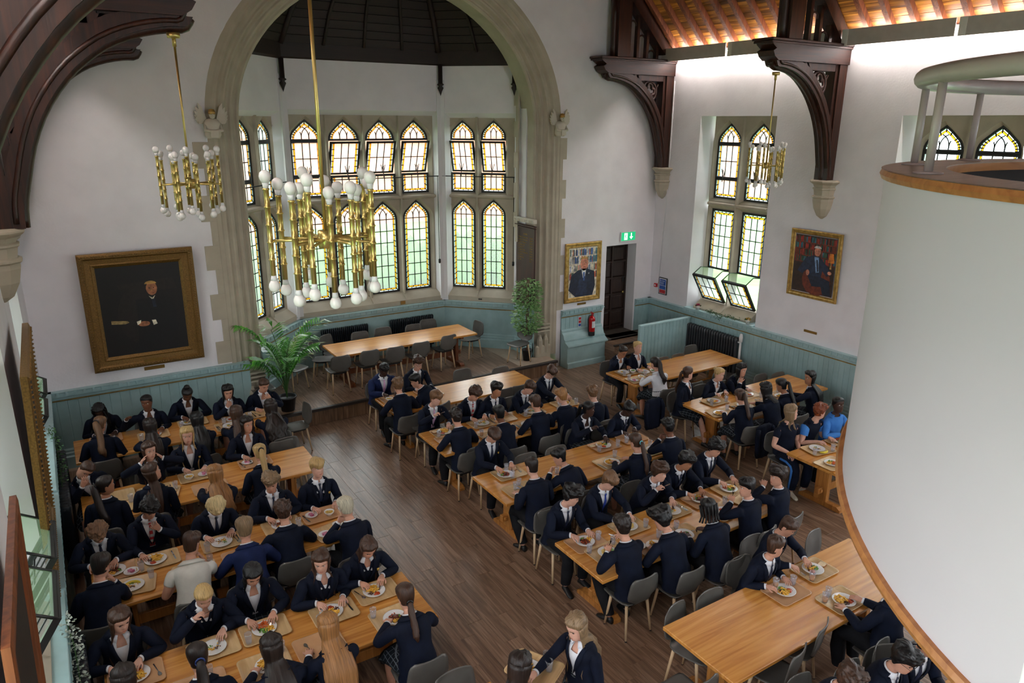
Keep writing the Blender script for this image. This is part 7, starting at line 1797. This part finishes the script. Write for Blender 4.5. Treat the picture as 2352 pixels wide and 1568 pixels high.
p_(440, 1250, 'boy in a white sports shirt', 'back turned at the third table', t='L3', rz=-8, hc='brown', hair='short', neck='none', top='sport_white', hyaw=.5, lean=.35, pose='chin', food='crumbs', bulk=1.08)
p_(562, 1215, 'boy with frosted hair in a brighter navy suit', 'back turned at the third table', t='L3', rz=0, hc='ash', hair='short', top='navy_blue', hyaw=.2, lean=.3, pose='eat', food='emptyt', hair_kw=dict(vol=.02))
p_(650, 1175, 'boy with tight brown curls', 'back turned, upright at the third table', t='L3', rz=0, hc='brown', hair='curly', lean=.2, pose='eat', hair_kw=dict(vol=.022, curl=.8))
p_(795, 1165, 'boy with cropped platinum hair', 'back turned at the aisle end of the third table', t='L3', rz=10, hc='platinum', hair='crop', lean=.25, pose=(('rest',), ('mouth',), ''), food='pud', hair_kw=dict(vol=.016, curl=.2))
# ---- table L4
p_(275, 1425, 'girl with long brown hair gazing right', 'open white shirt, bottom left', t='L4', rz=180, skin='pale', hc='brown', neck='open', hair='long', hpitch=.35, hyaw=-.35, pose='eat', food='mixed', mealkw=dict(tray='tray_tan', glasses=(), extra=(('spoon', -.17, .0, .2),)), lean=.2, fgirl=True)
p_(468, 1370, 'girl with blonde hair tied back raising a fork', 'fourth table, second from left', t='L4', rz=180, skin='pale', hc='blond', neck='open', hair='bun', hpitch=.55, pose='forkup', jum=True, food='crumbs', mealkw=dict(extra=(('bread', .16, -.08, .4),)), hair_kw=dict(pos=(0, -.1, -.02), r=.035), fgirl=True)
p_(580, 1320, 'girl with long raven hair and a white shirt', 'cutting her food at the fourth table', t='L4', rz=180, skin='light', hc='black', neck='open', hair='long', hpitch=.6, pose='eat', food='salad', lean=.25, hl=.55, fgirl=True)
p_(738, 1290, 'girl with wavy brown hair looking left', 'far side of the fourth table', t='L4', rz=180, skin='pale', hc='brown', neck='open', hair='long', hpitch=.3, hyaw=.4, pose='reat', jum=True, food='chips', hair_kw=dict(wave=1.6), lean=.2, fgirl=True)
p_(845, 1258, 'girl with centre-parted brown hair picking at chips', 'aisle end of the fourth table', t='L4', rz=180, skin='light', hc='brown', neck='open', hair='long', hpitch=.65, pose='eat', jum=True, bdg=True, food='chips', mealkw=dict(extra=(('spoon', .17, -.05, .3),), glasses=()), lean=.25, fgirl=True)
p_(285, 1562, 'dark-haired head cut off by the bottom left edge', '', t='L4', rz=0, hc='dark', hair='longback', neck='open', pose='rest', fgirl=True)
p_(455, 1510, 'girl with a dark bun and a blue scrunchie', 'back turned at the bottom edge', t='L4', rz=0, hc='dark', hair='pony', neck='open', hl=.2, pose='rest', food='emptyt', mealkw=dict(glasses=((.1, .1),)), hair_kw=dict(scr='scrunchie_blue', high=.0, r=.045), fgirl=True)
p_(625, 1490, 'girl with very straight dark brown hair', 'back turned, bottom of the picture', t='L4', rz=0, hc='dark', hair='longback', neck='open', hl=.45, pose='eat', food='chips', mealkw=dict(extra=()), hair_kw=dict(wave=.1, width=1.15), fgirl=True)
p_(755, 1440, 'girl with very long straight blonde hair', 'back turned, elbow out, fourth table', t='L4', rz=0, hc='gold', hair='longback', neck='open', hl=.48, pose='chin', food='emptyt', mealkw=dict(extra=(('spoon', -.1, 0, .2),)), hair_kw=dict(wave=.3, width=1.25), fgirl=True)
p_(932, 1370, 'girl with a loose brown plait', 'back turned at the aisle end of the fourth table', t='L4', rz=0, hc='brown', hair='braid', neck='open', hl=.26, pose='eat', food='stew', hair_kw=dict(r=.035, xoff=-.03), fgirl=True)
# ---- aisle, bottom
p_(1193, 1535, 'girl with beaded thread in her dark hair', 'standing at the bottom edge', rz=-60, hc='dark', hair='longback', neck='open', hl=.5, pose=(('tray',), ('tray',), ''), stand=True, k=.92, lean=.05)
F_, R_ = p_(1325, 1440, 'girl with long reddish-blonde hair walking left', 'in the aisle at the bottom', rz=98, skin='pale', hc='ash', hair='long', neck='open', hl=.5, pose=(('to', .1, .5, 1.05, .7), ('hang',), ''), stand=True, k=.9, lean=.08, hpitch=.35, hair_kw=dict(wave=1, over=.03), legs='skirt', legpose='walk')
tw_ = at_z(1228, 1535, 1.0); meal(tw_.x, tw_.y, radians(-60), 'the standing girl at the bottom edge', dishes=(PL_('chips', -.04, -.04),), glasses=((.06, .12), (.12, .04)), z=.99)
# ---- table B1
p_(882, 850, 'man in a bright navy suit and pink tie', 'end of the table below the platform', t='B1', rz=180, skin='dark', hc='black', hair='curly', top='navy_blue', tieM='tie_pink', hpitch=.5, pose='eat', food='pud', hair_kw=dict(vol=.014, curl=.5), bulk=1.15, legs=True, mealkw=dict(tray='tray_tan'))
p_(914, 885, 'boy with sandy curls', 'back turned at the left end of the table below the platform', t='B1', rz=0, hc='lightbrown', hair='curly', pose='eat', lean=.25, food='empty', hair_kw=dict(vol=.02, curl=.7), legs=True)
p_(960, 835, 'boy in round glasses with a brown quiff', 'against the platform edge', t='B1', rz=180, skin='pale', hc='brown', hair='messy', spec=True, hpitch=.3, pose='rest', neck='shirt', food='emptyt')
p_(955, 875, 'black-haired boy leaning over to the left', 'near side of the table below the platform', t='B1', rz=25, hc='black', hair='short', hyaw=-.9, hpitch=.4, lean=.4, side=-.3, pose='rest', food='crumbs', mealkw=dict(dx=.3))
# ---- table B2
p_(1000, 915, 'fair-haired boy in a pink tie lifting a fork', 'second table of the middle block', t='B2', rz=180, skin='pale', hc='lightbrown', hair='fringe', tieM='tie_pink', hyaw=-.6, hpitch=.3, pose='forkup', food='chips', legs=True, mealkw=dict(extra=(('bread', .15, -.09),)))
p_(1090, 905, 'boy with brown curls and a red striped tie', 'second table of the middle block', t='B2', rz=180, hc='brown', hair='messy', tieM='tie_red', tieS='tie_grey', hpitch=.6, hyaw=-.2, pose='eat', food='crumbs', bdg=True)
p_(1140, 895, 'boy with black fringe glancing right', 'second table of the middle block', t='B2', rz=180, skin='tan', hc='black', hair='fringe', hyaw=-.5, hpitch=.15, pose='rest', food='empty', mealkw=dict(glasses=((.17, .1, 'o'),)))
p_(1215, 890, 'boy with both hands at his mouth', 'second table of the middle block', t='B2', rz=180, skin='pale', hc='brown', hair='short', hpitch=.6, hyaw=-.4, lean=.4, pose=(('mouth',), ('mouth',), ''), food='crumbs')
p_(1265, 855, 'tall boy with a dark fringe and glasses', 'right end of the second table, head down', t='B2', rz=180, skin='pale', hc='brown', hair='fringe', spec=True, hpitch=.6, pose='eat', food='mixed')
p_(1048, 958, 'boy with tousled near-black hair', 'back turned at the left end of the second middle table', t='B2', rz=0, hc='dark', hair='messy', pose='eat', lean=.25, food='emptyt', legs=True, hair_kw=dict(vol=.02))
p_(1147, 950, 'black-haired boy with one hand to his right ear', 'back turned, second middle table', t='B2', rz=0, skin='brown', hc='black', hair='short', pose='chin', lean=.35, food='mixed', mealkw=dict(glasses=((-.17, .1, 'o'), (.17, .1))))
p_(1230, 925, 'boy with straight chestnut hair', 'back turned, second middle table', t='B2', rz=0, hc='brown', hair='short', pose='eat', lean=.25, food='crumbs')
p_(1290, 910, 'boy with ginger-brown hair', 'back turned, second middle table', t='B2', rz=0, skin='pale', hc='gold', hair='short', pose='eat', lean=.2, hyaw=-.35, food='mixed', hair_kw=dict(vol=.02, curl=.4))
p_(1361, 902, 'boy with spiky light brown hair', 'back turned, right end of the second middle table', t='B2', rz=-8, skin='pale', hc='lightbrown', hair='short', pose='rest', lean=.15, hair_kw=dict(vol=.02, curl=.4), food='pasta')
# ---- table B3
p_(1133, 1000, 'boy with a heavy brown fringe and spotted tie', 'left end of the third middle table', t='B3', rz=180, skin='light', hc='brown', hair='fringe', hpitch=.75, pose='eat', bdg=True, food='bread', legs=True, lean=.25)
p_(1352, 940, 'girl with a black ponytail in profile', 'third middle table', t='B3', rz=180, skin='dark', hc='black', hair='pony', neck='open', hyaw=-.8, hpitch=.15, pose='forkup', food='mixed', mealkw=dict(tray='tray_tan', extra=(('bread', .17, -.08),)), hl=.3, fgirl=True)
p_(1443, 940, 'boy with cropped black hair and glasses', 'far side, right end of the third middle table', t='B3', rz=180, skin='dark', hc='black', hair='crop', spec=True, hpitch=.65, pose='eat', jum=True, food='chips2', hair_kw=dict(vol=.02, curl=.3))
p_(1222, 1072, 'boy with neat short brown hair', 'back turned, left end of the third middle table', t='B3', rz=0, skin='pale', hc='dark', hair='crop', pose='rest', lean=.2, legs=True, legpose='back', food='empty', mealkw=dict(glasses=((-.05, .05), (.05, .12))))
p_(1285, 1050, 'boy with straight black hair and glasses leaning left', 'third middle table', t='B3', rz=15, skin='light', hc='black', hair='short', hyaw=-.6, hpitch=.4, lean=.45, pose='mouthl', food='stewp', spec=False)
p_(1460, 1015, 'girl with a brown ponytail and pale teal scrunchie', 'back turned, third middle table', t='B3', rz=0, hc='brown', hair='pony', neck='open', top='jumperonly', hl=.33, pose='eat', lean=.15, food='chips', mealkw=dict(dx=-.1), hair_kw=dict(scr='scrunchie_teal', high=.0), fgirl=True)
p_(1535, 980, 'boy with tight black curls', 'back turned, right end of the third middle table', t='B3', rz=0, skin='brown', hc='black', hair='curly', pose='mouthl', lean=.2, food='mixedo', hair_kw=dict(vol=.018, curl=.5), mealkw=dict(glasses=((.05, .12), (-.1, .12)), extra=()))
# ---- table B4
p_(1313, 1140, 'boy with a mop of black curls', 'left end, far side of the fourth middle table', t='B4', rz=180, skin='pale', hc='black', hair='curly', hyaw=-.7, hpitch=.45, pose='reat', food='stew', legs=True, mealkw=dict(tray='tray_tan', glasses=((-.17, .02),)), hair_kw=dict(vol=.04))
p_(1398, 1105, 'boy with a brown fringe and blue tie', 'fourth middle table', t='B4', rz=180, skin='pale', hc='lightbrown', hair='fringe', tieM='tie_blue', hyaw=-.2, hpitch=.55, pose='eat', food='pasta')
p_(1515, 1085, 'wavy-haired boy biting food from a fork', 'fourth middle table', t='B4', rz=180, skin='pale', hc='brown', hair='messy', hyaw=-.4, hpitch=.25, lean=.4, pose='forkup', food='crumbs')
p_(1575, 1060, 'boy with thick black hair bent over dark food', 'fourth middle table', t='B4', rz=180, skin='tan', hc='black', hair='messy', hyaw=-.4, hpitch=.45, lean=.4, pose='eat', jum=True, food='stew', mealkw=dict(tray='tray_tan', glasses=()))
p_(1642, 1030, 'boy with black curls and white-dotted tie cutting chicken', 'right end of the fourth middle table', t='B4', rz=180, skin='light', hc='black', hair='curly', hyaw=-.2, hpitch=.5, pose='eat', food='mixed', mealkw=dict(glasses=()))
p_(1430, 1210, 'boy with dark curls raising his cutlery', 'back turned, left end of the fourth middle table', t='B4', rz=0, hc='dark', hair='curly', pose=(('fork', .1, .05, .98), ('fork', .2, -.02, .95), 'KF'), lean=.2, food='pasta', legs=True, legpose='back', hair_kw=dict(vol=.02, curl=.7))
p_(1520, 1195, 'boy with big tousled black hair', 'back turned, fourth middle table', t='B4', rz=0, skin='light', hc='black', hair='messy', hyaw=-.5, hpitch=.5, lean=.35, pose='eat', food='stewp', hair_kw=dict(vol=.045, curl=.9))
p_(1628, 1170, 'boy with short black cornrow braids', 'back turned, fourth middle table', t='B4', rz=0, skin='dark', hc='black', hair='braids', hl=.12, lean=.3, pose='reat', food='stew', mealkw=dict(dx=-.1, glasses=((.02, .14), (-.17, .1))))
p_(1715, 1120, 'boy with dark swept hair in profile facing left', 'near side of the fourth middle table', t='B4', rz=8, skin='light', hc='black', hair='short', hyaw=-1.0, hpitch=.1, lean=.15, pose=(('eat',), ('fork', .16, .02, 1.03), 'KF'), food='mixed')
p_(1785, 1095, 'boy with brown hair lifting a tumbler', 'right end, near side of the fourth middle table', t='B4', rz=10, skin='light', hc='dark', hair='messy', hyaw=-1.1, hpitch=.1, lean=.1, pose=(('rest',), ('fork', .12, .0, 1.08), ''), food='salad')
# ---- table B5
p_(1808, 1210, 'boy with short brown hair cutting meat', 'smiling down, far side of the golden table', t='B5', rz=180, skin='light', hc='brown', hair='crop', hyaw=-.4, hpitch=.6, pose='eat', lean=.25, jum=True, food='mixedo', k=.94, mealkw=dict(dx=.12))
p_(1780, 1255, 'boy with a brown crop turning away', 'far side of the golden table', t='B5', rz=180, skin='light', hc='brown', hair='crop', hyaw=-1.2, hpitch=.2, pose='rest', food='mixed', k=.95, mealkw=dict(tray='tray_tan', glasses=((-.18, -.05), (.02, -.12, 'o'))))
p_(2040, 1340, 'pupil half hidden behind the white drum', 'near side of the golden table', t='B5', rz=0, hc='dark', hair='short', pose='rest', lean=.05, food='chips', mealkw=dict(extra=(('knife', -.1, -.06, -.6),), glasses=((-.05, .12), (-.16, .08, 'o'))))
p_(2075, 1515, 'boy with thick black hair and thin glasses', 'bottom edge, right of centre', t='B6', rz=180, hc='black', hair='messy', spec=True, hpitch=.4, pose='rest')
p_(2133, 1478, 'boy cut off by the oak drum trim', '', t='B6', rz=160, hc='dark', hair='short', hpitch=.3, hyaw=-.6, pose='rest')
p_(1950, 1562, 'curly brown head at the bottom edge', '', t='B6', rz=180, hc='brown', hair='curly', hpitch=.5, pose='rest', k=.9)
# ---- table C1
p_(1430, 808, 'small girl in glasses with dark hair tied back', 'by the steps', t='C1', rz=180, skin='tan', hc='dark', hair='bun', spec=True, neck='open', hpitch=.5, pose='forkup', food='green', k=.9, legs=True, fgirl=True)
p_(1465, 798, 'small blonde girl with open mouth', 'facing the camera by the steps', t='C1', rz=180, skin='pale', hc='blond', hair='bun', neck='open', hpitch=0, hyaw=.1, lean=.1, pose='rest', food='green', k=.9, fgirl=True)
p_(1505, 835, 'girl in a white shirt with dark ponytail', 'back turned near the steps', t='C1', rz=-5, skin='light', hc='dark', hair='pony', neck='none', top='shirt', hl=.3, pose='eat', food='pud', k=.93, legs='skirt', hair_kw=dict(r=.045, wave=1.5), mealkw=dict(dx=-.15, tray='tray_wood', glasses=((-.17, .08),)))
# ---- table C2
p_(1580, 858, 'girl in a tartan skirt turned to the right', 'corner of the girls table', t='C2', rz=-160, skin='pale', hc='brown', hair='pony', neck='open', hyaw=-1.0, hpitch=.05, lean=.05, pose='lap', legs='skirt', hl=.3, legpose='fwd')
p_(1652, 860, 'small blonde girl grinning with clenched hands', 'far side of the girls table', t='C2', rz=180, skin='pale', hc='blond', hair='bun', neck='open', hyaw=-.2, hpitch=.2, pose='eat', food='mixed', k=.9, mealkw=dict(dx=-.3), fgirl=True)
p_(1703, 850, 'girl with long black hair resting on one elbow', 'far side of the girls table', t='C2', rz=180, skin='light', hc='black', hair='long', neck='open', hpitch=.2, pose='chin', food='mixedo', k=.94, mealkw=dict(extra=()), fgirl=True)
p_(1700, 910, 'girl with a light brown ponytail', 'back turned, nearest end of the girls table', t='C2', rz=-15, hc='brown', hair='pony', neck='open', hl=.3, pose='rest', food='chips2', k=.93, mealkw=dict(dx=-.25, tray='tray_wood', extra=()), legs='skirt')
p_(1760, 895, 'girl with a black bob in a navy jumper', 'back turned, girls table', t='C2', rz=0, hc='black', hair='bob', neck='open', top='jumperonly', pose='eat', food='crumbs', fgirl=True)
p_(1795, 885, 'girl with a low jet black ponytail', 'back turned, girls table', t='C2', rz=0, skin='tan', hc='black', hair='pony', neck='open', hl=.36, hyaw=-.3, pose='rest', food='empty', fgirl=True)
p_(1860, 868, 'girl with loose black hair reaching left', 'right end of the girls table', t='C2', rz=20, skin='tan', hc='black', hair='longback', neck='open', hyaw=-.9, hpitch=.1, hl=.3, lean=.2, pose=(('rest',), ('to', -.3, .45, 1.0, .8), ''), food='mixed', fgirl=True)
# ---- table C3, sports kit
p_(1817, 948, 'girl with a bob in a navy sports top', 'white trainers, end of the sports table', t='C3', rz=170, skin='pale', hc='ash', hair='bob', neck='none', top='sport_navy', hyaw=-.9, hpitch=0, lean=.05, pose=(('to', .2, .3, .72, .4), ('lap',), ''), legs=True, shoe='trainer', stripe=True, food='pasta', mealkw=dict(dishes=(PL_('crumbs', .0, -.03),), extra=(('banana', 0, .1),), dx=.25))
p_(1883, 945, 'ginger-haired girl in navy and pale blue', 'leaning on the sports table', t='C3', rz=180, skin='pale', hc='ginger', hair='curly', neck='none', top='sport_mixed', hyaw=-1.4, hpitch=.2, pose='rest', hair_kw=dict(vol=.024), food='salad', mealkw=dict(dx=.25))
p_(1925, 930, 'girl in a bright blue sweatshirt', '', t='C3', rz=180, skin='dark', hc='black', hair='bun', neck='none', top='sweatshirt', hyaw=.3, hpitch=-.05, lean=.1, pose='eat', hair_kw=dict(pos=(0, -.1, .0), r=.035))
w_ = at_z(1910, 1066, .75); meal(w_.x, w_.y, 0, 'the near side seat of the sports table', dishes=(PL_('salad', .02, 0),), glasses=())
# ------------------------------------------------------------------ empty chairs
def ec(px, py, rz, label, z=0, zt=.79): w = at_z(px, py, zt+z); c = radians(rz); chair(w.x-.25*sin(c), w.y+.25*cos(c), c, label, z)
for px, py, rz, lb in ((783, 818, 0, 'first empty chair on the near side of the platform table, from the left'), (850, 805, 0, 'second empty chair on the near side of the platform table'), (909, 797, 0, 'third empty chair on the near side of the platform table'), (968, 786, 0, 'fourth empty chair on the near side of the platform table'), (1032, 770, 8, 'empty chair at the right end of the near side of the platform table'), (825, 762, 180, 'grey chair behind the platform table, beyond the left radiator'), (878, 752, 180, 'grey chair behind the platform table, between the radiators'), (948, 745, 180, 'grey chair behind the platform table, before the right radiator'), (982, 733, 172, 'grey chair behind the platform table, nearest the bay corner'), (745, 770, -150, 'grey chair at the far left corner of the platform table'), (710, 787, -120, 'grey chair standing at the left end of the platform table'), (1101, 738, 95, 'light-catching grey chair standing right of the platform table'), (1208, 748, 110, 'grey chair behind the potted fig tree by the right pier'), (590, 840, 180, 'grey chair half hidden behind the potted palm'), (655, 800, 200, 'grey chair in the shadow behind the potted palm')):
    ec(px, py+2, rz, lb, SZ)
for px, py, rz, lb in ((1060, 850, 180, 'empty chair at the far side of the table below the platform, left one'), (1148, 845, 180, 'empty chair at the far side of the table below the platform, right one'), (1160, 895, 0, 'empty chair pushed to the near side of the table below the platform, left'), (1195, 887, 0, 'empty chair pushed to the near side of the table below the platform, right'), (708, 930, 95, 'grey chair standing sideways at the aisle below the platform'), (640, 995, 180, 'empty chair behind the bare end of the second left table, back row'), (655, 1008, 180, 'empty chair at the bare end of the second left table'), (1205, 1045, 180, 'empty chair on the far side of the third middle table, left'), (1275, 1028, 180, 'empty chair on the far side of the third middle table, right'), (1585, 795, 180, 'empty chair beside the large charcoal radiator'), (1555, 815, 180, 'empty chair behind the mostly bare right table, middle'), (1520, 823, 180, 'empty chair behind the mostly bare right table, left'), (1655, 855, 0, 'empty chair on the near side of the mostly bare right table, middle'), (1712, 835, 25, 'empty chair turned out at the corner of the mostly bare right table'), (1600, 880, 0, 'empty chair on the near side of the mostly bare right table, left'), (1745, 862, 180, 'empty chair behind the girls table, left'), (1785, 858, 180, 'empty chair behind the girls table by the panelling'), (1547, 1395, -165, 'empty chair tucked at the left end of the golden table'), (1628, 1360, 180, 'empty chair on the far side of the golden table'), (1865, 1225, 190, 'empty chair on the far side of the golden table beside the white drum'), (1895, 1440, 20, 'empty chair on the near side of the golden table, right'), (1840, 1500, 15, 'empty chair on the near side of the golden table, middle'), (1620, 1568, 0, 'empty chair at the bottom edge under the golden table corner'), (1040, 1545, 180, 'empty chair cut off by the bottom edge left of the standing girl'), (2020, 1480, 190, 'empty chair at the bottom beneath the oak drum trim'), (1410, 830, -120, 'chair at the left end of the mostly bare right table')):
    ec(px, py, rz, lb)
# blazers hung on chair backs
def hung(px, py, lb):
    w = at_z(px, py, .75); T = empty('hung_blazer', (w.x, w.y, 0), 0, lb, 'blazer'); M = NM(); R = []
    for z, a, y0, y1 in ((.835, .13, -.02, .02), (.8, .2, -.035, .03), (.7, .215, -.04, .02), (.5, .2, -.045, .015), (.32, .19, -.05, .02), (.26, .16, -.05, .01)): R.append(M.ring([V(a*sin(q)*(1+.04*sin(5*q)), (y0+y1)/2+(y1-y0)/2*cos(q)+.008*sin(7*q), z) for q in [2*pi*j/24 for j in range(24)]]))
    [M.quad(a, b) for a, b in zip(R, R[1:])]; M.cap(R[0]); M.cap(R[-1]); M.obj('body_of_blazer', ['cloth_navy'], T)
    for s in (1, -1): tube_nm("sleeve", [V(s*.17, -.03, .78), V(s*.21, -.05, .65), V(s*.2, -.06, .45), V(s*.17, -.06, .34)], [.035, .04, .036, .03], 'cloth_navy', T, 10)
hung(1500, 925, 'navy blazer hung over the chair of the girl in the white shirt'); hung(1755, 985, 'navy blazer hung over the back of the chair of the girl with the bob')

m = MB(); m.tube([(XR-.012, 12.9, 6.5), (XR-.012, 12.9, 4.4), (XR-.012, 13.0, 1.75)], .008, n=6); tag(m.build('cable', 'reveal_paint'), 'thin white cable running down the right wall corner to the fire alarm point', 'cable')
